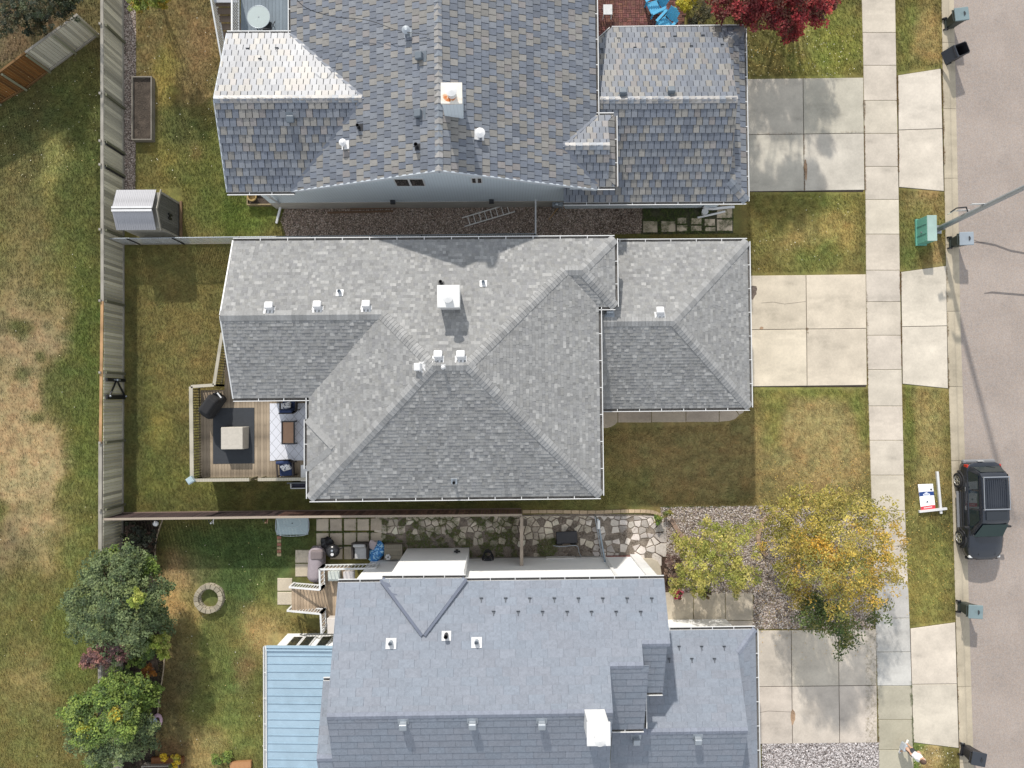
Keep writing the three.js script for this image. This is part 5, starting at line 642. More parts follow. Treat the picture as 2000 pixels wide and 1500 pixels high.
// ---------- deck of the middle house ----------
{
  const hd = 1.25, a = P(394, 764, hd), b = P(604, 936, hd), o = thing('deck', 'raised wooden deck with pale railing behind the middle house', 'deck', V((a.x + b.x) / 2, 0, (a.z + b.z) / 2)), boards = woodSet(206, 186, 160, T.grain, 1.42, 0.14, 7), r = rngOf(71), bw = 0.14;
  const x0 = a.x - 0.06, x1 = b.x + 1.2, n = Math.floor((x1 - x0) / bw); const zs = (x) => x > P(600, 900, hd).x ? 0 : 0;
  for (let i = 0; i < n; i++) { const x = x0 + (i + 0.5) * bw, north = x > P(440, 760, hd).x ? P(440, 655, hd).z : a.z - 0.05; const cut = a.z + (b.z - a.z) * (0.3 + 0.4 * r()); for (const [z0, z1] of i % 3 ? [[north, b.z]] : [[north, cut - 0.004], [cut, b.z]]) part(o, 'board', [box(x, hd - 0.02, (z0 + z1) / 2, bw - 0.007, 0.035, z1 - z0 - 0.004)], boards[Math.floor(r() * 7)]); }
  part(o, 'skirt', [wallBox(x0, x0 + 0.04, a.z, b.z, 0.1, hd - 0.05), wallBox(x0, x1, b.z - 0.04, b.z, 0.1, hd - 0.05)], postWood); for (const [x, z] of [[x0 + 0.1, a.z + 0.1], [x0 + 0.1, b.z - 0.1], [(x0 + x1) / 2, b.z - 0.1]]) part(o, 'support_post', [box(x, hd / 2 - 0.04, z, 0.14, hd - 0.08, 0.14)], postWood);
  const rw = M(K(220, 212, 192, 1.42), 0.75, { map: T.weather }), bm = M(K(150, 140, 106, 1.35), 0.85, { map: T.grain }), hr = hd + 0.98;
  const rail = (p, q, cap = 0.14) => { const P0 = V(p.x, 0, p.z), Q0 = V(q.x, 0, q.z), d = Q0.clone().sub(P0), L = d.length(); d.normalize(); part(o, 'top_rail', [bar(P0.clone().setY(hr), Q0.clone().setY(hr), cap, 0.04)], rw); part(o, 'bottom_rail', [bar(P0.clone().setY(hd + 0.12), Q0.clone().setY(hd + 0.12), 0.04, 0.08)], bm); const m = Math.floor(L / 0.125); for (let i = 1; i < m; i++) { const t = P0.clone().addScaledVector(d, L * i / m); part(o, 'baluster', [box(t.x, (hd + hr) / 2, t.z, 0.04, hr - hd - 0.03, 0.04)], bm); } for (const t of [P0, Q0]) part(o, 'rail_post', [box(t.x, (hd + hr) / 2 - 0.1, t.z, 0.1, hr - hd + 0.16, 0.1)], bm); };
  const c = P(373, 755, hr), e = P(375, 938, hr), w = P(418, 752, hr), nn = P(434, 650, hr), s1 = P(487, 941, hr), s2 = P(504, 940, hr), se = P(606, 937, hr);
  rail(c, e, 0.17); rail(c, w); rail(w, nn); rail(e, V(s1.x, 0, e.z)); rail(V(s2.x, 0, e.z), V(se.x, 0, e.z));
  const lt = thing('solar_light', 'pale blue grey solar lantern on the deck railing corner', 'solar light', e.clone().setY(hr)); part(lt, 'lamp_head', [rbox(e.x + 0.0, hr + 0.14, e.z - 0.02, 0.3, 0.22, 0.3, 0.03, 0.6), box(e.x, hr + 0.26, e.z - 0.02, 0.2, 0.01, 0.2, 0.6)], M(K(186, 206, 212, 1.4), 0.35)); part(lt, 'base', [box(e.x, hr + 0.03, e.z, 0.2, 0.03, 0.2, 0.6)], m_.galv);
  const bx = thing('deck_box', 'white storage bench at the deck corner under the eave', 'storage bench', P(598, 922, hd)); const q = P(600, 926, hd + 0.45); part(bx, 'box', [rbox(q.x + 0.1, hd + 0.22, q.z - 0.05, 0.75, 0.44, 0.72, 0.03)], m_.whitePaint); part(bx, 'lid', [rbox(q.x + 0.1, hd + 0.46, q.z - 0.05, 0.78, 0.04, 0.75, 0.015)], m_.whitePaint);
  // rugs
  const flat = (name, label, q, m, cat, y = 0.006) => { const p0 = P(q[0], q[1], hd), p1 = P(q[2], q[3], hd), t = thing(name, label, cat, V((p0.x + p1.x) / 2, hd, (p0.z + p1.z) / 2)); const g = rbox((p0.x + p1.x) / 2, hd + y, (p0.z + p1.z) / 2, p1.x - p0.x, 0.014, p1.z - p0.z, 0.005); part(t, 'mat', [g], m); return t; };
  flat('rug', 'dark charcoal rug under the cream covered box', [416, 797, 497, 905], M(K(74, 78, 84, 1.4), 0.95, { map: T.cloth }), 'rug');
  const lat = tex(256, (u, v) => { const a = Math.abs(Math.sin(Math.PI * (u + v * 1))), b = Math.abs(Math.sin(Math.PI * (u - v))), c2 = 0.5 + 0.5 * Math.cos(Math.PI * 4 * u) * Math.cos(Math.PI * 4 * v); const l = Math.min(a, b) < 0.1 + 0.03 * c2; return l ? [0.71, 0.72, 0.74] : [0.86, 0.87, 0.9]; }, [0.42, 0.5], true);
  flat('rug', 'white rug with grey trellis pattern between the blue chairs', [527, 788, 612, 899], M(rgb(0.92, 0.92, 0.92), 0.95, { map: lat }), 'rug');
  // covered grill
  const g0 = P(424, 792, hd), gr = thing('barbecue', 'barbecue under a black fabric cover on the deck', 'barbecue', g0), gb = (w, h, d, y, sh) => { const g = new RoundedBoxGeometry(w, h, d, 4, Math.min(w, h, d) * 0.3); g.translate(0, y, sh || 0); return g; };
  const cover = join([gb(1.25, 0.62, 0.62, 0.42), gb(1.0, 0.95, 0.6, 0.62), gb(0.8, 0.4, 0.5, 0.98, 0.02)]); const cp = cover.attributes.position; for (let i = 0; i < cp.count; i++) { const x = cp.getX(i), y = cp.getY(i), z = cp.getZ(i), w = (vnoise(x * 5 + 9, y * 4 + z * 5, 0) - 0.5) * 0.06; cp.setXYZ(i, x * (1 + w), y, z * (1 + w * 2)); } cover.computeVertexNormals(); cover.rotateY(0.95).translate(g0.x, hd, g0.z); part(gr, 'cover', cover, m_.blackMatt);
  const tag = (x, z, y, w, ry) => { const g = box(0, 0, 0, w, 0.01, 0.06); g.rotateZ(0.1).rotateY(ry).translate(x, y, z); return g; }; const t1 = P(429, 772, hd + 1.15), t2 = P(404, 810, hd + 0.75); part(gr, 'label_patch', [tag(t1.x, t1.z, hd + 1.2, 0.28, 2.2)], m_.whitePaint); part(gr, 'label_patch', [tag(t2.x, t2.z, hd + 0.8, 0.2, 2.5)], m_.whitePaint);
  // cream covered cube
  const q0 = P(453, 856, hd + 0.62), cu = thing('ottoman', 'cream covered cube table standing on the charcoal rug', 'ottoman', V(q0.x, hd, q0.z)); const cg = new RoundedBoxGeometry(1.0, 0.62, 1.02, 4, 0.03); const cq = cg.attributes.position; for (let i = 0; i < cq.count; i++) { const y = cq.getY(i), k = y < 0.2 ? (0.31 - y) : 0; cq.setX(i, cq.getX(i) + k * 0.1 * Math.sin(cq.getZ(i) * 7) + k * 0.12 * Math.sign(cq.getX(i))); } cg.computeVertexNormals(); cg.translate(q0.x, hd + 0.33, q0.z); part(cu, 'cover', cg, M(K(236, 228, 214, 1.5), 0.85, { map: T.cloth }));
  // brown coffee table
  const k0 = P(563, 845, hd + 0.42), ct = thing('coffee_table', 'brown wicker coffee table with dark frame on the white rug', 'coffee table', V(k0.x, hd, k0.z)); part(ct, 'table_top', [rbox(k0.x, hd + 0.42, k0.z, 0.5, 0.05, 0.98, 0.02)], M(K(186, 148, 120, 1.1), 0.8, { map: T.cloth })); for (const s of [-1, 1]) { part(ct, 'frame', [box(k0.x, hd + 0.43, k0.z + s * 0.52, 0.6, 0.07, 0.05)], m_.dark); part(ct, 'frame', [box(k0.x + s * 0.28, hd + 0.43, k0.z, 0.05, 0.07, 1.0)], m_.dark); for (const t of [-1, 1]) part(ct, 'leg', [bar(V(k0.x + s * 0.26, hd + 0.42, k0.z + t * 0.5), V(k0.x + s * 0.28, hd, k0.z + t * 0.52), 0.05, 0.05)], m_.dark); }
  // blue cushioned chairs
  const navy = M(K(58, 76, 120, 1.45), 0.9, { map: T.cloth }), frame = M(rgb(0.03, 0.022, 0.018), 0.5), spots = tex(128, (u, v) => { const n = vnoise(u * 7, v * 7, 7); return n > 0.66 ? [0.25, 0.28, 0.4] : [0.9, 0.9, 0.9]; }, [0.4, 0.4], true);
  const chair = (label, px, py, turn, hasPillow) => { const p = P(px, py, hd + 0.42), t = thing('patio_chair', label, 'chair', V(p.x, hd, p.z), 'navy cushioned deck chairs'); t.rotation.y = 0; const at = (g) => g.rotateY(turn).translate(p.x, hd, p.z);
    part(t, 'seat', [at(rbox(0, 0.42, 0.02, 0.58, 0.14, 0.6, 0.05))], navy); part(t, 'backrest', [at(rbox(0, 0.72, -0.3, 0.58, 0.62, 0.13, 0.05, 0, -0.22))], navy); for (const s of [-1, 1]) { part(t, 'armrest', [at(rbox(s * 0.36, 0.62, 0, 0.08, 0.05, 0.72, 0.02))], frame); for (const q of [-0.3, 0.3]) part(t, 'leg', [at(box(s * 0.36, 0.31, q, 0.05, 0.62, 0.05))], frame); } part(t, 'frame', [at(box(0, 0.3, 0, 0.7, 0.05, 0.62)), at(box(0, 0.62, -0.4, 0.7, 0.6, 0.04, 0, -0.2))], frame);
    if (hasPillow) { const w = thing('cushion', hasPillow, 'cushion', V(p.x, hd + 0.5, p.z)); const g = new RoundedBoxGeometry(0.42, 0.14, 0.4, 4, 0.06); g.rotateX(0.9).rotateY(0.25); g.translate(0.06, 0.66, -0.1); part(w, 'cover', [at(g)], M(WHITE, 0.9, { map: spots })); } };
  chair('navy cushioned chair at the lower edge of the trellis rug, facing the yard', 559, 916, 0.05, 'dark spotted white cushion on the navy chair nearest the railing'); chair('navy cushioned chair half hidden under the upper eave by the trellis rug', 565, 788, Math.PI, 'pale patterned cushion on the chair under the upper eave');
}
// window well frame under the deck rail
{ const p = P(585, 948), o = thing('window_well', 'dark basement window well with white rim below the deck rail', 'window well', p); part(o, 'rim', [box(p.x, 0.1, p.z + 0.12, 0.74, 0.2, 0.04), box(p.x - 0.37, 0.1, p.z, 0.04, 0.2, 0.26), box(p.x + 0.37, 0.1, p.z, 0.04, 0.2, 0.26), box(p.x, 0.1, p.z - 0.13, 0.74, 0.2, 0.04)], m_.whiteMetal); part(o, 'pit', [box(p.x, 0.03, p.z, 0.7, 0.05, 0.22)], M(rgb(0.03, 0.03, 0.05), 0.8)); }
// ---------- street furniture ----------
// wheeled waste cart, built at the origin: handle and wheels at -x, lid opening to +x
function cart(name, label, mBody, mLid, o = {}) {
  const t = thing(name, label, 'waste cart', V(), 'waste carts set out along the kerb'), h = 0.98;
  const ring = (sx, sz, y, ox, c = 0.06) => [[-sx, -sz + c], [-sx + c, -sz], [sx - c, -sz], [sx, -sz + c], [sx, sz - c], [sx - c, sz], [-sx + c, sz], [-sx, sz - c]].map(([a, b]) => V(a + ox, y, b));
  const rs = [ring(0.22, 0.22, 0.05, 0.02), ring(0.25, 0.245, 0.45, 0.01), ring(0.3, 0.285, h - 0.08, 0), ring(0.315, 0.3, h - 0.06, 0), ring(0.315, 0.3, h, 0)], l = [];
  for (let k = 0; k + 1 < rs.length; k++) for (let i = 0; i < 8; i++) { const j = (i + 1) % 8; l.push(...quad(rs[k][i], rs[k + 1][i], rs[k + 1][j], rs[k][j])); }
  for (let i = 1; i < 7; i++) l.push([rs[0][0], rs[0][i], rs[0][i + 1]]);
  if (o.open) { const a = ring(0.285, 0.27, h, 0), b = ring(0.19, 0.19, 0.12, 0.02); for (let i = 0; i < 8; i++) { const j = (i + 1) % 8; l.push(...quad(rs[4][i], a[i], a[j], rs[4][j]), ...quad(a[i], b[i], b[j], a[j])); } for (let i = 1; i < 7; i++) l.push([b[0], b[i], b[i + 1]]); }
  part(t, 'body', tris(l), mBody); part(t, 'axle_foot', [box(-0.2, 0.1, 0, 0.12, 0.16, 0.44), box(0.2, 0.03, 0, 0.1, 0.06, 0.4)], mBody);
  const lid = () => { const g = new RoundedBoxGeometry(0.68, 0.07, 0.64, 3, 0.03); const p = g.attributes.position; for (let i = 0; i < p.count; i++) if (p.getY(i) > 0) p.setY(i, p.getY(i) + 0.05 * Math.max(0, Math.cos(p.getX(i) * 3.6)) * Math.max(0, Math.cos(p.getZ(i) * 3.6))); g.computeVertexNormals(); return g; };
  if (o.open) { const g = lid(); g.rotateZ(-0.5 - Math.PI / 2).translate(-0.46, h - 0.28, 0); part(t, 'lid', g, mLid); }
  else { const g = lid(); g.rotateZ(o.tilt || 0.03).translate(0.02, h + 0.03, 0); const lp = part(t, 'lid', g, mLid); part(lp, 'lid_emblem', [rbox(0.12, h + 0.106, 0, 0.05, 0.012, 0.2, 0.005), rbox(0.17, h + 0.1, 0, 0.02, 0.012, 0.12, 0.004)], m_.dark); }
  part(t, 'handle', [rod(V(-0.38, h - 0.02, -0.22), V(-0.38, h - 0.02, 0.22), 0.02), bar(V(-0.3, h - 0.05, -0.24), V(-0.39, h - 0.02, -0.24), 0.04, 0.05), bar(V(-0.3, h - 0.05, 0.24), V(-0.39, h - 0.02, 0.24), 0.04, 0.05)], mBody);
  for (const s of [-1, 1]) { const g = new THREE.CylinderGeometry(0.125, 0.125, 0.055, 20); g.rotateX(Math.PI / 2).translate(-0.24, 0.125, s * 0.27); const w = part(t, 'wheel', g, m_.black); part(w, 'hub', new THREE.CylinderGeometry(0.06, 0.06, 0.06, 12).rotateX(Math.PI / 2).translate(-0.24, 0.125, s * 0.275), m_.greyMetal); }
  return t;
}
const gBody = M(rgb(0.035, 0.045, 0.04), 0.55), gLid = M(K(150, 172, 176, 1.5), 0.5, { map: T.smudge }), tLid = M(K(184, 196, 206, 1.5), 0.5, { map: T.smudge }), kBody = M(rgb(0.02, 0.02, 0.024), 0.5), kLid = M(rgb(0.03, 0.035, 0.045), 0.45);
const put = (o, px, py, ry, h = -0.06) => { const p = P(px, py, h); o.position.set(p.x, h, p.z); o.rotation.y = ry; return o; };
put(cart('waste_cart', 'green grey lidded cart at the top of the kerb beside the open black one', gBody, gLid), 1852, 49, 0.1);
put(cart('waste_cart', 'black open cart with its lid hanging back, tilted on the kerb', kBody, kLid, { open: 1 }), 1855, 114, 0.35);
put(cart('waste_cart', 'pale grey lidded cart on the kerb beside the street light', gBody, tLid), 1861, 475, 0.02);
put(cart('waste_cart', 'green grey lidded cart on the kerb in front of the parked black car', gBody, gLid), 1878, 1183, -0.06);
put(cart('waste_cart', 'closed black cart at the bottom of the kerb near the walking person', kBody, kLid), 1884, 1462, -0.2);
{ // utility box
  const h = 0.95, a = P(1811, 421, h), b = P(1829.5, 470, h), o = thing('utility_box', 'teal green metal utility box with pale top on the grass verge', 'utility box', V((a.x + b.x) / 2, 0, (a.z + b.z) / 2)), cx = (a.x + b.x) / 2, cz = (a.z + b.z) / 2, w = b.x - a.x, d = b.z - a.z;
  const teal = M(K(110, 176, 158, 1.1), 0.5, { map: T.smudge }); part(o, 'cabinet', [rbox(cx - 0.02, h / 2, cz, w, h - 0.02, d, 0.015), box(cx - 0.02, 0.05, cz, w + 0.1, 0.1, d + 0.1)], teal); part(o, 'lid', [rbox(cx, h, cz, w + 0.03, 0.05, d + 0.03, 0.015)], M(K(196, 224, 214, 1.5), 0.5, { map: T.smudge })); for (const z of [-0.18, 0.2]) part(o, 'door_seam', [box(cx - w / 2 - 0.025, h / 2 + 0.02, cz + z * 1.2, 0.02, h - 0.15, 0.03)], M(rgb(0.06, 0.16, 0.14), 0.7)); part(o, 'lock', [box(cx - w / 2 - 0.04, 0.5, cz + 0.1, 0.03, 0.1, 0.07)], m_.greyMetal);
}
{ // street light
  const p = P(1829, 449), o = thing('street_light', 'tall grey metal street light pole with white street signs, leaning into the picture edge', 'street light', p), top = V(p.x + 0.05, 9.4, p.z - 0.55); const at = (h) => p.clone().lerp(top, h / 9.4);
  const sides = new THREE.CylinderGeometry(0.095, 0.14, 9.4, 8); sides.translate(0, 4.7, 0).applyQuaternion(new THREE.Quaternion().setFromUnitVectors(UPV, top.clone().sub(p).normalize())).translate(p.x, 0, p.z); part(o, 'pole', sides, m_.galv); part(o, 'base_plate', [box(p.x, 0.04, p.z, 0.4, 0.08, 0.4)], m_.galv);
  const s1 = at(2.9), s2 = at(2.3); const sgn = (c, len, ry, dx, dz, w) => { const q = box(0, 0, 0, len, 0.24, 0.02); return q.rotateY(ry).translate(c.x + dx, c.y, c.z + dz); };
  part(o, 'street_sign', [sgn(at(3.55), 0.6, 0.0, -0.35, -0.1)], m_.whitePaint); part(o, 'street_sign', [sgn(s2, 0.55, 0.0, -0.2, -0.22)], m_.whitePaint); part(o, 'sign_bracket', [bar(V(s2.x - 0.1, s2.y + 0.14, s2.z - 0.34), V(s2.x - 0.55, s2.y + 0.14, s2.z - 0.3), 0.05, 0.05), bar(V(s2.x - 0.55, s2.y + 0.14, s2.z - 0.3), V(s2.x - 0.82, s2.y + 0.1, s2.z - 0.12), 0.05, 0.05), bar(V(s2.x - 0.1, s2.y + 0.14, s2.z - 0.34), V(s2.x + 0.02, s2.y + 0.1, s2.z), 0.04, 0.04)], m_.black); part(o, 'street_sign', [bar(V(s2.x - 0.6, s2.y, s2.z - 0.22), V(s2.x - 0.84, s2.y, s2.z - 0.06), 0.02, 0.22)], M(K(214, 226, 214, 1.5), 0.5));
  part(o, 'access_panel', [box(at(0.5).x - 0.02, 0.55, at(0.5).z + 0.14, 0.1, 0.22, 0.03)], m_.greyMetal);
  part(o, 'arm', [rod(at(9.2), at(9.2).add(V(2.2, 0.5, 0)), 0.05, 0.04)], m_.galv); part(o, 'lamp_head', [rbox(at(9.2).x + 2.5, at(9.2).y + 0.52, at(9.2).z, 0.8, 0.14, 0.34, 0.05)], m_.galv);
}
{ // fallen estate sign lying on the verge
  const o = thing('sale_sign', 'white house sale sign with blue and red bands lying flat on the verge', 'sign', P(1815, 970)); const y = 0.09; const c = (x, py) => P(x, py, y);
  const cv = document.createElement('canvas'); cv.width = 256; cv.height = 368; const g = cv.getContext('2d'); g.fillStyle = '#fbfbfb'; g.fillRect(0, 0, 256, 368); g.fillStyle = '#24427e'; g.fillRect(0, 112, 256, 60); g.fillStyle = '#e9edf6'; g.beginPath(); g.moveTo(70, 148); g.lineTo(128, 120); g.lineTo(186, 148); g.lineTo(186, 168); g.lineTo(70, 168); g.fill(); g.fillStyle = '#24427e'; g.fillRect(84, 144, 88, 5); g.fillRect(84, 154, 88, 5); g.fillStyle = '#cc3a46'; g.fillRect(0, 316, 256, 52); g.fillStyle = '#f6d8da'; g.fillRect(56, 332, 144, 16); g.fillStyle = '#cc3a46'; for (let i = 0; i < 8; i++) g.fillRect(70 + i * 16, 332, 4, 16); g.fillStyle = '#8b93a2'; for (let i = 0; i < 3; i++) g.fillRect(40, 66 + i * 13, 130, 4); g.fillStyle = '#2c303c'; g.beginPath(); g.arc(216, 84, 17, 0, 7); g.fill(); g.fillStyle = '#c7cedd'; g.fillRect(36, 16, 184, 6); g.fillStyle = '#55607a'; g.fillRect(0, 50, 256, 3); g.fillStyle = '#3a3f55'; g.beginPath(); g.moveTo(108, 262); g.lineTo(128, 244); g.lineTo(148, 262); g.lineTo(148, 272); g.lineTo(108, 272); g.fill(); g.fillStyle = '#9aa2b4'; g.fillRect(116, 282, 24, 5); g.fillRect(60, 196, 136, 3);
  const tx = new THREE.CanvasTexture(cv); tx.colorSpace = THREE.SRGBColorSpace; const q = [c(1793, 946), c(1822, 945), c(1827, 993), c(1799, 997)], dn = (p) => V(p.x, y - 0.03, p.z); const geo = tris([...quad(q[0], q[3], q[2], q[1]), ...quad(q[0], q[1], dn(q[1]), dn(q[0])), ...quad(q[1], q[2], dn(q[2]), dn(q[1])), ...quad(q[2], q[3], dn(q[3]), dn(q[2])), ...quad(q[3], q[0], dn(q[0]), dn(q[3]))]);
  const uv = new Float32Array(geo.attributes.position.count * 2); const U = [[0, 1], [0, 0], [1, 0], [0, 1], [1, 0], [1, 1]]; U.forEach(([a, b], i) => { uv[2 * i] = a; uv[2 * i + 1] = b; }); for (let i = 6; i < uv.length / 2; i++) { uv[2 * i] = 0.02; uv[2 * i + 1] = 0.98; } geo.setAttribute('uv', new THREE.BufferAttribute(uv, 2)); part(o, 'panel', geo, M(WHITE, 0.5, { map: tx }), null, true);
  part(o, 'post', [bar(c(1830.5, 921).setY(0.07), c(1838, 1003).setY(0.07), 0.11, 0.11)], m_.whitePaint); part(o, 'cross_arm', [bar(c(1794, 999).setY(0.12), c(1848, 993).setY(0.12), 0.11, 0.1)], m_.whitePaint);
}

// ---------- parked car: built along z, front to +z ----------
{
  const o = thing('parked_car', 'dark blue black four door off-roader parked at the kerb facing down the picture', 'car', V()); const paint = M(rgb(0.009, 0.013, 0.022), 0.35, { phys: true, clearcoat: 0.6, clearcoatRoughness: 0.08 }), trim = M(rgb(0.02, 0.02, 0.022), 0.7), glass = M(rgb(0.02, 0.03, 0.033), 0.06), chrome = M(rgb(0.62, 0.62, 0.62), 0.25, { metalness: 1 }), greyT = M(rgb(0.20, 0.205, 0.215), 0.5);
  // skin through rings: each station has z and a half outline from the sill to the centre line
  const skin = (st, capA, capB) => { const l = [], R = st.map(({ z, pts }) => [...pts.map(([x, y]) => V(x, y, z)), ...pts.slice(0, -1).reverse().map(([x, y]) => V(-x, y, z))]); for (let k = 0; k + 1 < R.length; k++) for (let i = 0; i + 1 < R[k].length; i++) l.push(...quad(R[k][i], R[k + 1][i], R[k + 1][i + 1], R[k][i + 1])); for (const [r, on] of [[R[0], capA], [R[R.length - 1], capB]]) if (on) for (let i = 1; i + 1 < r.length; i++) l.push([r[0], r[i], r[i + 1]]); return smooth(tris(l), 0.75); };
  const smooth = (g, lim) => { const p = g.attributes.position, n = g.attributes.normal, mp = new Map(), key = (i) => [p.getX(i), p.getY(i), p.getZ(i)].map((v) => Math.round(v * 2000)).join(); for (let i = 0; i < p.count; i++) { const k = key(i); if (!mp.has(k)) mp.set(k, []); mp.get(k).push(i); } const q = n.array.slice(); for (const ids of mp.values()) for (const i of ids) { const a = V().fromBufferAttribute(n, i), s = V(); for (const j of ids) { const b = V(q[3 * j], q[3 * j + 1], q[3 * j + 2]); if (a.dot(b) > lim) s.add(b); } s.normalize(); n.setXYZ(i, s.x, s.y, s.z); } return g; };
  const sec = (z, w, belt, top, cw) => ({ z, pts: [[w * 0.9, 0.32], [w * 0.98, 0.42], [w, 0.62], [w * 0.985, belt - 0.1], [w * 0.94, belt], [w * cw, top - 0.02], [w * cw * 0.5, top + 0.015], [0, top + 0.025]] });
  part(o, 'body', skin([{ z: -2.32, pts: [[0.52, 0.4], [0.6, 0.45], [0.64, 0.6], [0.64, 0.8], [0.6, 0.93], [0.55, 0.98], [0.36, 1.0], [0, 1.01]] }, sec(-2.24, 0.78, 0.98, 1.02, 0.9), sec(-2.08, 0.86, 1.0, 1.03, 0.9), sec(-1.6, 0.9, 1.02, 1.05, 0.9), sec(0.4, 0.9, 1.0, 1.05, 0.9), sec(0.95, 0.89, 0.99, 1.06, 0.9), sec(1.25, 0.88, 0.95, 1.04, 0.84), sec(1.7, 0.87, 0.91, 1.01, 0.82), sec(1.98, 0.84, 0.87, 0.97, 0.8), { z: 2.16, pts: [[0.7, 0.4], [0.76, 0.45], [0.78, 0.58], [0.77, 0.72], [0.72, 0.8], [0.62, 0.89], [0.4, 0.92], [0, 0.94]] }, { z: 2.26, pts: [[0.6, 0.4], [0.66, 0.45], [0.68, 0.58], [0.66, 0.7], [0.62, 0.77], [0.52, 0.85], [0.32, 0.88], [0, 0.9]] }, { z: 2.33, pts: [[0.45, 0.42], [0.5, 0.46], [0.54, 0.56], [0.54, 0.66], [0.5, 0.72], [0.44, 0.77], [0.28, 0.81], [0, 0.83]] }], true, true), paint);
  const cab = (z, wb, wt, yb, yt) => ({ z, pts: [[wb, yb], [wt + (wb - wt) * 0.12, yt - 0.1], [wt - 0.03, yt - 0.02], [wt * 0.5, yt + 0.02], [0, yt + 0.03]] });
  part(o, 'cabin', skin([cab(-2.16, 0.78, 0.7, 1.0, 1.04), cab(-2.02, 0.8, 0.67, 1.0, 1.38), cab(-1.9, 0.815, 0.65, 1.0, 1.62), cab(-1.74, 0.82, 0.655, 1.0, 1.71), cab(-1.5, 0.82, 0.665, 1.0, 1.745), cab(-0.5, 0.82, 0.67, 1.0, 1.76), cab(0.3, 0.82, 0.66, 1.0, 1.73), cab(0.42, 0.82, 0.645, 1.0, 1.69), cab(1.16, 0.8, 0.74, 1.0, 1.05)], true, true), paint);
  const pane = (q, n) => { const m = q.map((p) => V(...p)); const l = quad(...m); return tris(l); };
  part(o, 'windshield', pane([[-0.6, 1.665, 0.5], [0.6, 1.665, 0.5], [0.69, 1.09, 1.17], [-0.69, 1.09, 1.17]]).translate(0, 0.015, 0.015), M(rgb(0.05, 0.078, 0.08), 0.06)); part(o, 'rear_window', pane([[-0.58, 1.6, -1.925], [0.58, 1.6, -1.925], [0.66, 1.1, -2.135], [-0.66, 1.1, -2.135]]).translate(0, 0.012, -0.015), glass);
  for (const s of [-1, 1]) { const X1 = (y) => s * (0.835 - (y - 1.0) / 0.68 * 0.135); const w = (z0, z1, z2, z3) => pane([[X1(1.05), 1.05, z0], [X1(1.05), 1.05, z3], [X1(1.6), 1.6, z2], [X1(1.6), 1.6, z1]]); for (const q of [[-1.95, -1.8, -1.12, -1.1], [-1.02, -1.02, -0.22, -0.2], [-0.12, -0.12, 0.32, 0.86]]) part(o, 'side_window', w(q[0], q[1], q[2], q[3]), glass); }
  for (const s of [-1, 1]) for (const z of [-1.42, 1.36]) { part(o, 'wheel_arch', new THREE.TorusGeometry(0.44, 0.06, 8, 22, Math.PI).rotateY(Math.PI / 2).translate(s * 0.865, 0.36, z), trim); const g = new THREE.TorusGeometry(0.285, 0.095, 12, 28).rotateY(Math.PI / 2).translate(s * 0.87, 0.365, z); const w = part(o, 'wheel', g, M(rgb(0.018, 0.018, 0.019), 0.85)); const sp = []; for (let i = 0; i < 5; i++) { const a = i / 5 * Math.PI * 2; sp.push(bar(V(s * 0.94, 0.365, z), V(s * 0.925, 0.365 + Math.sin(a) * 0.23, z + Math.cos(a) * 0.23), 0.07, 0.03, V(s, 0, 0))); } part(w, 'rim', [new THREE.TorusGeometry(0.225, 0.025, 8, 28).rotateY(Math.PI / 2).translate(s * 0.93, 0.365, z), new THREE.CylinderGeometry(0.06, 0.06, 0.04, 14).rotateZ(Math.PI / 2).translate(s * 0.94, 0.365, z), ...sp], M(rgb(0.6, 0.6, 0.58), 0.35, { metalness: 0.8 })); part(w, 'brake_disc', [new THREE.CylinderGeometry(0.2, 0.2, 0.03, 20).rotateZ(Math.PI / 2).translate(s * 0.88, 0.365, z)], m_.dark); }
  for (const s of [-1, 1]) { part(o, 'running_board', [rbox(s * 0.93, 0.36, -0.02, 0.12, 0.05, 1.75, 0.02)], greyT); part(o, 'side_trim', [rbox(s * 0.905, 0.68, -0.02, 0.03, 0.1, 1.75, 0.012)], trim); for (const z of [-0.95, -0.05]) part(o, 'door_handle', [rbox(s * 0.9, 0.92, z - 0.12, 0.03, 0.035, 0.2, 0.01)], chrome); part(o, 'mirror', [rbox(s * 1.0, 1.08, 0.72, 0.24, 0.15, 0.1, 0.04)], trim); part(o, 'headlight', [rbox(s * 0.62, 0.74, 2.16, 0.28, 0.17, 0.2, 0.05)], M(rgb(0.7, 0.7, 0.68), 0.15)); part(o, 'tail_light', [rbox(s * 0.78, 0.86, -2.16, 0.1, 0.26, 0.16, 0.03)], M(rgb(0.45, 0.03, 0.015), 0.3)); part(o, 'roof_rail', [rod(V(s * 0.6, 1.83, -1.75), V(s * 0.6, 1.83, -0.18), 0.02), box(s * 0.6, 1.79, -1.72, 0.03, 0.08, 0.05), box(s * 0.6, 1.79, -0.2, 0.03, 0.08, 0.05)], M(rgb(0.4, 0.42, 0.45), 0.35, { metalness: 0.7 })); }
  for (const z of [-1.72, -0.22]) part(o, 'roof_crossbar', [rbox(0, 1.835, z, 1.24, 0.03, 0.05, 0.012)], M(rgb(0.4, 0.42, 0.45), 0.35, { metalness: 0.7 })); const ribs = []; for (let i = -5; i <= 5; i++) ribs.push(box(i * 0.1, 1.79, -0.97, 0.02, 0.008, 1.35)); part(o, 'roof_ribs', ribs, paint).userData.kind = 'stuff';
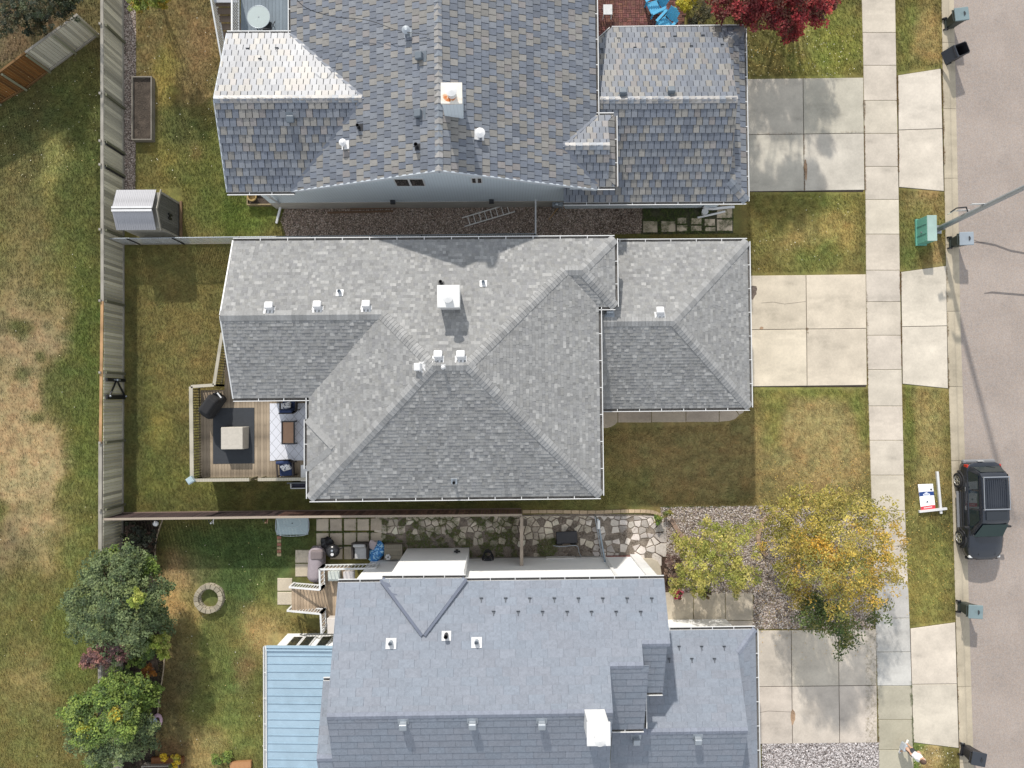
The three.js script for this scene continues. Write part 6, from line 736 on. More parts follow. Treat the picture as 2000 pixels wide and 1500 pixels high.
  part(o, 'sunroof', [rbox(0, 1.765, 0.08, 1.0, 0.03, 0.42, 0.012)], M(rgb(0.02, 0.025, 0.032), 0.12)); part(o, 'bumper', [rbox(0, 0.55, 2.28, 1.5, 0.26, 0.16, 0.06)], trim); part(o, 'bumper', [rbox(0, 0.55, -2.34, 1.56, 0.24, 0.2, 0.07)], greyT); part(o, 'hood_seam', [box(0.38, 1.005, 1.7, 0.012, 0.006, 0.85, 0.05, 0.1), box(-0.38, 1.005, 1.7, 0.012, 0.006, 0.85, -0.05, 0.1)], trim); part(o, 'wiper', [bar(V(-0.6, 1.09, 1.2), V(0.05, 1.1, 1.17), 0.025, 0.02), bar(V(0.0, 1.09, 1.2), V(0.6, 1.1, 1.17), 0.025, 0.02)], m_.black); part(o, 'grille', [box(0, 0.72, 2.33, 0.8, 0.14, 0.03)], m_.black); part(o, 'rear_wiper', [bar(V(0, 1.12, -2.16), V(0.35, 1.25, -2.1), 0.02, 0.02)], m_.black); part(o, 'number_plate', [box(0, 0.72, -2.37, 0.3, 0.14, 0.015)], m_.whitePaint);
  const c = P(1875.5, 995, 0.35); o.position.set(c.x + 0.88, -0.1, P(1876, 996, 0.3).z - 0.02); o.rotation.y = 0.012;
}

// ---------- furniture and small things of the gardens ----------
{ // blue adirondack chairs and table on the brick patio
  const blue = M(K(92, 192, 236, 1.35), 0.5), chairAt = (label, px, py, ry) => { const p = P(px, py, 0.35), o = thing('garden_chair', label, 'chair', V(p.x, 0.04, p.z)); const at = (g) => g.rotateY(ry).translate(p.x, 0.04, p.z); for (let i = 0; i < 5; i++) part(o, 'seat_slat', [at(box(0, 0.36 - i * 0.022, 0.26 - i * 0.115, 0.54, 0.02, 0.108, 0, 0.18))], blue); for (let i = -2; i <= 2; i++) part(o, 'back_slat', [at(box(i * 0.115, 0.62, -0.42, 0.108, 0.75 - Math.abs(i) * 0.08, 0.02, 0, -0.36))], blue); for (const s of [-1, 1]) { part(o, 'armrest', [at(rbox(s * 0.36, 0.56, -0.02, 0.13, 0.025, 0.74, 0.01))], blue); part(o, 'leg', [at(box(s * 0.33, 0.28, 0.28, 0.03, 0.56, 0.1))], blue); part(o, 'leg', [at(bar(V(s * 0.29, 0.36, 0.28), V(s * 0.29, 0.02, -0.62), 0.03, 0.12))], blue); } part(o, 'back_rail', [at(box(0, 0.52, -0.42, 0.72, 0.06, 0.03))], blue); };
  chairAt('sky blue slatted garden chair cut by the top edge of the picture', 1278, 14, -1.1); chairAt('sky blue slatted garden chair beside the slate garage eave', 1300, 46, -0.75);
  const q = P(1187, 19, 0.45), t = thing('side_table', 'small white square table on the red bricks', 'side table', V(q.x, 0.04, q.z)), wm = m_.whitePaint; part(t, 'table_top', [rbox(q.x, 0.46, q.z, 0.44, 0.035, 0.5, 0.012)], wm); for (const s of [-1, 1]) for (const k of [-1, 1]) part(t, 'leg', [bar(V(q.x + s * 0.19, 0.45, q.z + k * 0.22), V(q.x + s * 0.2, 0.04, q.z + k * 0.25), 0.04, 0.04)], wm);
}
{ // deck of the upper house with stairs
  const o = thing('deck', 'grey boarded deck with white railed stairs beside the slate-roofed house', 'deck', P(500, 20)), hd = 1.5, a = P(470, -40, hd), b = P(566, 68, hd), m = woodSet(150, 162, 172, T.smudge, 1.4, 0.06), n = 14; for (let i = 0; i < n; i++) { const x = a.x + (b.x - a.x) * (i + 0.5) / n; part(o, 'board', [box(x, hd - 0.02, (a.z + b.z) / 2, (b.x - a.x) / n - 0.008, 0.04, b.z - a.z + 0.8)], m[i % 6]); }
  const w = m_.whitePaint, rail = (p, q) => { part(o, 'top_rail', [bar(p, q, 0.07, 0.05)], w); part(o, 'bottom_rail', [bar(p.clone().setY(p.y - 0.85), q.clone().setY(q.y - 0.85), 0.05, 0.05)], w); const L = p.distanceTo(q), k = Math.floor(L / 0.13); for (let i = 0; i <= k; i++) { const t = p.clone().lerp(q, i / k); part(o, i % k ? 'baluster' : 'rail_post', [box(t.x, t.y - 0.44, t.z, i % k ? 0.035 : 0.09, 0.9, i % k ? 0.035 : 0.09)], w); } };
  rail(P(453, -30, 2.45), P(453, 66, 2.45)); rail(P(407, -30, 2.0), P(434, 124, 1.05)); const st = woodSet(150, 132, 116, T.weather, 1.3); for (let i = 0; i < 6; i++) { const z = P(440, 8 + i * 15, 1.2 - i * 0.17); part(o, 'stair_tread', [box(P(438, 10, 1.2).x + 0.12, 1.28 - i * 0.19, z.z, 1.0, 0.05, 0.3)], st[i]); } part(o, 'stair_landing', [box(P(436, -8, 1.4).x + 0.15, 1.45, P(436, -8, 1.4).z, 1.1, 0.05, 0.7)], M(K(190, 194, 200, 1.4), 0.7));
  const c = P(505, 33, hd + 0.72), t = thing('glass_table', 'round frosted glass table on the grey deck at the top', 'table', V(c.x, hd, c.z)); part(t, 'table_top', [new THREE.CylinderGeometry(0.52, 0.52, 0.02, 40).translate(c.x, hd + 0.72, c.z)], M(K(206, 218, 216, 1.5), 0.25)); part(t, 'rim', [new THREE.TorusGeometry(0.525, 0.018, 8, 48).rotateX(Math.PI / 2).translate(c.x, hd + 0.72, c.z)], m_.galv); part(t, 'hub', [new THREE.CylinderGeometry(0.03, 0.03, 0.03, 14).translate(c.x, hd + 0.735, c.z)], m_.greyMetal); for (let i = 0; i < 4; i++) { const q = i * Math.PI / 2 + 0.6; part(t, 'leg', [bar(V(c.x + Math.cos(q) * 0.35, hd + 0.7, c.z + Math.sin(q) * 0.35), V(c.x + Math.cos(q) * 0.42, hd, c.z + Math.sin(q) * 0.42), 0.035, 0.035)], m_.dark); }
  const e = P(521, 54, hd + 0.5), ch = thing('patio_chair', 'dark metal chair pushed under the round glass table', 'chair', V(e.x, hd, e.z)), rd = m_.dark; part(ch, 'seat', [rbox(e.x, hd + 0.44, e.z - 0.08, 0.42, 0.03, 0.42, 0.012)], rd); part(ch, 'backrest', [tube([V(e.x - 0.24, hd + 0.45, e.z + 0.15), V(e.x - 0.2, hd + 0.8, e.z + 0.22), V(e.x, hd + 0.86, e.z + 0.24), V(e.x + 0.22, hd + 0.78, e.z + 0.2), V(e.x + 0.24, hd + 0.45, e.z + 0.12)], 0.018), tube([V(e.x - 0.1, hd + 0.46, e.z + 0.16), V(e.x, hd + 0.84, e.z + 0.22), V(e.x + 0.1, hd + 0.46, e.z + 0.14)], 0.012)], rd); part(ch, 'armrest', [tube([V(e.x + 0.26, hd + 0.6, e.z + 0.1), V(e.x + 0.36, hd + 0.64, e.z - 0.1), V(e.x + 0.42, hd + 0.62, e.z - 0.24), V(e.x + 0.36, hd + 0.5, e.z - 0.22)], 0.016)], rd); for (const s of [-1, 1]) for (const k of [-1, 1]) part(ch, 'leg', [rod(V(e.x + s * 0.2, hd, e.z - 0.08 + k * 0.2), V(e.x + s * 0.18, hd + 0.44, e.z - 0.08 + k * 0.18), 0.015)], rd);
}
{ // ladder, timbers, pipes, tool
  const A = P(905, 435), B = P(1003, 406), d = B.clone().sub(A), L = d.length(); d.normalize(); const nrm = V(-d.z, 0, d.x), w = 0.22, o = thing('ladder', 'aluminium ladder lying on the brown gravel', 'ladder', A.clone().lerp(B, 0.5)), al = M(rgb(0.78, 0.76, 0.72), 0.5); for (const s of [-1, 1]) part(o, 'side_rail', [bar(A.clone().addScaledVector(nrm, s * w).setY(0.1), B.clone().addScaledVector(nrm, s * w).setY(0.1), 0.04, 0.08)], al); for (let i = 1; i < 9; i++) { const p = A.clone().addScaledVector(d, L * i / 9).setY(0.11); part(o, 'rung', [bar(p.clone().addScaledVector(nrm, -w), p.clone().addScaledVector(nrm, w), 0.035, 0.035)], al); }
  const tm = (label, x0, y0, x1, y1) => { const a = P(x0, y0), b = P(x1, y1), t = thing('timber', label, 'timber', a.clone().lerp(b, 0.5)); part(t, 'board', [bar(a.setY(0.05), b.setY(0.05), 0.1, 0.07)], M(K(150, 120, 96, 1.2), 0.95, { map: T.weather })); }; tm('long old timber on the gravel near the foundation', 684, 409, 810, 404); tm('shorter old timber lying in front of the long one', 640, 416, 768, 413);
  const pp = (label, pts, r, m = m_.whiteMetal) => { const q = pts.map(([x, y, h]) => P(x, y, h)), t = thing('drain_pipe', label, 'drain pipe', q[0].clone().setY(0)); part(t, 'pipe', [tube(q, r, 20, 8)], m); return t; }; const dp = pp('white downspout extension pipe with elbow beside the slate garage', [[1373, 402, 0.4], [1377, 406, 0.14], [1390, 408, 0.1], [1410, 406, 0.09], [1434, 404, 0.09]], 0.07); pp('loose white pipe lying across the mossy pavers', [[1362, 425, 0.07], [1390, 419, 0.08], [1416, 413, 0.07]], 0.05);
  const pd = P(1377, 413, 0.3), bu = thing('bucket', 'white round pail among the pipes by the garage', 'bucket', V(pd.x, 0, pd.z)); part(bu, 'pail', [new THREE.CylinderGeometry(0.15, 0.12, 0.3, 20).translate(pd.x, 0.15, pd.z)], m_.whitePaint); part(bu, 'lid', [new THREE.CylinderGeometry(0.16, 0.16, 0.03, 20).translate(pd.x, 0.31, pd.z), new THREE.TorusGeometry(0.09, 0.01, 6, 18).rotateX(Math.PI / 2).translate(pd.x, 0.33, pd.z)], m_.whiteMetal);
  const r0 = P(1072, 429), r1 = P(1096, 402), rk = thing('rake', 'wooden handled rake leaning on the gravel corner', 'rake', r0); part(rk, 'handle', [rod(r0.clone().setY(0.04), r1.clone().setY(0.5), 0.022)], M(K(190, 150, 96, 1.2), 0.8)); part(rk, 'head', [bar(P(1092, 398).setY(0.55), P(1102, 412).setY(0.3), 0.03, 0.05)], M(K(170, 130, 84, 1.2), 0.8));
}
{ // things by the lower house
  const gt = M(K(168, 186, 188, 1.35), 0.2, { phys: true, clearcoat: 0.6 }); const h = 0.72, a = P(540, 1008, h), b = P(602, 1044, h), o = thing('glass_table', 'rectangular frosted glass table below the brown fence', 'table', V((a.x + b.x) / 2, 0, (a.z + b.z) / 2)), cx = (a.x + b.x) / 2, cz = (a.z + b.z) / 2, w = b.x - a.x, d = b.z - a.z; part(o, 'table_top', [rbox(cx, h, cz, w, 0.03, d, 0.014)], gt); part(o, 'rim', [tube([V(a.x + 0.1, h + 0.02, a.z), V(a.x, h + 0.02, a.z + 0.1), V(a.x, h + 0.02, b.z - 0.12), V(a.x + 0.12, h + 0.02, b.z), V(b.x - 0.12, h + 0.02, b.z), V(b.x, h + 0.02, b.z - 0.12), V(b.x, h + 0.02, a.z + 0.1), V(b.x - 0.1, h + 0.02, a.z)], 0.018, 60)], m_.galv); const etch = M(K(214, 224, 224, 1.4), 0.4), ov = []; for (let i = 0; i < 24; i++) { const t = i / 24 * Math.PI * 2, u = (i + 1) / 24 * Math.PI * 2; ov.push(bar(V(cx + Math.cos(t) * w * 0.28, h + 0.02, cz - 0.12 + Math.sin(t) * d * 0.24), V(cx + Math.cos(u) * w * 0.28, h + 0.02, cz - 0.12 + Math.sin(u) * d * 0.24), 0.012, 0.008)); } for (const [x, z] of [[-0.45, 0.45], [0, 0.48], [0.45, 0.45]]) ov.push(bar(V(cx + x * w * 0.5, h + 0.02, cz + 0.16), V(cx + x * w * 0.95, h + 0.02, cz + z * d), 0.012, 0.008)); part(o, 'etched_lines', ov, etch).userData.kind = 'stuff'; part(o, 'umbrella_hole', [new THREE.CylinderGeometry(0.03, 0.03, 0.035, 12).translate(cx, h + 0.005, cz - 0.1)], m_.dark); for (const s of [-1, 1]) for (const k of [-1, 1]) part(o, 'leg', [rod(V(cx + s * w * 0.4, 0, cz + k * d * 0.36), V(cx + s * w * 0.42, h, cz + k * d * 0.38), 0.02)], m_.galv);
  { // mauve covered furniture
    const c = P(617, 1103, 0.6), t = thing('covered_furniture', 'rounded garden furniture under a mauve grey cover next to the kettle grill', 'furniture cover', V(c.x, 0, c.z)); const g = new RoundedBoxGeometry(0.8, 0.85, 1.72, 6, 0.34), p = g.attributes.position; for (let i = 0; i < p.count; i++) { const x = p.getX(i), y = p.getY(i), z = p.getZ(i), f = y < 0 ? 1 + (vnoise(x * 9 + 5, z * 9 + 5) - 0.5) * 0.1 : 1; p.setXYZ(i, x * f + 0.12 * (z * z) * (x < 0 ? 0.35 : -0.2), y + 0.03 * vnoise(x * 4, z * 4), z * f); } g.computeVertexNormals(); g.rotateY(-0.06).translate(c.x, 0.43, c.z); part(t, 'cover', g, M(K(190, 178, 184, 1.4), 0.9, { map: T.cloth })); const g2 = new RoundedBoxGeometry(0.6, 0.3, 0.5, 4, 0.12); g2.translate(c.x + 0.1, 0.76, c.z - 0.5); part(t, 'top_fold', g2, M(K(150, 138, 138, 1.4), 0.9, { map: T.cloth }));
  }
  { const c = P(650, 1076, 0.75), t = thing('kettle_grill', 'round black kettle grill with silver vents on the pavers', 'grill', V(c.x, 0, c.z)); part(t, 'bowl', [new THREE.SphereGeometry(0.32, 24, 12, 0, Math.PI * 2, Math.PI / 2, Math.PI / 2).translate(c.x, 0.72, c.z)], m_.black); const l = part(t, 'lid', [new THREE.SphereGeometry(0.33, 24, 12, 0, Math.PI * 2, 0, Math.PI / 2).scale(1, 0.75, 1).translate(c.x, 0.73, c.z)], M(rgb(0.02, 0.02, 0.022), 0.25)); part(l, 'lid_vent', [new THREE.CylinderGeometry(0.075, 0.075, 0.02, 18).translate(c.x + 0.02, 0.965, c.z + 0.12)], m_.whiteMetal); part(l, 'lid_handle', [new THREE.CylinderGeometry(0.05, 0.05, 0.05, 14).translate(c.x + 0.02, 1.0, c.z - 0.06)], m_.galv); for (let i = 0; i < 3; i++) { const q = i * 2.09; part(t, 'leg', [rod(V(c.x + Math.cos(q) * 0.2, 0.5, c.z + Math.sin(q) * 0.2), V(c.x + Math.cos(q) * 0.36, 0, c.z + Math.sin(q) * 0.36), 0.015)], m_.dark); } part(t, 'side_handle', [tube([V(c.x + 0.3, 0.7, c.z - 0.1), V(c.x + 0.42, 0.7, c.z - 0.14), V(c.x + 0.52, 0.66, c.z - 0.22)], 0.015)], m_.dark); const v = P(637, 1064, 0.5), u = thing('black_bag', 'crumpled black bag behind the kettle grill', 'bag', V(v.x, 0, v.z)); const s = new THREE.IcosahedronGeometry(0.3, 3), sp = s.attributes.position; for (let i = 0; i < sp.count; i++) { const k = 0.8 + 0.5 * vnoise(sp.getX(i) * 9 + 7, sp.getY(i) * 9 + sp.getZ(i) * 7 + 7); sp.setXYZ(i, sp.getX(i) * k, sp.getY(i) * k * 0.9, sp.getZ(i) * k * 1.1); } s.computeVertexNormals(); s.translate(v.x, 0.3, v.z); part(u, 'sack', s, M(rgb(0.015, 0.015, 0.017), 0.45)); }
  { const c = P(704, 1076, 0.5), t = thing('wicker_chair', 'dark wicker armchair with light grey cushions between grill and blue float', 'chair', V(c.x, 0, c.z)), wk = M(rgb(0.05, 0.04, 0.035), 0.8, { map: T.cloth }), cu = M(K(216, 216, 216, 1.3), 0.9, { map: T.cloth }); part(t, 'frame', [rbox(c.x, 0.2, c.z, 0.72, 0.3, 0.75, 0.05), rbox(c.x, 0.55, c.z - 0.36, 0.76, 0.55, 0.1, 0.04, 0, -0.15)], wk); for (const s of [-1, 1]) part(t, 'armrest', [rbox(c.x + s * 0.37, 0.45, c.z, 0.1, 0.35, 0.76, 0.04)], wk); part(t, 'seat', [rbox(c.x, 0.43, c.z + 0.1, 0.58, 0.14, 0.6, 0.06)], cu); part(t, 'backrest', [rbox(c.x, 0.66, c.z - 0.26, 0.56, 0.52, 0.14, 0.06, 0, -0.3)], cu); }
  { const c = P(735, 1080, 0.35), t = thing('pool_float', 'crumpled blue patterned pool float beside the wicker armchair', 'pool float', V(c.x, 0, c.z)); const tx = tex(128, (u, v) => { const n = vnoise(u * 11, v * 11, 11), k = vnoise(u * 23 + 3, v * 23, 23); return n > 0.62 ? [0.62, 0.8, 0.9] : k > 0.6 ? [0.12, 0.36, 0.6] : [0.2, 0.52, 0.78]; }, [0.6, 0.6], true); const g = new RoundedBoxGeometry(0.62, 0.42, 1.0, 8, 0.2), p = g.attributes.position; for (let i = 0; i < p.count; i++) { const k = 0.85 + 0.35 * vnoise(p.getX(i) * 7 + 4, p.getZ(i) * 7 + p.getY(i) * 5 + 4); p.setXYZ(i, p.getX(i) * k, p.getY(i) * k, p.getZ(i) * k); } g.computeVertexNormals(); g.rotateY(-0.75).translate(c.x, 0.26, c.z); part(t, 'sheet', g, M(WHITE, 0.4, { map: tx })); const e = P(727, 1064, 0.5), w = thing('cushion', 'pale pink cushion leaning on the blue pool float', 'cushion', V(e.x, 0, e.z)); const q = new RoundedBoxGeometry(0.36, 0.14, 0.5, 4, 0.06); q.rotateX(0.5).rotateY(-0.5).translate(e.x, 0.5, e.z); part(w, 'cover', q, M(K(214, 200, 202, 1.3), 0.9, { map: T.cloth })); }
  { const c = P(768, 1078, 0.55), t = thing('garden_chest', 'weathered wooden garden chest against the white bump-out', 'chest', V(c.x, 0, c.z)), m = M(K(158, 150, 132, 1.2), 0.9, { map: T.weather }); part(t, 'box', [box(c.x, 0.25, c.z, 0.8, 0.5, 0.7)], m); for (let i = 0; i < 4; i++) part(t, 'lid_board', [box(c.x, 0.53, c.z - 0.27 + i * 0.18, 0.86, 0.04, 0.172)], m); const d = P(758, 1088, 0.6), w = thing('ornament', 'small white flower shaped ornament at the corner of the garden chest', 'ornament', V(d.x, 0.5, d.z)); const l = []; for (let i = 0; i < 6; i++) l.push(sphere(V(d.x + Math.cos(i) * 0.09, 0.6, d.z + Math.sin(i) * 0.09), 0.06)); part(w, 'petals', l, m_.whitePaint).userData.kind = 'stuff'; }
  { // garden cart with black tray
    const c = P(1107, 1052, 0.45), t = thing('garden_cart', 'black tray garden cart with tubular handle on the flagstones', 'garden cart', V(c.x, 0, c.z)); part(t, 'tray', [rbox(c.x, 0.4, c.z - 0.05, 1.02, 0.16, 0.58, 0.05, 0.05)], M(rgb(0.03, 0.03, 0.035), 0.6)); part(t, 'handle', [tube([V(c.x - 0.65, 0.5, c.z + 0.32), V(c.x - 0.3, 0.52, c.z + 0.36), V(c.x + 0.35, 0.52, c.z + 0.32), V(c.x + 0.5, 0.5, c.z + 0.36), V(c.x + 0.6, 0.35, c.z + 0.7), V(c.x + 0.75, 0.1, c.z + 1.0)], 0.02, 40)], m_.galv); for (const s of [-1, 1]) part(t, 'wheel', [new THREE.TorusGeometry(0.14, 0.04, 8, 20).translate(c.x + s * 0.35, 0.17, c.z + 0.3)], m_.black); part(t, 'leg', [box(c.x - 0.4, 0.16, c.z - 0.1, 0.04, 0.32, 0.04)], m_.greyMetal); }
  { // hose reel
    const c = P(953, 1091, 0.5), t = thing('hose_reel', 'black coiled hose hanging on the white wall beside the cart', 'hose', V(c.x, 0, c.z)); const l = []; for (let i = 0; i < 5; i++) l.push(new THREE.TorusGeometry(0.27 - i * 0.025, 0.022, 8, 30).rotateX(1.1).translate(c.x, 0.55 + i * 0.02, lowHouse.zN + 0.0 - 0.06 * i + 0.06)); part(t, 'coil', l, m_.black).userData.kind = 'stuff'; part(t, 'holder', [box(c.x, 0.6, lowHouse.zN + 0.12, 0.3, 0.2, 0.14)], m_.dark); }
  { // bottom deck with steps and white railings
    const hd = 1.2, t = thing('deck', 'small wooden porch deck with white railings and wide steps on the lower house', 'deck', P(625, 1160)), bd = woodSet(206, 182, 154, T.grain, 1.3, 0.16), a = P(600, 1126, hd), b = P(668, 1210, hd); for (let i = 0; i < 9; i++) { const x = P(628, 1160, hd).x + i * 0.15; part(t, 'board', [box(x + 0.07, hd, (P(625, 1112, hd).z + b.z) / 2 + 0.1, 0.142, 0.04, b.z - P(625, 1112, hd).z + 0.5)], bd[i % 6]); }
    for (let i = 0; i < 5; i++) { const x = P(626, 1160, hd).x - 0.16 - i * 0.28; for (const q of [-1, 1]) part(t, 'board', [box(x + 0.05 + q * 0.07, hd - 0.08, P(600, 1170, 0.9).z, 0.132, 0.045, 1.15)], bd[(i * 2 + (q > 0 ? 1 : 0)) % 6]); }
    const w = m_.whitePaint, rail = (p, q, dh = 0.85) => { part(t, 'top_rail', [bar(p, q, 0.08, 0.05)], w); part(t, 'bottom_rail', [bar(p.clone().setY(p.y - dh), q.clone().setY(q.y - dh), 0.05, 0.06)], w); const k = Math.max(2, Math.floor(p.distanceTo(q) / 0.16)); for (let i = 0; i <= k; i++) { const u = p.clone().lerp(q, i / k), e = i % k; part(t, e ? 'baluster' : 'rail_post', [box(u.x, u.y - dh / 2, u.z, e ? 0.03 : 0.1, dh, e ? 0.03 : 0.1)], w); } };
    rail(P(624, 1112, 2.1), P(733, 1110, 2.1)); rail(P(624, 1112, 2.1), P(625, 1152, 2.1)); rail(P(566, 1147, 1.15), P(625, 1152, 2.1), 0.75); rail(P(562, 1193, 1.15), P(626, 1199, 2.1), 0.75); rail(P(626, 1199, 2.1), P(628, 1236, 2.1));
    const st = (name, label, px, py, sx, sz, c, cat, h = 0.45) => { const p = P(px, py, hd + h), u = thing(name, label, cat, V(p.x, hd, p.z)); part(u, 'box', [rbox(p.x, hd + h / 2, p.z, sx, h, sz, 0.04)], M(c, 0.6, { map: T.smudge })); part(u, 'lid', [rbox(p.x, hd + h + 0.02, p.z, sx + 0.03, 0.05, sz + 0.03, 0.02)], M(c, 0.5)); return u; };
    st('storage_box', 'pale green white storage box on the small porch deck', 652, 1125, 0.5, 0.42, K(222, 228, 220, 1.4), 'storage box'); st('storage_box', 'white and beige deck chair seat box beside the pale storage box', 681, 1126, 0.46, 0.44, K(226, 220, 218, 1.4), 'storage box', 0.35); st('storage_box', 'cream cushioned bench at the lower end of the porch deck', 650, 1222, 0.5, 0.7, K(236, 228, 220, 1.4), 'bench', 0.42);
  }
  { // fire pit ring
    const p = P(411, 1167), o = thing('fire_pit', 'round stone fire pit ring on the lower lawn', 'fire pit', V(p.x, 0, p.z)), r = rngOf(81), st = woodSet(200, 190, 168, T.concrete, 1.35, 0.16); for (let k = 0; k < 2; k++) for (let i = 0; i < 16; i++) { const a0 = (i + k * 0.5) / 16 * Math.PI * 2, a1 = a0 + Math.PI * 2 / 16 - 0.03, ri = 0.42 + k * 0.05 + r() * 0.02, ro = 0.7 + r() * 0.03 - k * 0.02, q = []; for (let s = 0; s <= 3; s++) { const t = a0 + (a1 - a0) * s / 3; q.push(V(p.x + Math.cos(t) * ro, 0, p.z + Math.sin(t) * ro)); } for (let s = 3; s >= 0; s--) { const t = a0 + (a1 - a0) * s / 3; q.push(V(p.x + Math.cos(t) * ri, 0, p.z + Math.sin(t) * ri)); } part(o, 'stone', prism(q, k * 0.15, k * 0.15 + 0.145, 0.014), st[Math.floor(r() * 6)]); }
  }
  { // pebbled hose line / edging along the shrub bed
    const e = (pts, label) => { const q = pts.map(([x, y]) => P(x, y, 0.04)), t = thing('garden_edging', label, 'garden edging', q[0].clone().setY(0)); part(t, 'strip', [tube(q, 0.035, 40, 6)], M(K(176, 160, 136, 1.3), 0.9)); }; e([[318, 1014], [310, 1036], [304, 1060], [302, 1094]], 'thin pale edging line from the fence to the dark shrubs'); e([[322, 1270], [319, 1310], [313, 1350], [308, 1392]], 'thin pale edging line beside the green shrubs'); const a = P(305, 1405), t = thing('garden_gnome', 'small lilac and blue garden ornament at the end of the edging', 'ornament', a); part(t, 'base', [new THREE.TorusGeometry(0.17, 0.07, 8, 20).rotateX(Math.PI / 2).scale(1, 1, 1.4).translate(a.x + 0.12, 0.1, a.z)], M(K(214, 180, 196, 1.3), 0.7)); part(t, 'figure', [sphere(V(a.x, 0.2, a.z), 0.14, 1.3), sphere(V(a.x + 0.08, 0.4, a.z - 0.22), 0.09)], M(K(178, 190, 214, 1.3), 0.7)); part(t, 'arm', [rod(V(a.x, 0.3, a.z), V(a.x - 0.02, 0.5, a.z - 0.5), 0.025)], M(K(200, 200, 196, 1.3), 0.7)); }
  { const p = P(468, 1494, 0.3), t = thing('plank', 'orange brown plank at the bottom edge of the lower lawn', 'plank', V(p.x, 0, p.z)); part(t, 'board', [box(p.x, 0.12, p.z + 0.06, 1.0, 0.2, 0.3, 0.04)], M(K(216, 160, 110, 1.3), 0.8, { map: T.grain })); const q = P(332, 1480, 0.1), u = thing('plank', 'dark orange wooden sleeper behind the planter with yellow flowers', 'plank', V(q.x, 0, q.z)); part(u, 'board', [box(q.x - 0.1, 0.1, q.z + 0.1, 1.5, 0.2, 0.3)], M(K(160, 104, 60, 1.3), 0.85, { map: T.grain })); }
}
// curved edging blocks
function blocks(name, label, pts, n, w, c, seed, h = 0.12) { const q = new THREE.CatmullRomCurve3(pts.map(([x, y]) => P(x, y))), p0 = q.getPoint(0), o = thing(name, label, 'garden edging', V(p0.x, 0, p0.z)), r = rngOf(seed); for (let i = 0; i < n; i++) { const a = q.getPoint((i + 0.03) / n), b = q.getPoint((i + 0.97) / n), g = bar(a.setY(h / 2), b.setY(h / 2), w, h), k = 0.86 + r() * 0.28; tint(g, rgb(c.r * k, c.g * k, c.b * k)); part(o, 'block', g, m_.stone); } }
blocks('stone_edging', 'ring of curved tan edging blocks around the birch', [[1520, 1000], [1500, 1008], [1486, 1024], [1480, 1046], [1484, 1068], [1496, 1084]], 9, 0.2, K(200, 172, 148, 1.3), 91); blocks('stone_edging', 'row of tan edging blocks along the lower edge of the middle lawn', [[1020, 999], [1090, 999], [1160, 1000], [1230, 998], [1275, 1000], [1290, 1006]], 22, 0.16, K(212, 188, 156, 1.3), 92, 0.08); blocks('stone_edging', 'short diagonal row of brown blocks in the flower bed', [[1310, 1014], [1322, 1034], [1336, 1052], [1360, 1066]], 6, 0.2, K(176, 150, 132, 1.3), 93);

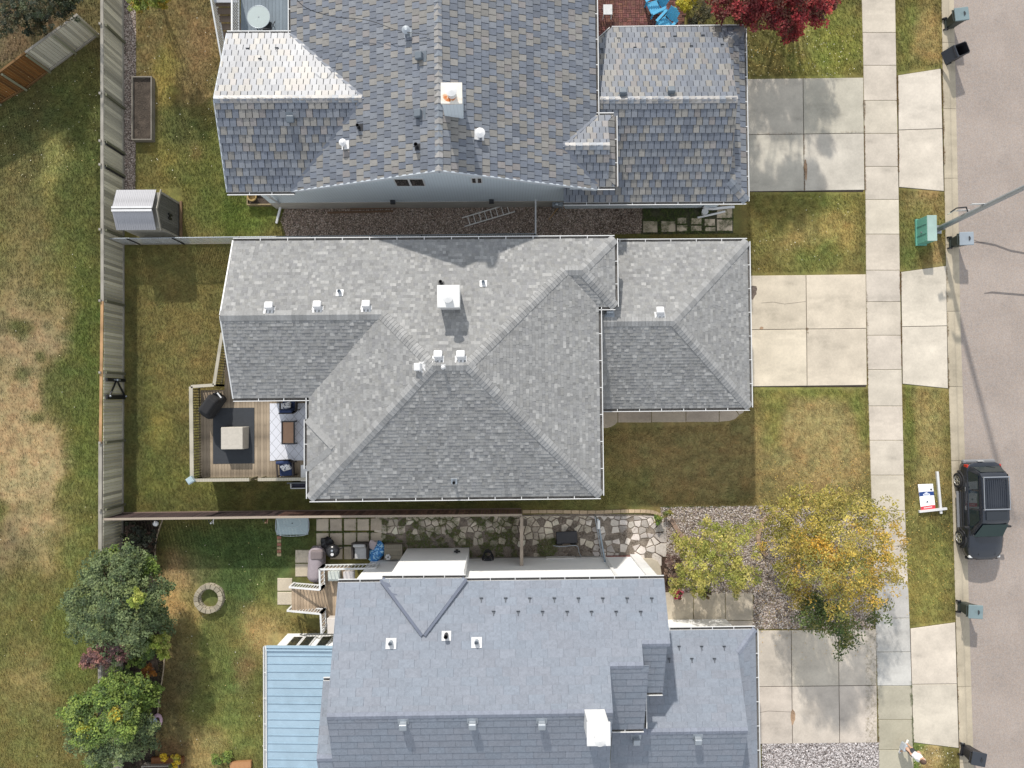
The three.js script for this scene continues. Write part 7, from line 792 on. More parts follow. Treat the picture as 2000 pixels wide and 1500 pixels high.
// ---------- the person ----------
{
  const base = P(1763, 1454), Y = 0.03, o = thing('person', 'brown haired walker in white T-shirt and dark shorts on the pavement with a grey bag', 'person', V(base.x, Y, base.z));
  // faces +x -z (up the road, slightly right): joints in metres, x right of the body, z forward
  const J = { hipL: [-0.09, 0.92, 0], hipR: [0.09, 0.92, 0], kneeL: [-0.1, 0.5, 0.1], kneeR: [0.1, 0.5, -0.02], ankL: [-0.1, 0.1, 0.14], ankR: [0.1, 0.16, -0.3], chest: [0, 1.3, 0.02], neck: [0, 1.47, 0.03], shL: [-0.18, 1.4, 0.02], shR: [0.18, 1.4, 0.02], elL: [-0.27, 1.14, -0.04], elR: [0.27, 1.14, 0.0], wrL: [-0.26, 0.92, 0.1], wrR: [0.28, 0.9, 0.06], head: [0, 1.6, 0.06] };
  const ry = 2.75, tr = (g) => g.rotateY(ry).translate(base.x, Y, base.z), bones = (list, N, c0, size) => { const mc = new MarchingCubes(N, mats[0], false, false, 120000), f = mc.field; const seg = list.map(([a, b, r1, r2]) => [V(...a), V(...b), r1, r2]); for (let k = 0; k < N; k++) for (let j = 0; j < N; j++) for (let i = 0; i < N; i++) { const p = V((i / N - 0.5) * 2 * size + c0[0], (j / N - 0.5) * 2 * size + c0[1], (k / N - 0.5) * 2 * size + c0[2]); let s = 0; for (const [a, b, r1, r2] of seg) { const ab = b.clone().sub(a), t = Math.max(0, Math.min(1, p.clone().sub(a).dot(ab) / Math.max(1e-6, ab.lengthSq()))), d = p.distanceTo(a.clone().addScaledVector(ab, t)) - (r1 + (r2 - r1) * t); s += Math.exp(-d * 34); } f[i + j * N + k * N * N] = Math.log(s + 1e-30) / 34; } mc.isolation = 0; mc.update(); const n = mc.count, g = new THREE.BufferGeometry(); g.setAttribute('position', new THREE.BufferAttribute(mc.positionArray.slice(0, n * 3), 3)); g.setAttribute('normal', new THREE.BufferAttribute(mc.normalArray.slice(0, n * 3).map((v) => v), 3)); g.scale(size, size, size).translate(...c0); g.computeVertexNormals(); return g; };
  const skin = M(K(222, 178, 150, 1.4), 0.6); const hand = (w, s) => { const l = [[w, [w[0], w[1] - 0.07, w[2] + 0.01], 0.034, 0.036]]; for (let i = 0; i < 4; i++) { const x = w[0] + s * 0.0 + (i - 1.5) * 0.018, L = [0.06, 0.075, 0.07, 0.055][i]; l.push([[x, w[1] - 0.08, w[2] + 0.01], [x, w[1] - 0.08 - L * 0.6, w[2] + 0.025], 0.011, 0.01], [[x, w[1] - 0.08 - L * 0.6, w[2] + 0.025], [x, w[1] - 0.08 - L, w[2] + 0.005], 0.01, 0.008]); } l.push([[w[0] - s * 0.03, w[1] - 0.03, w[2] + 0.02], [w[0] - s * 0.05, w[1] - 0.085, w[2] + 0.04], 0.013, 0.01]); return l; };
  const body = bones([[J.hipL, J.kneeL, 0.085, 0.058], [J.kneeL, J.ankL, 0.055, 0.036], [J.hipR, J.kneeR, 0.085, 0.058], [J.kneeR, J.ankR, 0.055, 0.036], [[0, 0.95, 0], J.chest, 0.13, 0.15], [J.chest, J.neck, 0.13, 0.055], [J.shL, J.shR, 0.06, 0.06], [J.shL, J.elL, 0.05, 0.038], [J.elL, J.wrL, 0.037, 0.026], [J.shR, J.elR, 0.05, 0.038], [J.elR, J.wrR, 0.037, 0.026], [J.neck, J.head, 0.052, 0.06], ...hand(J.wrL, 1), ...hand(J.wrR, -1)], 84, [0, 0.85, 0], 0.92);
  const head = bones([[[0, 1.6, 0.06], [0, 1.68, 0.055], 0.078, 0.09], [[0, 1.56, 0.1], [0, 1.6, 0.1], 0.045, 0.06], [[0, 1.62, 0.15], [0, 1.595, 0.17], 0.012, 0.016], [[-0.085, 1.62, 0.05], [-0.09, 1.6, 0.045], 0.02, 0.014], [[0.085, 1.62, 0.05], [0.09, 1.6, 0.045], 0.02, 0.014]], 44, [0, 1.62, 0.06], 0.2); part(o, 'body', [tr(body), tr(head)], skin);
  part(o, 'shirt', tr(bones([[[0, 0.98, 0], J.chest, 0.16, 0.178], [J.chest, [0, 1.42, 0.02], 0.17, 0.1], [J.shL, J.shR, 0.085, 0.085], [J.shL, [-0.235, 1.24, -0.015], 0.078, 0.07], [J.shR, [0.235, 1.24, 0.01], 0.078, 0.07]], 56, [0, 1.2, 0], 0.5)), M(rgb(0.78, 0.77, 0.76), 0.9)); part(o, 'shorts', tr(bones([[[-0.05, 0.95, 0], [0.05, 0.95, 0], 0.15, 0.15], [J.hipL, [-0.1, 0.6, 0.075], 0.115, 0.098], [J.hipR, [0.1, 0.6, 0.0], 0.115, 0.098]], 48, [0, 0.8, 0], 0.42)), M(rgb(0.045, 0.05, 0.058), 0.9));
  part(o, 'hair', tr(bones([[[0, 1.69, 0.03], [0, 1.66, 0.0], 0.1, 0.1], [[0, 1.6, -0.03], [0, 1.5, -0.06], 0.075, 0.05], [[-0.06, 1.7, 0.05], [0.06, 1.7, 0.05], 0.055, 0.055]], 36, [0, 1.62, 0.02], 0.24)), M(rgb(0.10, 0.06, 0.04), 0.8)); const fc = []; for (const s of [-1, 1]) fc.push(sphere(V(s * 0.032, 1.635, 0.142), 0.012)); fc.push(box(0, 1.565, 0.148, 0.045, 0.008, 0.01)); part(o, 'face', fc.map(tr), M(rgb(0.06, 0.03, 0.025), 0.5)).userData.kind = 'stuff';
  for (const [a, k] of [[J.ankL, 0.04], [J.ankR, 0.03]]) part(o, 'shoe', tr(rbox(a[0], a[1] - 0.05, a[2] + k, 0.11, 0.1, 0.29, 0.045)), m_.whitePaint);
  const bg = thing('shopping_bag', 'pale grey bag hanging beside the walking person', 'bag', V(base.x, Y, base.z)); const q = new RoundedBoxGeometry(0.12, 0.42, 0.36, 4, 0.05); q.translate(J.wrR[0] + 0.05, 0.56, J.wrR[2]); part(bg, 'sack', tr(q), M(K(196, 204, 212, 1.4), 0.7, { map: T.smudge })); part(bg, 'strap', [tr(tube([V(J.wrR[0] + 0.05, 0.74, J.wrR[2] - 0.1), V(J.wrR[0] + 0.01, 0.82, J.wrR[2]), V(J.wrR[0] + 0.05, 0.74, J.wrR[2] + 0.1)], 0.01))], m_.dark);
}
// ---------- trees, shrubs and plants ----------
const mLeaf = M(WHITE, 0.75, { phys: true, transmission: 0.3, thickness: 0, ...VC });
const bark = M(K(150, 128, 104, 1.3), 0.95, { map: T.weather }), paleBark = M(K(226, 214, 190, 1.3), 0.85, { map: T.weather });
// leaves clustered on twigs inside ellipsoids: [centre, radius, colours, number of leaves, flattening]
function crownOf(clumps, r, size, spread) {
  let n = 0; for (const c of clumps) { c.n = Math.round(c.n * 1.12); n += c.n; } const p = new Float32Array(n * 18), col = new Float32Array(n * 18), nm = new Float32Array(n * 18); let o = 0; const a = V(), d = V(), e = V(), q = V();
  const rnd = () => { let x, y, z, l; do { x = r() * 2 - 1; y = r() * 2 - 1; z = r() * 2 - 1; l = x * x + y * y + z * z; } while (l > 1 || l < 0.01); return [x, y, z, Math.sqrt(l)]; };
  for (const { c, rad, cols, n: m, flat = 0.75 } of clumps) {
    const twigs = Math.max(4, Math.round(m / 26)), per = Math.ceil(m / twigs); let left = m;
    for (let t = 0; t < twigs && left > 0; t++) {
      let [x, y, z, l] = rnd(); const k = rad * (0.45 + 0.6 * r()) / l * Math.pow(l, 0.4); const tx = c.x + x * k, ty = c.y + y * k * flat, tz = c.z + z * k, base = cols[Math.floor(r() * cols.length)], tk = 0.72 + r() * 0.56, depth = Math.min(1, Math.max(0, l));
      for (let i = 0; i < per && left > 0; i++, left--) {
        const [u, v, w] = rnd(), s = size * (0.65 + r() * 0.7), px = tx + u * spread, py = ty + v * spread * 0.8, pz = tz + w * spread, f = tk * (0.8 + r() * 0.4);
        const [dx, dy, dz, dl] = rnd(); d.set(dx / dl, dy / dl * 0.5, dz / dl).normalize(); q.set(r() - 0.5, 0.9 + r(), r() - 0.5).normalize(); e.crossVectors(d, q).normalize();
        const P0 = [px - d.x * s * 0.5, py - d.y * s * 0.5, pz - d.z * s * 0.5], P1 = [px + e.x * s * 0.34, py + e.y * s * 0.34 + s * 0.06, pz + e.z * s * 0.34], P2 = [px + d.x * s * 0.55, py + d.y * s * 0.55 - s * 0.08, pz + d.z * s * 0.55], P3 = [px - e.x * s * 0.34, py - e.y * s * 0.34 + s * 0.06, pz - e.z * s * 0.34];
        for (const t3 of [[P0, P1, P2], [P0, P2, P3]]) { const ax = t3[1][0] - t3[0][0], ay = t3[1][1] - t3[0][1], az = t3[1][2] - t3[0][2], bx = t3[2][0] - t3[0][0], by = t3[2][1] - t3[0][1], bz = t3[2][2] - t3[0][2]; let nx = ay * bz - az * by, ny = az * bx - ax * bz, nz = ax * by - ay * bx; const L = Math.hypot(nx, ny, nz) || 1, sg = ny < 0 ? -1 : 1; nx *= sg / L; ny *= sg / L; nz *= sg / L; for (const v3 of t3) { p[o] = v3[0]; p[o + 1] = v3[1]; p[o + 2] = v3[2]; nm[o] = nx; nm[o + 1] = ny; nm[o + 2] = nz; col[o] = base[0] * f; col[o + 1] = base[1] * f; col[o + 2] = base[2] * f; o += 3; } }
      }
    }
  }
  const g = new THREE.BufferGeometry(); g.setAttribute('position', new THREE.BufferAttribute(p.subarray(0, o), 3)); g.setAttribute('normal', new THREE.BufferAttribute(nm.subarray(0, o), 3)); g.setAttribute('color', new THREE.BufferAttribute(col.subarray(0, o), 3)); g.setAttribute('uv', new THREE.BufferAttribute(new Float32Array(o / 3 * 2), 2)); return g;
}
const LC = (list, k = 1.25) => list.map(([a, b, c]) => { const q = K(a, b, c, k); return [q.r, q.g, q.b]; });
// base pixel, clumps [px, py, height, radius, colour set, leaves]
function tree(name, label, category, bx, by, clumps, o = {}) {
  const { seed = 1, size = 0.1, spread = 0.17, trunk = 0.09, m = bark, forkAt = 0.3, stems = 1 } = o, r = rngOf(seed), base = P(bx, by), t = thing(name, label, category, base); const cs = clumps.map(([x, y, h, rad, cols, n, flat]) => ({ c: P(x, y, h), rad, cols, n, flat }));
  const l = [], fork = V(base.x, Math.max(0.2, Math.max(...cs.map((c) => c.c.y)) * forkAt), base.z); const tk = [];
  for (let s = 0; s < stems; s++) { const a = s / stems * 6.3, p0 = V(base.x + (stems > 1 ? Math.cos(a) * 0.2 : 0), -0.05, base.z + (stems > 1 ? Math.sin(a) * 0.2 : 0)); tk.push(rod(p0, fork, trunk * 1.25, trunk * 0.85, 9)); }
  part(t, 'trunk', tk, m);
  for (const { c, rad } of cs) { const mid = fork.clone().lerp(c, 0.5).add(V((r() - 0.5) * 0.3, 0.15 + r() * 0.2, (r() - 0.5) * 0.3)); l.push(rod(fork, mid, trunk * 0.6, trunk * 0.4, 6), rod(mid, c, trunk * 0.4, trunk * 0.22, 6)); for (let i = 0; i < 5; i++) { const e = c.clone().add(V((r() - 0.5) * 1.7 * rad, (r() - 0.2) * rad, (r() - 0.5) * 1.7 * rad)); l.push(rod(mid.clone().lerp(c, 0.4 + r() * 0.6), e, trunk * 0.18, trunk * 0.06, 5)); } }
  stuffOf(part(t, 'limbs', l, m)); part(t, 'crown', crownOf(cs, r, size, spread), mLeaf, null, true); return t;
}
const gold = LC([[224, 176, 58], [206, 158, 52], [232, 190, 84], [190, 156, 60]], 1.1), mixg = LC([[204, 178, 76], [184, 164, 70], [168, 158, 74], [146, 144, 68], [212, 186, 90], [124, 128, 60]], 1.1), olive = LC([[172, 160, 76], [150, 142, 62], [194, 176, 92], [130, 128, 56]], 1.0), yell = LC([[204, 182, 84], [184, 164, 66], [216, 178, 76], [150, 146, 60]]), dgreen = LC([[78, 98, 42], [62, 82, 36], [98, 116, 52], [112, 112, 48]], 0.95);
tree('birch_tree', 'large golden and olive autumn birch overhanging the pavement and gravel bed', 'tree', 1556, 1062, [[1540, 1005, 2.2, 0.9, olive, 900], [1600, 995, 2.8, 1.1, olive, 1300], [1655, 1000, 3, 1.1, olive, 1300], [1706, 1015, 2.7, 0.8, olive, 480], [1742, 1046, 2.8, 0.75, yell, 330], [1700, 1062, 3.6, 1.1, yell, 1100], [1640, 1056, 4.3, 1.25, olive, 1500], [1586, 1052, 3.9, 1.05, yell, 1300], [1540, 1070, 2.8, 0.9, olive, 900], [1606, 1108, 4.7, 1.15, mixg, 1500], [1660, 1118, 4.7, 1.15, mixg, 1400], [1712, 1110, 3.8, 1.0, yell, 950], [1750, 1096, 3, 0.75, yell, 340], [1548, 1112, 3.2, 0.9, yell, 900], [1640, 1168, 4, 0.95, mixg, 1050], [1694, 1160, 3.6, 0.9, yell, 800], [1590, 1192, 2.6, 1.0, dgreen, 1400], [1640, 1216, 3, 0.85, dgreen, 1050], [1566, 1160, 2.4, 0.7, yell, 560], [1652, 1250, 2.8, 0.45, dgreen, 330], [1600, 1215, 2.2, 0.65, dgreen, 520], [1724, 1188, 2.8, 0.65, dgreen, 230], [1510, 1035, 1.7, 0.6, olive, 340], [1745, 1135, 2.8, 0.65, yell, 260], [1560, 965, 1.8, 0.6, olive, 240], [1620, 960, 2.1, 0.65, olive, 280], [1690, 972, 2.1, 0.55, olive, 170], [1738, 990, 2, 0.5, olive, 110], [1600, 1066, 4.4, 0.5, gold, 330], [1625, 1085, 4.7, 0.5, gold, 300], [1530, 975, 1.6, 0.4, olive, 110], [1760, 1010, 2.2, 0.35, olive, 60], [1500, 1065, 1.8, 0.4, yell, 130], [1545, 1145, 2, 0.4, yell, 160], [1765, 1065, 2.8, 0.35, yell, 70], [1670, 1240, 2.4, 0.4, dgreen, 130], [1505, 1000, 1.5, 0.5, olive, 150], [1700, 1210, 2.4, 0.5, dgreen, 150], [1640, 1270, 2.2, 0.35, dgreen, 110]], { seed: 101, size: 0.088, spread: 0.27, trunk: 0.085, m: paleBark });
const lime = LC([[178, 172, 84], [158, 158, 72], [196, 184, 104], [136, 142, 60]], 1.0);
tree('willow_shrub', 'loose yellow green shrub on the gravel left of the golden birch', 'shrub', 1390, 1080, [[1350, 1072, 1.8, 0.85, lime, 1100], [1400, 1054, 2.4, 0.9, lime, 1250], [1440, 1046, 2.2, 0.75, lime, 700], [1474, 1032, 1.8, 0.45, lime, 220], [1384, 1108, 2.6, 1.05, lime, 1600], [1432, 1108, 2.4, 0.9, lime, 1150], [1340, 1122, 1.8, 0.7, lime, 760], [1466, 1126, 1.6, 0.6, lime, 420], [1322, 1146, 1.2, 0.5, lime, 420], [1382, 1030, 2, 0.55, lime, 330], [1440, 1144, 1.4, 0.55, lime, 420], [1365, 1146, 1.4, 0.55, lime, 460], [1480, 1080, 1.8, 0.4, lime, 120], [1325, 1050, 1.2, 0.4, lime, 140]], { seed: 102, size: 0.085, spread: 0.2, trunk: 0.03, stems: 5, forkAt: 0.2 });
tree('shrub', 'small brownish purple shrub between porch landing and yellow green shrub', 'shrub', 1314, 1098, [[1316, 1096, 0.6, 0.42, LC([[150, 122, 112], [124, 98, 90], [176, 150, 132]]), 800], [1310, 1118, 0.5, 0.35, LC([[140, 116, 104], [166, 140, 120]]), 500]], { seed: 103, size: 0.06, spread: 0.1, trunk: 0.02, stems: 3 });
tree('shrub', 'small bright green plant at the end of the tan edging blocks', 'plant', 1288, 1014, [[1284, 1016, 0.4, 0.28, LC([[120, 150, 56], [150, 168, 70], [190, 170, 70]]), 420], [1304, 1004, 0.35, 0.25, LC([[160, 150, 60], [120, 130, 60]]), 240]], { seed: 104, size: 0.07, spread: 0.09, trunk: 0.015, stems: 3 });
const sage = LC([[104, 120, 76], [84, 100, 60], [124, 138, 90], [70, 88, 52], [112, 124, 70]], 0.92), fresh = LC([[116, 138, 56], [96, 120, 46], [140, 158, 70], [80, 102, 44]], 0.95), purple = LC([[132, 92, 88], [108, 76, 74], [158, 112, 100], [88, 66, 66]], 0.9), bright = LC([[168, 178, 72], [148, 166, 60], [186, 190, 90]], 1.2), darkS = LC([[58, 66, 44], [44, 52, 36], [72, 76, 52], [84, 62, 46]], 1.2);
tree('tall_shrub', 'big sage green shrub leaning over the weathered fence beside the lower lawn', 'shrub', 262, 1150, [[200, 1110, 2.4, 0.85, sage, 1900], [252, 1096, 2.9, 0.85, sage, 1900], [290, 1108, 2.2, 0.6, fresh, 1000], [170, 1160, 2.2, 0.85, sage, 1800], [222, 1160, 3.3, 1.05, sage, 2700], [282, 1160, 3, 0.9, sage, 2100], [162, 1212, 2, 0.65, sage, 1100], [204, 1216, 2.8, 0.95, sage, 2200], [262, 1216, 3.2, 1.0, sage, 2400], [308, 1196, 2.4, 0.55, sage, 900], [150, 1184, 1.5, 0.45, sage, 520], [230, 1262, 2, 0.75, sage, 1100], [138, 1172, 1.6, 0.5, sage, 320], [320, 1150, 2, 0.45, sage, 320], [180, 1126, 2, 0.6, sage, 600], [215, 1085, 2.2, 0.5, fresh, 380], [318, 1225, 1.8, 0.5, sage, 460], [150, 1236, 1.5, 0.5, sage, 360], [260, 1255, 2.4, 0.7, sage, 900], [190, 1250, 1.8, 0.5, sage, 480]], { seed: 105, size: 0.1, spread: 0.21, trunk: 0.05, stems: 5, forkAt: 0.22 });
tree('shrub', 'small bright yellow green shrub poking through the big sage green shrub', 'shrub', 280, 1165, [[268, 1168, 3.9, 0.42, bright, 800]], { seed: 106, size: 0.09, spread: 0.12, trunk: 0.03 });
tree('shrub', 'purple leaved shrub spilling over the fence between the green shrubs', 'shrub', 235, 1268, [[196, 1280, 2.1, 0.6, purple, 1500], [235, 1268, 2.2, 0.65, purple, 1500], [172, 1290, 1.8, 0.4, purple, 700]], { seed: 107, size: 0.085, spread: 0.13, trunk: 0.03, stems: 3 });
tree('shrub', 'light yellow green shrub at the edge of the lower lawn', 'shrub', 300, 1255, [[312, 1252, 1.9, 0.5, bright, 1000], [290, 1268, 1.7, 0.5, fresh, 900], [316, 1276, 1.5, 0.35, bright, 420], [262, 1290, 1.4, 0.55, fresh, 900]], { seed: 108, size: 0.09, spread: 0.13, trunk: 0.03, stems: 3 });
tree('tall_shrub', 'large fresh green shrub in the bottom left corner with yellow tips', 'shrub', 245, 1395, [[160, 1380, 2.2, 0.7, fresh, 1500], [210, 1360, 2.8, 0.9, fresh, 2200], [260, 1345, 2.4, 0.75, fresh, 1500], [290, 1370, 1.8, 0.5, fresh, 800], [180, 1430, 2.4, 0.9, fresh, 2000], [240, 1410, 3, 0.95, fresh, 2300], [285, 1420, 2.2, 0.6, sage, 1100], [200, 1470, 2.2, 0.75, sage, 1500], [250, 1460, 2.4, 0.75, sage, 1500], [150, 1420, 1.6, 0.5, fresh, 700], [225, 1400, 3.2, 0.3, LC([[210, 190, 60], [190, 176, 60]]), 300], [165, 1428, 2.6, 0.25, LC([[204, 196, 60], [180, 180, 60]]), 220], [190, 1500, 1.8, 0.7, fresh, 900], [132, 1395, 1.5, 0.5, fresh, 320], [225, 1330, 2.2, 0.55, fresh, 500], [300, 1345, 1.6, 0.4, fresh, 260], [150, 1455, 1.7, 0.55, sage, 420], [290, 1450, 1.7, 0.5, sage, 380], [240, 1330, 1.6, 0.5, fresh, 380]], { seed: 109, size: 0.1, spread: 0.21, trunk: 0.05, stems: 5, forkAt: 0.22 });
tree('shrub', 'small orange leaved plant between the two tall green shrubs', 'plant', 292, 1312, [[291, 1312, 0.7, 0.32, LC([[196, 128, 46], [170, 106, 46], [214, 158, 64]]), 520]], { seed: 110, size: 0.085, spread: 0.1, trunk: 0.02, stems: 3 });
tree('shrub', 'dark low shrub in the corner of the two fences under the lamp', 'shrub', 270, 1048, [[262, 1040, 0.7, 0.6, darkS, 1400], [288, 1056, 0.6, 0.55, darkS, 1200], [258, 1074, 0.6, 0.5, darkS, 900]], { seed: 111, size: 0.08, spread: 0.12, trunk: 0.03, stems: 3 });
const red = LC([[164, 42, 46], [138, 28, 34], [186, 68, 60], [112, 22, 28], [130, 44, 38], [104, 60, 36]], 1.2), rdark = LC([[96, 60, 36], [110, 78, 44], [130, 30, 34]], 1.2);
tree('maple_tree', 'bright red maple cut by the top edge above the grey driveway', 'tree', 1520, -110, [[1500, 0, 2.4, 1.1, red, 1300], [1572, 6, 2.4, 1.0, red, 1200], [1540, -40, 3, 1.4, red, 1600], [1480, -90, 3.4, 1.3, red, 1500], [1580, -100, 3.6, 1.3, red, 1500], [1620, -60, 3, 0.9, red, 900], [1540, -130, 4, 1.3, red, 1400], [1420, 12, 3.6, 0.7, red, 900], [1480, 16, 4.4, 0.95, red, 1900], [1540, 24, 4.4, 1.0, red, 2200], [1590, 16, 4, 0.85, red, 1700], [1622, 0, 3.4, 0.5, red, 700], [1500, -40, 5, 1.2, red, 2200], [1570, -40, 5, 1.2, red, 2200], [1544, 60, 3.4, 0.5, red, 800], [1440, -40, 4, 0.9, red, 1300], [1450, 30, 3, 0.6, rdark, 500], [1402, 0, 3.2, 0.4, red, 260]], { seed: 112, size: 0.11, spread: 0.22, trunk: 0.07 });
tree('shrub', 'yellow shrub cut by the top edge beside the red brick patio', 'shrub', 1336, 0, [[1336, 4, 0.9, 0.55, LC([[222, 206, 40], [236, 218, 70], [196, 186, 44]]), 1300], [1352, -10, 0.9, 0.5, LC([[222, 206, 40], [206, 196, 50]]), 900]], { seed: 113, size: 0.09, spread: 0.11, trunk: 0.03, stems: 3 });
tree('shrub', 'dark green bush beside the upper driveway garage corner', 'shrub', 1366, 30, [[1372, 24, 0.8, 0.6, LC([[92, 88, 44], [72, 72, 38], [120, 106, 60]]), 1200], [1352, 46, 0.5, 0.3, darkS, 420]], { seed: 114, size: 0.075, spread: 0.12, trunk: 0.02, stems: 3 });
const spruce = LC([[52, 66, 34], [40, 54, 28], [70, 82, 42], [84, 84, 44], [104, 92, 52]], 1.15);
tree('evergreen_tree', 'dark evergreen cut by the top left corner behind the angled fence', 'tree', 90, 10, [[30, 26, 2.6, 0.95, spruce, 2600], [70, 44, 2, 0.75, spruce, 1900], [112, 12, 2.8, 0.95, spruce, 2600], [60, -14, 4, 1.2, spruce, 2800], [128, -14, 3, 0.8, spruce, 1500], [0, 50, 1.8, 0.7, spruce, 1300], [16, -20, 3, 0.9, spruce, 1500]], { seed: 115, size: 0.08, spread: 0.13, trunk: 0.1 });
tree('tree', 'yellow green tree tip at the top edge beside the long fence', 'tree', 305, -40, [[272, 4, 2.2, 0.5, LC([[148, 158, 40], [120, 136, 36], [196, 168, 44]]), 800], [310, 0, 2.4, 0.5, LC([[200, 170, 46], [176, 160, 44], [130, 140, 40]]), 800], [290, -24, 3, 0.8, LC([[148, 158, 40], [120, 136, 36]]), 900]], { seed: 116, size: 0.1, spread: 0.15, trunk: 0.06 });
tree('shrub', 'bright yellow flowers in the planter at the bottom edge', 'plant', 335, 1492, [[320, 1480, 0.6, 0.18, LC([[236, 206, 40], [220, 186, 30]]), 240], [344, 1484, 0.7, 0.26, LC([[236, 206, 40], [222, 190, 34], [180, 170, 50]]), 460], [338, 1496, 0.6, 0.22, LC([[236, 206, 40], [120, 130, 50]]), 260]], { seed: 117, size: 0.08, spread: 0.08, trunk: 0.015, stems: 3 });
tree('shrub', 'low green plant clump in the lower yard beside the orange planks', 'plant', 432, 1484, [[424, 1484, 0.3, 0.35, fresh, 500], [444, 1478, 0.25, 0.3, fresh, 360]], { seed: 118, size: 0.07, spread: 0.1, trunk: 0.012, stems: 3 });
const pot = (label, px, py, cols, cm) => { const p = P(px, py), t = thing('flower_pot', label, 'flower pot', p); part(t, 'pot', [new THREE.CylinderGeometry(0.2, 0.15, 0.3, 18).translate(p.x, 0.18, p.z), new THREE.TorusGeometry(0.2, 0.02, 6, 20).rotateX(Math.PI / 2).translate(p.x, 0.33, p.z)], cm); const c = V(p.x, 0.55, p.z); part(t, 'flowers', crownOf([{ c, rad: 0.28, cols, n: 420 }], rngOf(px), 0.065, 0.08), mLeaf, null, true); };
pot('pot of pink flowers at the corner of the path by the lower house', 1319, 1156, LC([[222, 90, 120], [236, 140, 160], [200, 60, 90], [120, 110, 60]]), M(K(170, 90, 80, 1.3), 0.8)); pot('dark pot of withered plants beside the lower path', 1371, 1152, LC([[90, 74, 44], [120, 96, 50], [60, 60, 34]]), m_.dark);

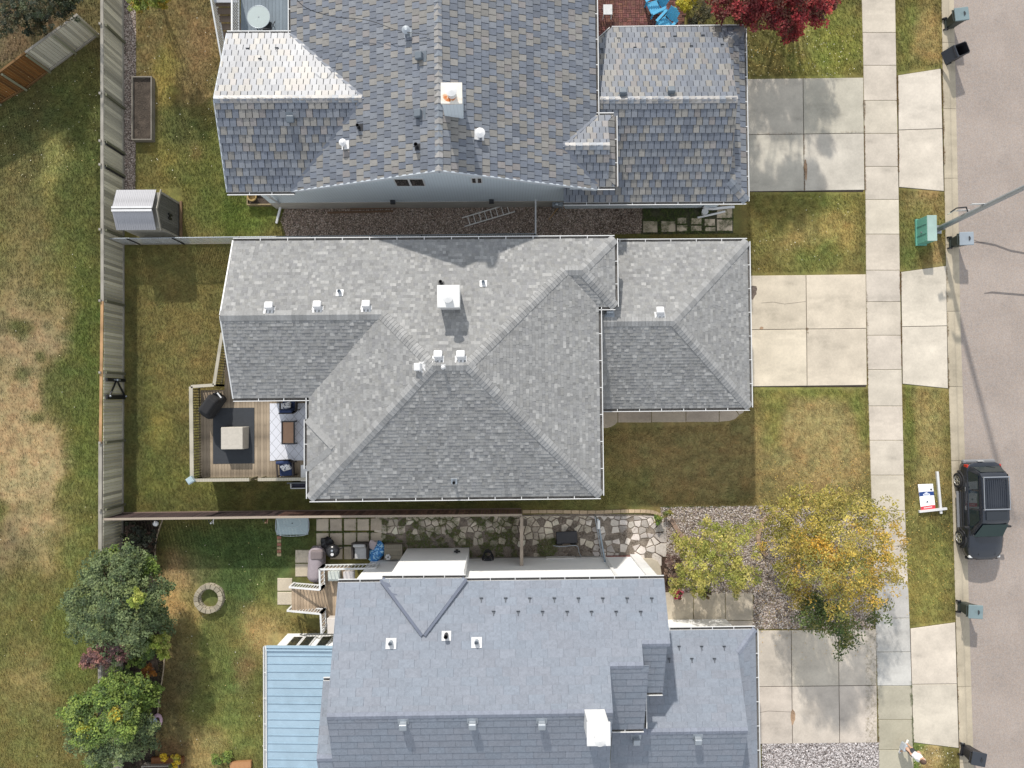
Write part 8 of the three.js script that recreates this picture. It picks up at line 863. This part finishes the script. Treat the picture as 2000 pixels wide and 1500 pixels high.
// ---------- grass blades, weeds and fallen leaves ----------
const tuftGeo = (() => { const l = [], r = rngOf(3); for (let i = 0; i < 6; i++) { const a = i / 6 * 6.28 + r() * 0.6, h = 0.7 + r() * 0.5, w = 0.11, ox = Math.cos(a) * 0.18, oz = Math.sin(a) * 0.18, lx = Math.cos(a) * (0.35 + r() * 0.5), lz = Math.sin(a) * (0.35 + r() * 0.5), px = -Math.sin(a) * w, pz = Math.cos(a) * w; l.push([V(ox - px, 0, oz - pz), V(ox + px, 0, oz + pz), V(ox + lx, h, oz + lz)]); } const g = tris(l), n = g.attributes.normal; for (let i = 0; i < n.count; i++) { const v = V(n.getX(i), Math.abs(n.getY(i)) + 1.4, n.getZ(i)).normalize(); n.setXYZ(i, v.x, v.y, v.z); } return g; })();
{
  const rects = [[-40, -40, 237, 1540], [268, -30, 470, 462], [440, 370, 556, 462], [243, 478, 470, 996], [440, 640, 620, 996], [600, 962, 1190, 994], [1175, 790, 1698, 986], [1460, 376, 1690, 534], [1200, 456, 1470, 475], [1465, 752, 1696, 800], [1340, -30, 1685, 156], [310, 1012, 622, 1540], [1690, -30, 1872, 1540]];
  const bad = [[[1452, 150], [1692, 146], [1694, 378], [1452, 380]], [[1452, 532], [1694, 528], [1697, 760], [1452, 762]], [[1752, 140], [1845, 128], [1846, 378], [1752, 370]], [[1757, 526], [1850, 514], [1854, 764], [1760, 754]], [[1775, 1222], [1868, 1210], [1876, 1466], [1780, 1454]], [[1170, 780], [1462, 780], [1452, 812], [1420, 828], [1200, 838], [1170, 838]], [[260, 150], [307, 150], [307, 282], [260, 282]], [[212, 366], [356, 366], [356, 462], [212, 462]], [[484, 376], [548, 376], [548, 406], [484, 406]], [[392, 760], [606, 760], [606, 942], [392, 942]], [[536, 1126], [605, 1070], [640, 1070], [640, 1240], [560, 1200], [536, 1184]], [[612, 1008], [640, 1008], [640, 1080], [612, 1080]], [[380, 1137], [442, 1137], [442, 1198], [380, 1198]], [[519, 1236], [660, 1230], [660, 1560], [519, 1560]], [[1160, -40], [1342, -40], [1336, 92], [1160, 92]], [[1290, 988], [1490, 985], [1560, 990], [1702, 998], [1706, 1228], [1290, 1228]], [[1488, 1452], [1716, 1450], [1719, 1560], [1488, 1560]], [[540, 1044], [551, 1044], [551, 1088], [540, 1088]]];
  const r = rngOf(77), list = [], dens = 330; let total = 0;
  for (const [x0, y0, x1, y1] of rects) {
    const n = (x1 - x0) * (y1 - y0) / 1600 * dens;
    for (let i = 0; i < n; i++) {
      const x = x0 + (x1 - x0) * r(), y = y0 + (y1 - y0) * r(); if (x > 1670 && (x < walkR(y) + 0.5 && x > walkL(y) - 0.5)) continue; if (x > curbL(y) - 0.3) continue; let skip = false; for (const q of bad) if (inPoly(x, y, q)) { skip = true; break; } if (skip) continue;
      const p = P(x, y), c = turf(x, y); if (x < 150 && c[0] / (c[1] + 1e-3) > 1.22 && r() < 0.6) continue; const lush = Math.min(1.4, Math.max(0.5, 1.6 - c[0] / (c[1] + 1e-3) * 0.6)), s = (0.034 + r() * 0.03), k = 1.0 + r() * 1.1, dry = r() < 0.1 ? 1.35 : 1; list.push({ m: M4(p.x, 0, p.z, s, r() * 6.28, s * (0.7 + lush * 0.5)), c: [c[0] * k * dry, c[1] * k * (dry > 1 ? 1.2 : 1), c[2] * k * dry] });
    }
  }
  scatter('grass', 'short mixed green and dry grass of all the lawns', tuftGeo, M(WHITE, 1), list);
  // weeds in joints and along edges
  const wl = [], along = (x0, y0, x1, y1, n, cols, w = 3, s0 = 0.03, s1 = 0.075) => { for (let i = 0; i < n; i++) { const t = r(), cl = vnoise(t * 14 + x0, y0 * 0.37); if (cl < 0.38) continue; const p = P(x0 + (x1 - x0) * t + (r() - 0.5) * w * cl, y0 + (y1 - y0) * t + (r() - 0.5) * w * cl), c = cols[Math.floor(r() * cols.length)], k = 0.7 + r() * 0.6, s = s0 + (s1 - s0) * r() * cl; wl.push({ m: M4(p.x, 0.015, p.z, s, r() * 6, s * 0.8), c: c.map((v) => v * k) }); } };
  const rust = [[0.20, 0.10, 0.045], [0.16, 0.09, 0.04], [0.12, 0.10, 0.03], [0.24, 0.15, 0.07]], moss = [[0.08, 0.115, 0.03], [0.12, 0.14, 0.045], [0.06, 0.09, 0.026]];
  along(1686.5, 152, 1689.5, 372, 520, rust, 5); along(1751.5, 148, 1754.5, 370, 620, rust, 6); along(1839.5, 136, 1845, 372, 420, rust, 4); along(1692, 536, 1694.5, 752, 260, rust, 3); along(1757.5, 530, 1761, 750, 520, rust, 5); along(1848.5, 522, 1852.5, 758, 360, rust, 4); along(1866.5, 1216, 1873.5, 1460, 320, rust, 4); along(1712, 1230, 1715.5, 1450, 160, rust, 3); along(1778, 1330, 1783, 1455, 260, moss, 5); along(1569.5, 264, 1571, 372, 160, rust, 4); along(1575, 640, 1577, 650, 60, rust, 6); along(1464, 262, 1686, 258, 60, rust, 2); along(1290, 990, 1560, 989, 300, moss, 4);
  for (let k = 0; k < 6; k++) along(618 + k * 26, 1012, 618 + k * 26, 1092, 150, moss, 6, 0.03, 0.09); for (const y of [1012, 1039, 1066]) along(616, y, 750, y, 420, moss, 5, 0.03, 0.09);
  const patch = (x0, y0, x1, y1, n, cols, thr, s0, s1) => { for (let i = 0; i < n; i++) { const x = x0 + (x1 - x0) * r(), y = y0 + (y1 - y0) * r(); if (fbm(x / 16, y / 16 + 9, 3) < thr) continue; const p = P(x, y), c = cols[Math.floor(r() * cols.length)], k = 0.6 + r() * 0.8, s = s0 + (s1 - s0) * r(); wl.push({ m: M4(p.x, 0.02, p.z, s, r() * 6, s * 0.8), c: c.map((v) => v * k) }); } };
  const wild = [[0.14, 0.18, 0.055], [0.18, 0.2, 0.08], [0.11, 0.14, 0.04], [0.22, 0.17, 0.11], [0.14, 0.17, 0.06]], debris = [[0.26, 0.2, 0.15], [0.16, 0.11, 0.08], [0.38, 0.32, 0.27], [0.12, 0.09, 0.06]];
  patch(746, 1008, 1010, 1096, 7600, wild, 0.44, 0.04, 0.1); patch(1010, 1008, 1170, 1096, 2600, debris, 0.45, 0.03, 0.07); patch(1165, 1008, 1294, 1094, 1100, debris, 0.5, 0.03, 0.06); patch(1050, 1050, 1090, 1090, 500, wild, 0.4, 0.05, 0.11); patch(1256, 398, 1432, 456, 2600, moss, 0.42, 0.04, 0.09); patch(560, 398, 1250, 458, 2200, [[0.15, 0.14, 0.06], [0.24, 0.17, 0.12]], 0.54, 0.03, 0.06); patch(1160, 398, 1254, 456, 900, [[0.06, 0.04, 0.03], [0.09, 0.065, 0.05]], 0.45, 0.03, 0.07); patch(1284, 1010, 1360, 1160, 1100, [[0.14, 0.08, 0.05], [0.2, 0.13, 0.08], [0.08, 0.06, 0.04]], 0.4, 0.03, 0.06); patch(225, 1012, 318, 1500, 2600, [[0.07, 0.05, 0.035], [0.1, 0.075, 0.05], [0.06, 0.07, 0.03]], 0.42, 0.04, 0.08); patch(266, 158, 302, 276, 500, debris, 0.45, 0.02, 0.05); patch(-20, 0, 150, 120, 1600, [[0.2, 0.14, 0.08], [0.26, 0.19, 0.12], [0.12, 0.09, 0.05]], 0.45, 0.04, 0.08);
  scatter('weeds', 'weeds and dry plant litter in joints, beds and along slab edges', tuftGeo, M(WHITE, 1), wl);
  const lf = [], leafGeo = new THREE.CircleGeometry(1, 5); leafGeo.rotateX(-Math.PI / 2); const drop = (x0, y0, x1, y1, n, cols, s0 = 0.013, s1 = 0.026) => { for (let i = 0; i < n; i++) { const p = P(x0 + (x1 - x0) * r(), y0 + (y1 - y0) * r()), c = cols[Math.floor(r() * cols.length)], s = s0 + (s1 - s0) * r(); lf.push({ m: M4(p.x, 0.05 + r() * 0.012, p.z, s, r() * 6, s, (r() - 0.5) * 0.5), c }); } };
  const pale = [[0.6, 0.54, 0.3], [0.55, 0.5, 0.36], [0.5, 0.4, 0.16], [0.62, 0.6, 0.5]], amber = [[0.55, 0.36, 0.08], [0.45, 0.25, 0.06], [0.6, 0.45, 0.16]];
  drop(0, 60, 190, 360, 90, pale); drop(0, 360, 190, 1480, 60, pale); drop(268, 20, 430, 360, 60, pale); drop(320, 1020, 520, 1480, 60, pale); drop(1460, 60, 1680, 150, 140, pale); drop(1400, 90, 1560, 150, 120, amber); drop(1480, 900, 1700, 1000, 220, amber); drop(1770, 940, 1860, 1200, 170, amber); drop(1780, 1455, 1860, 1495, 60, pale); drop(1470, 990, 1700, 1225, 420, amber); drop(1480, 1230, 1700, 1290, 50, amber, 0.015, 0.025); drop(1470, 380, 1680, 530, 40, pale);
  scatter('fallen_leaves', 'small fallen yellow leaves on the lawns', leafGeo, M(WHITE, 0.9), lf);
}
renderer.render(scene, camera);
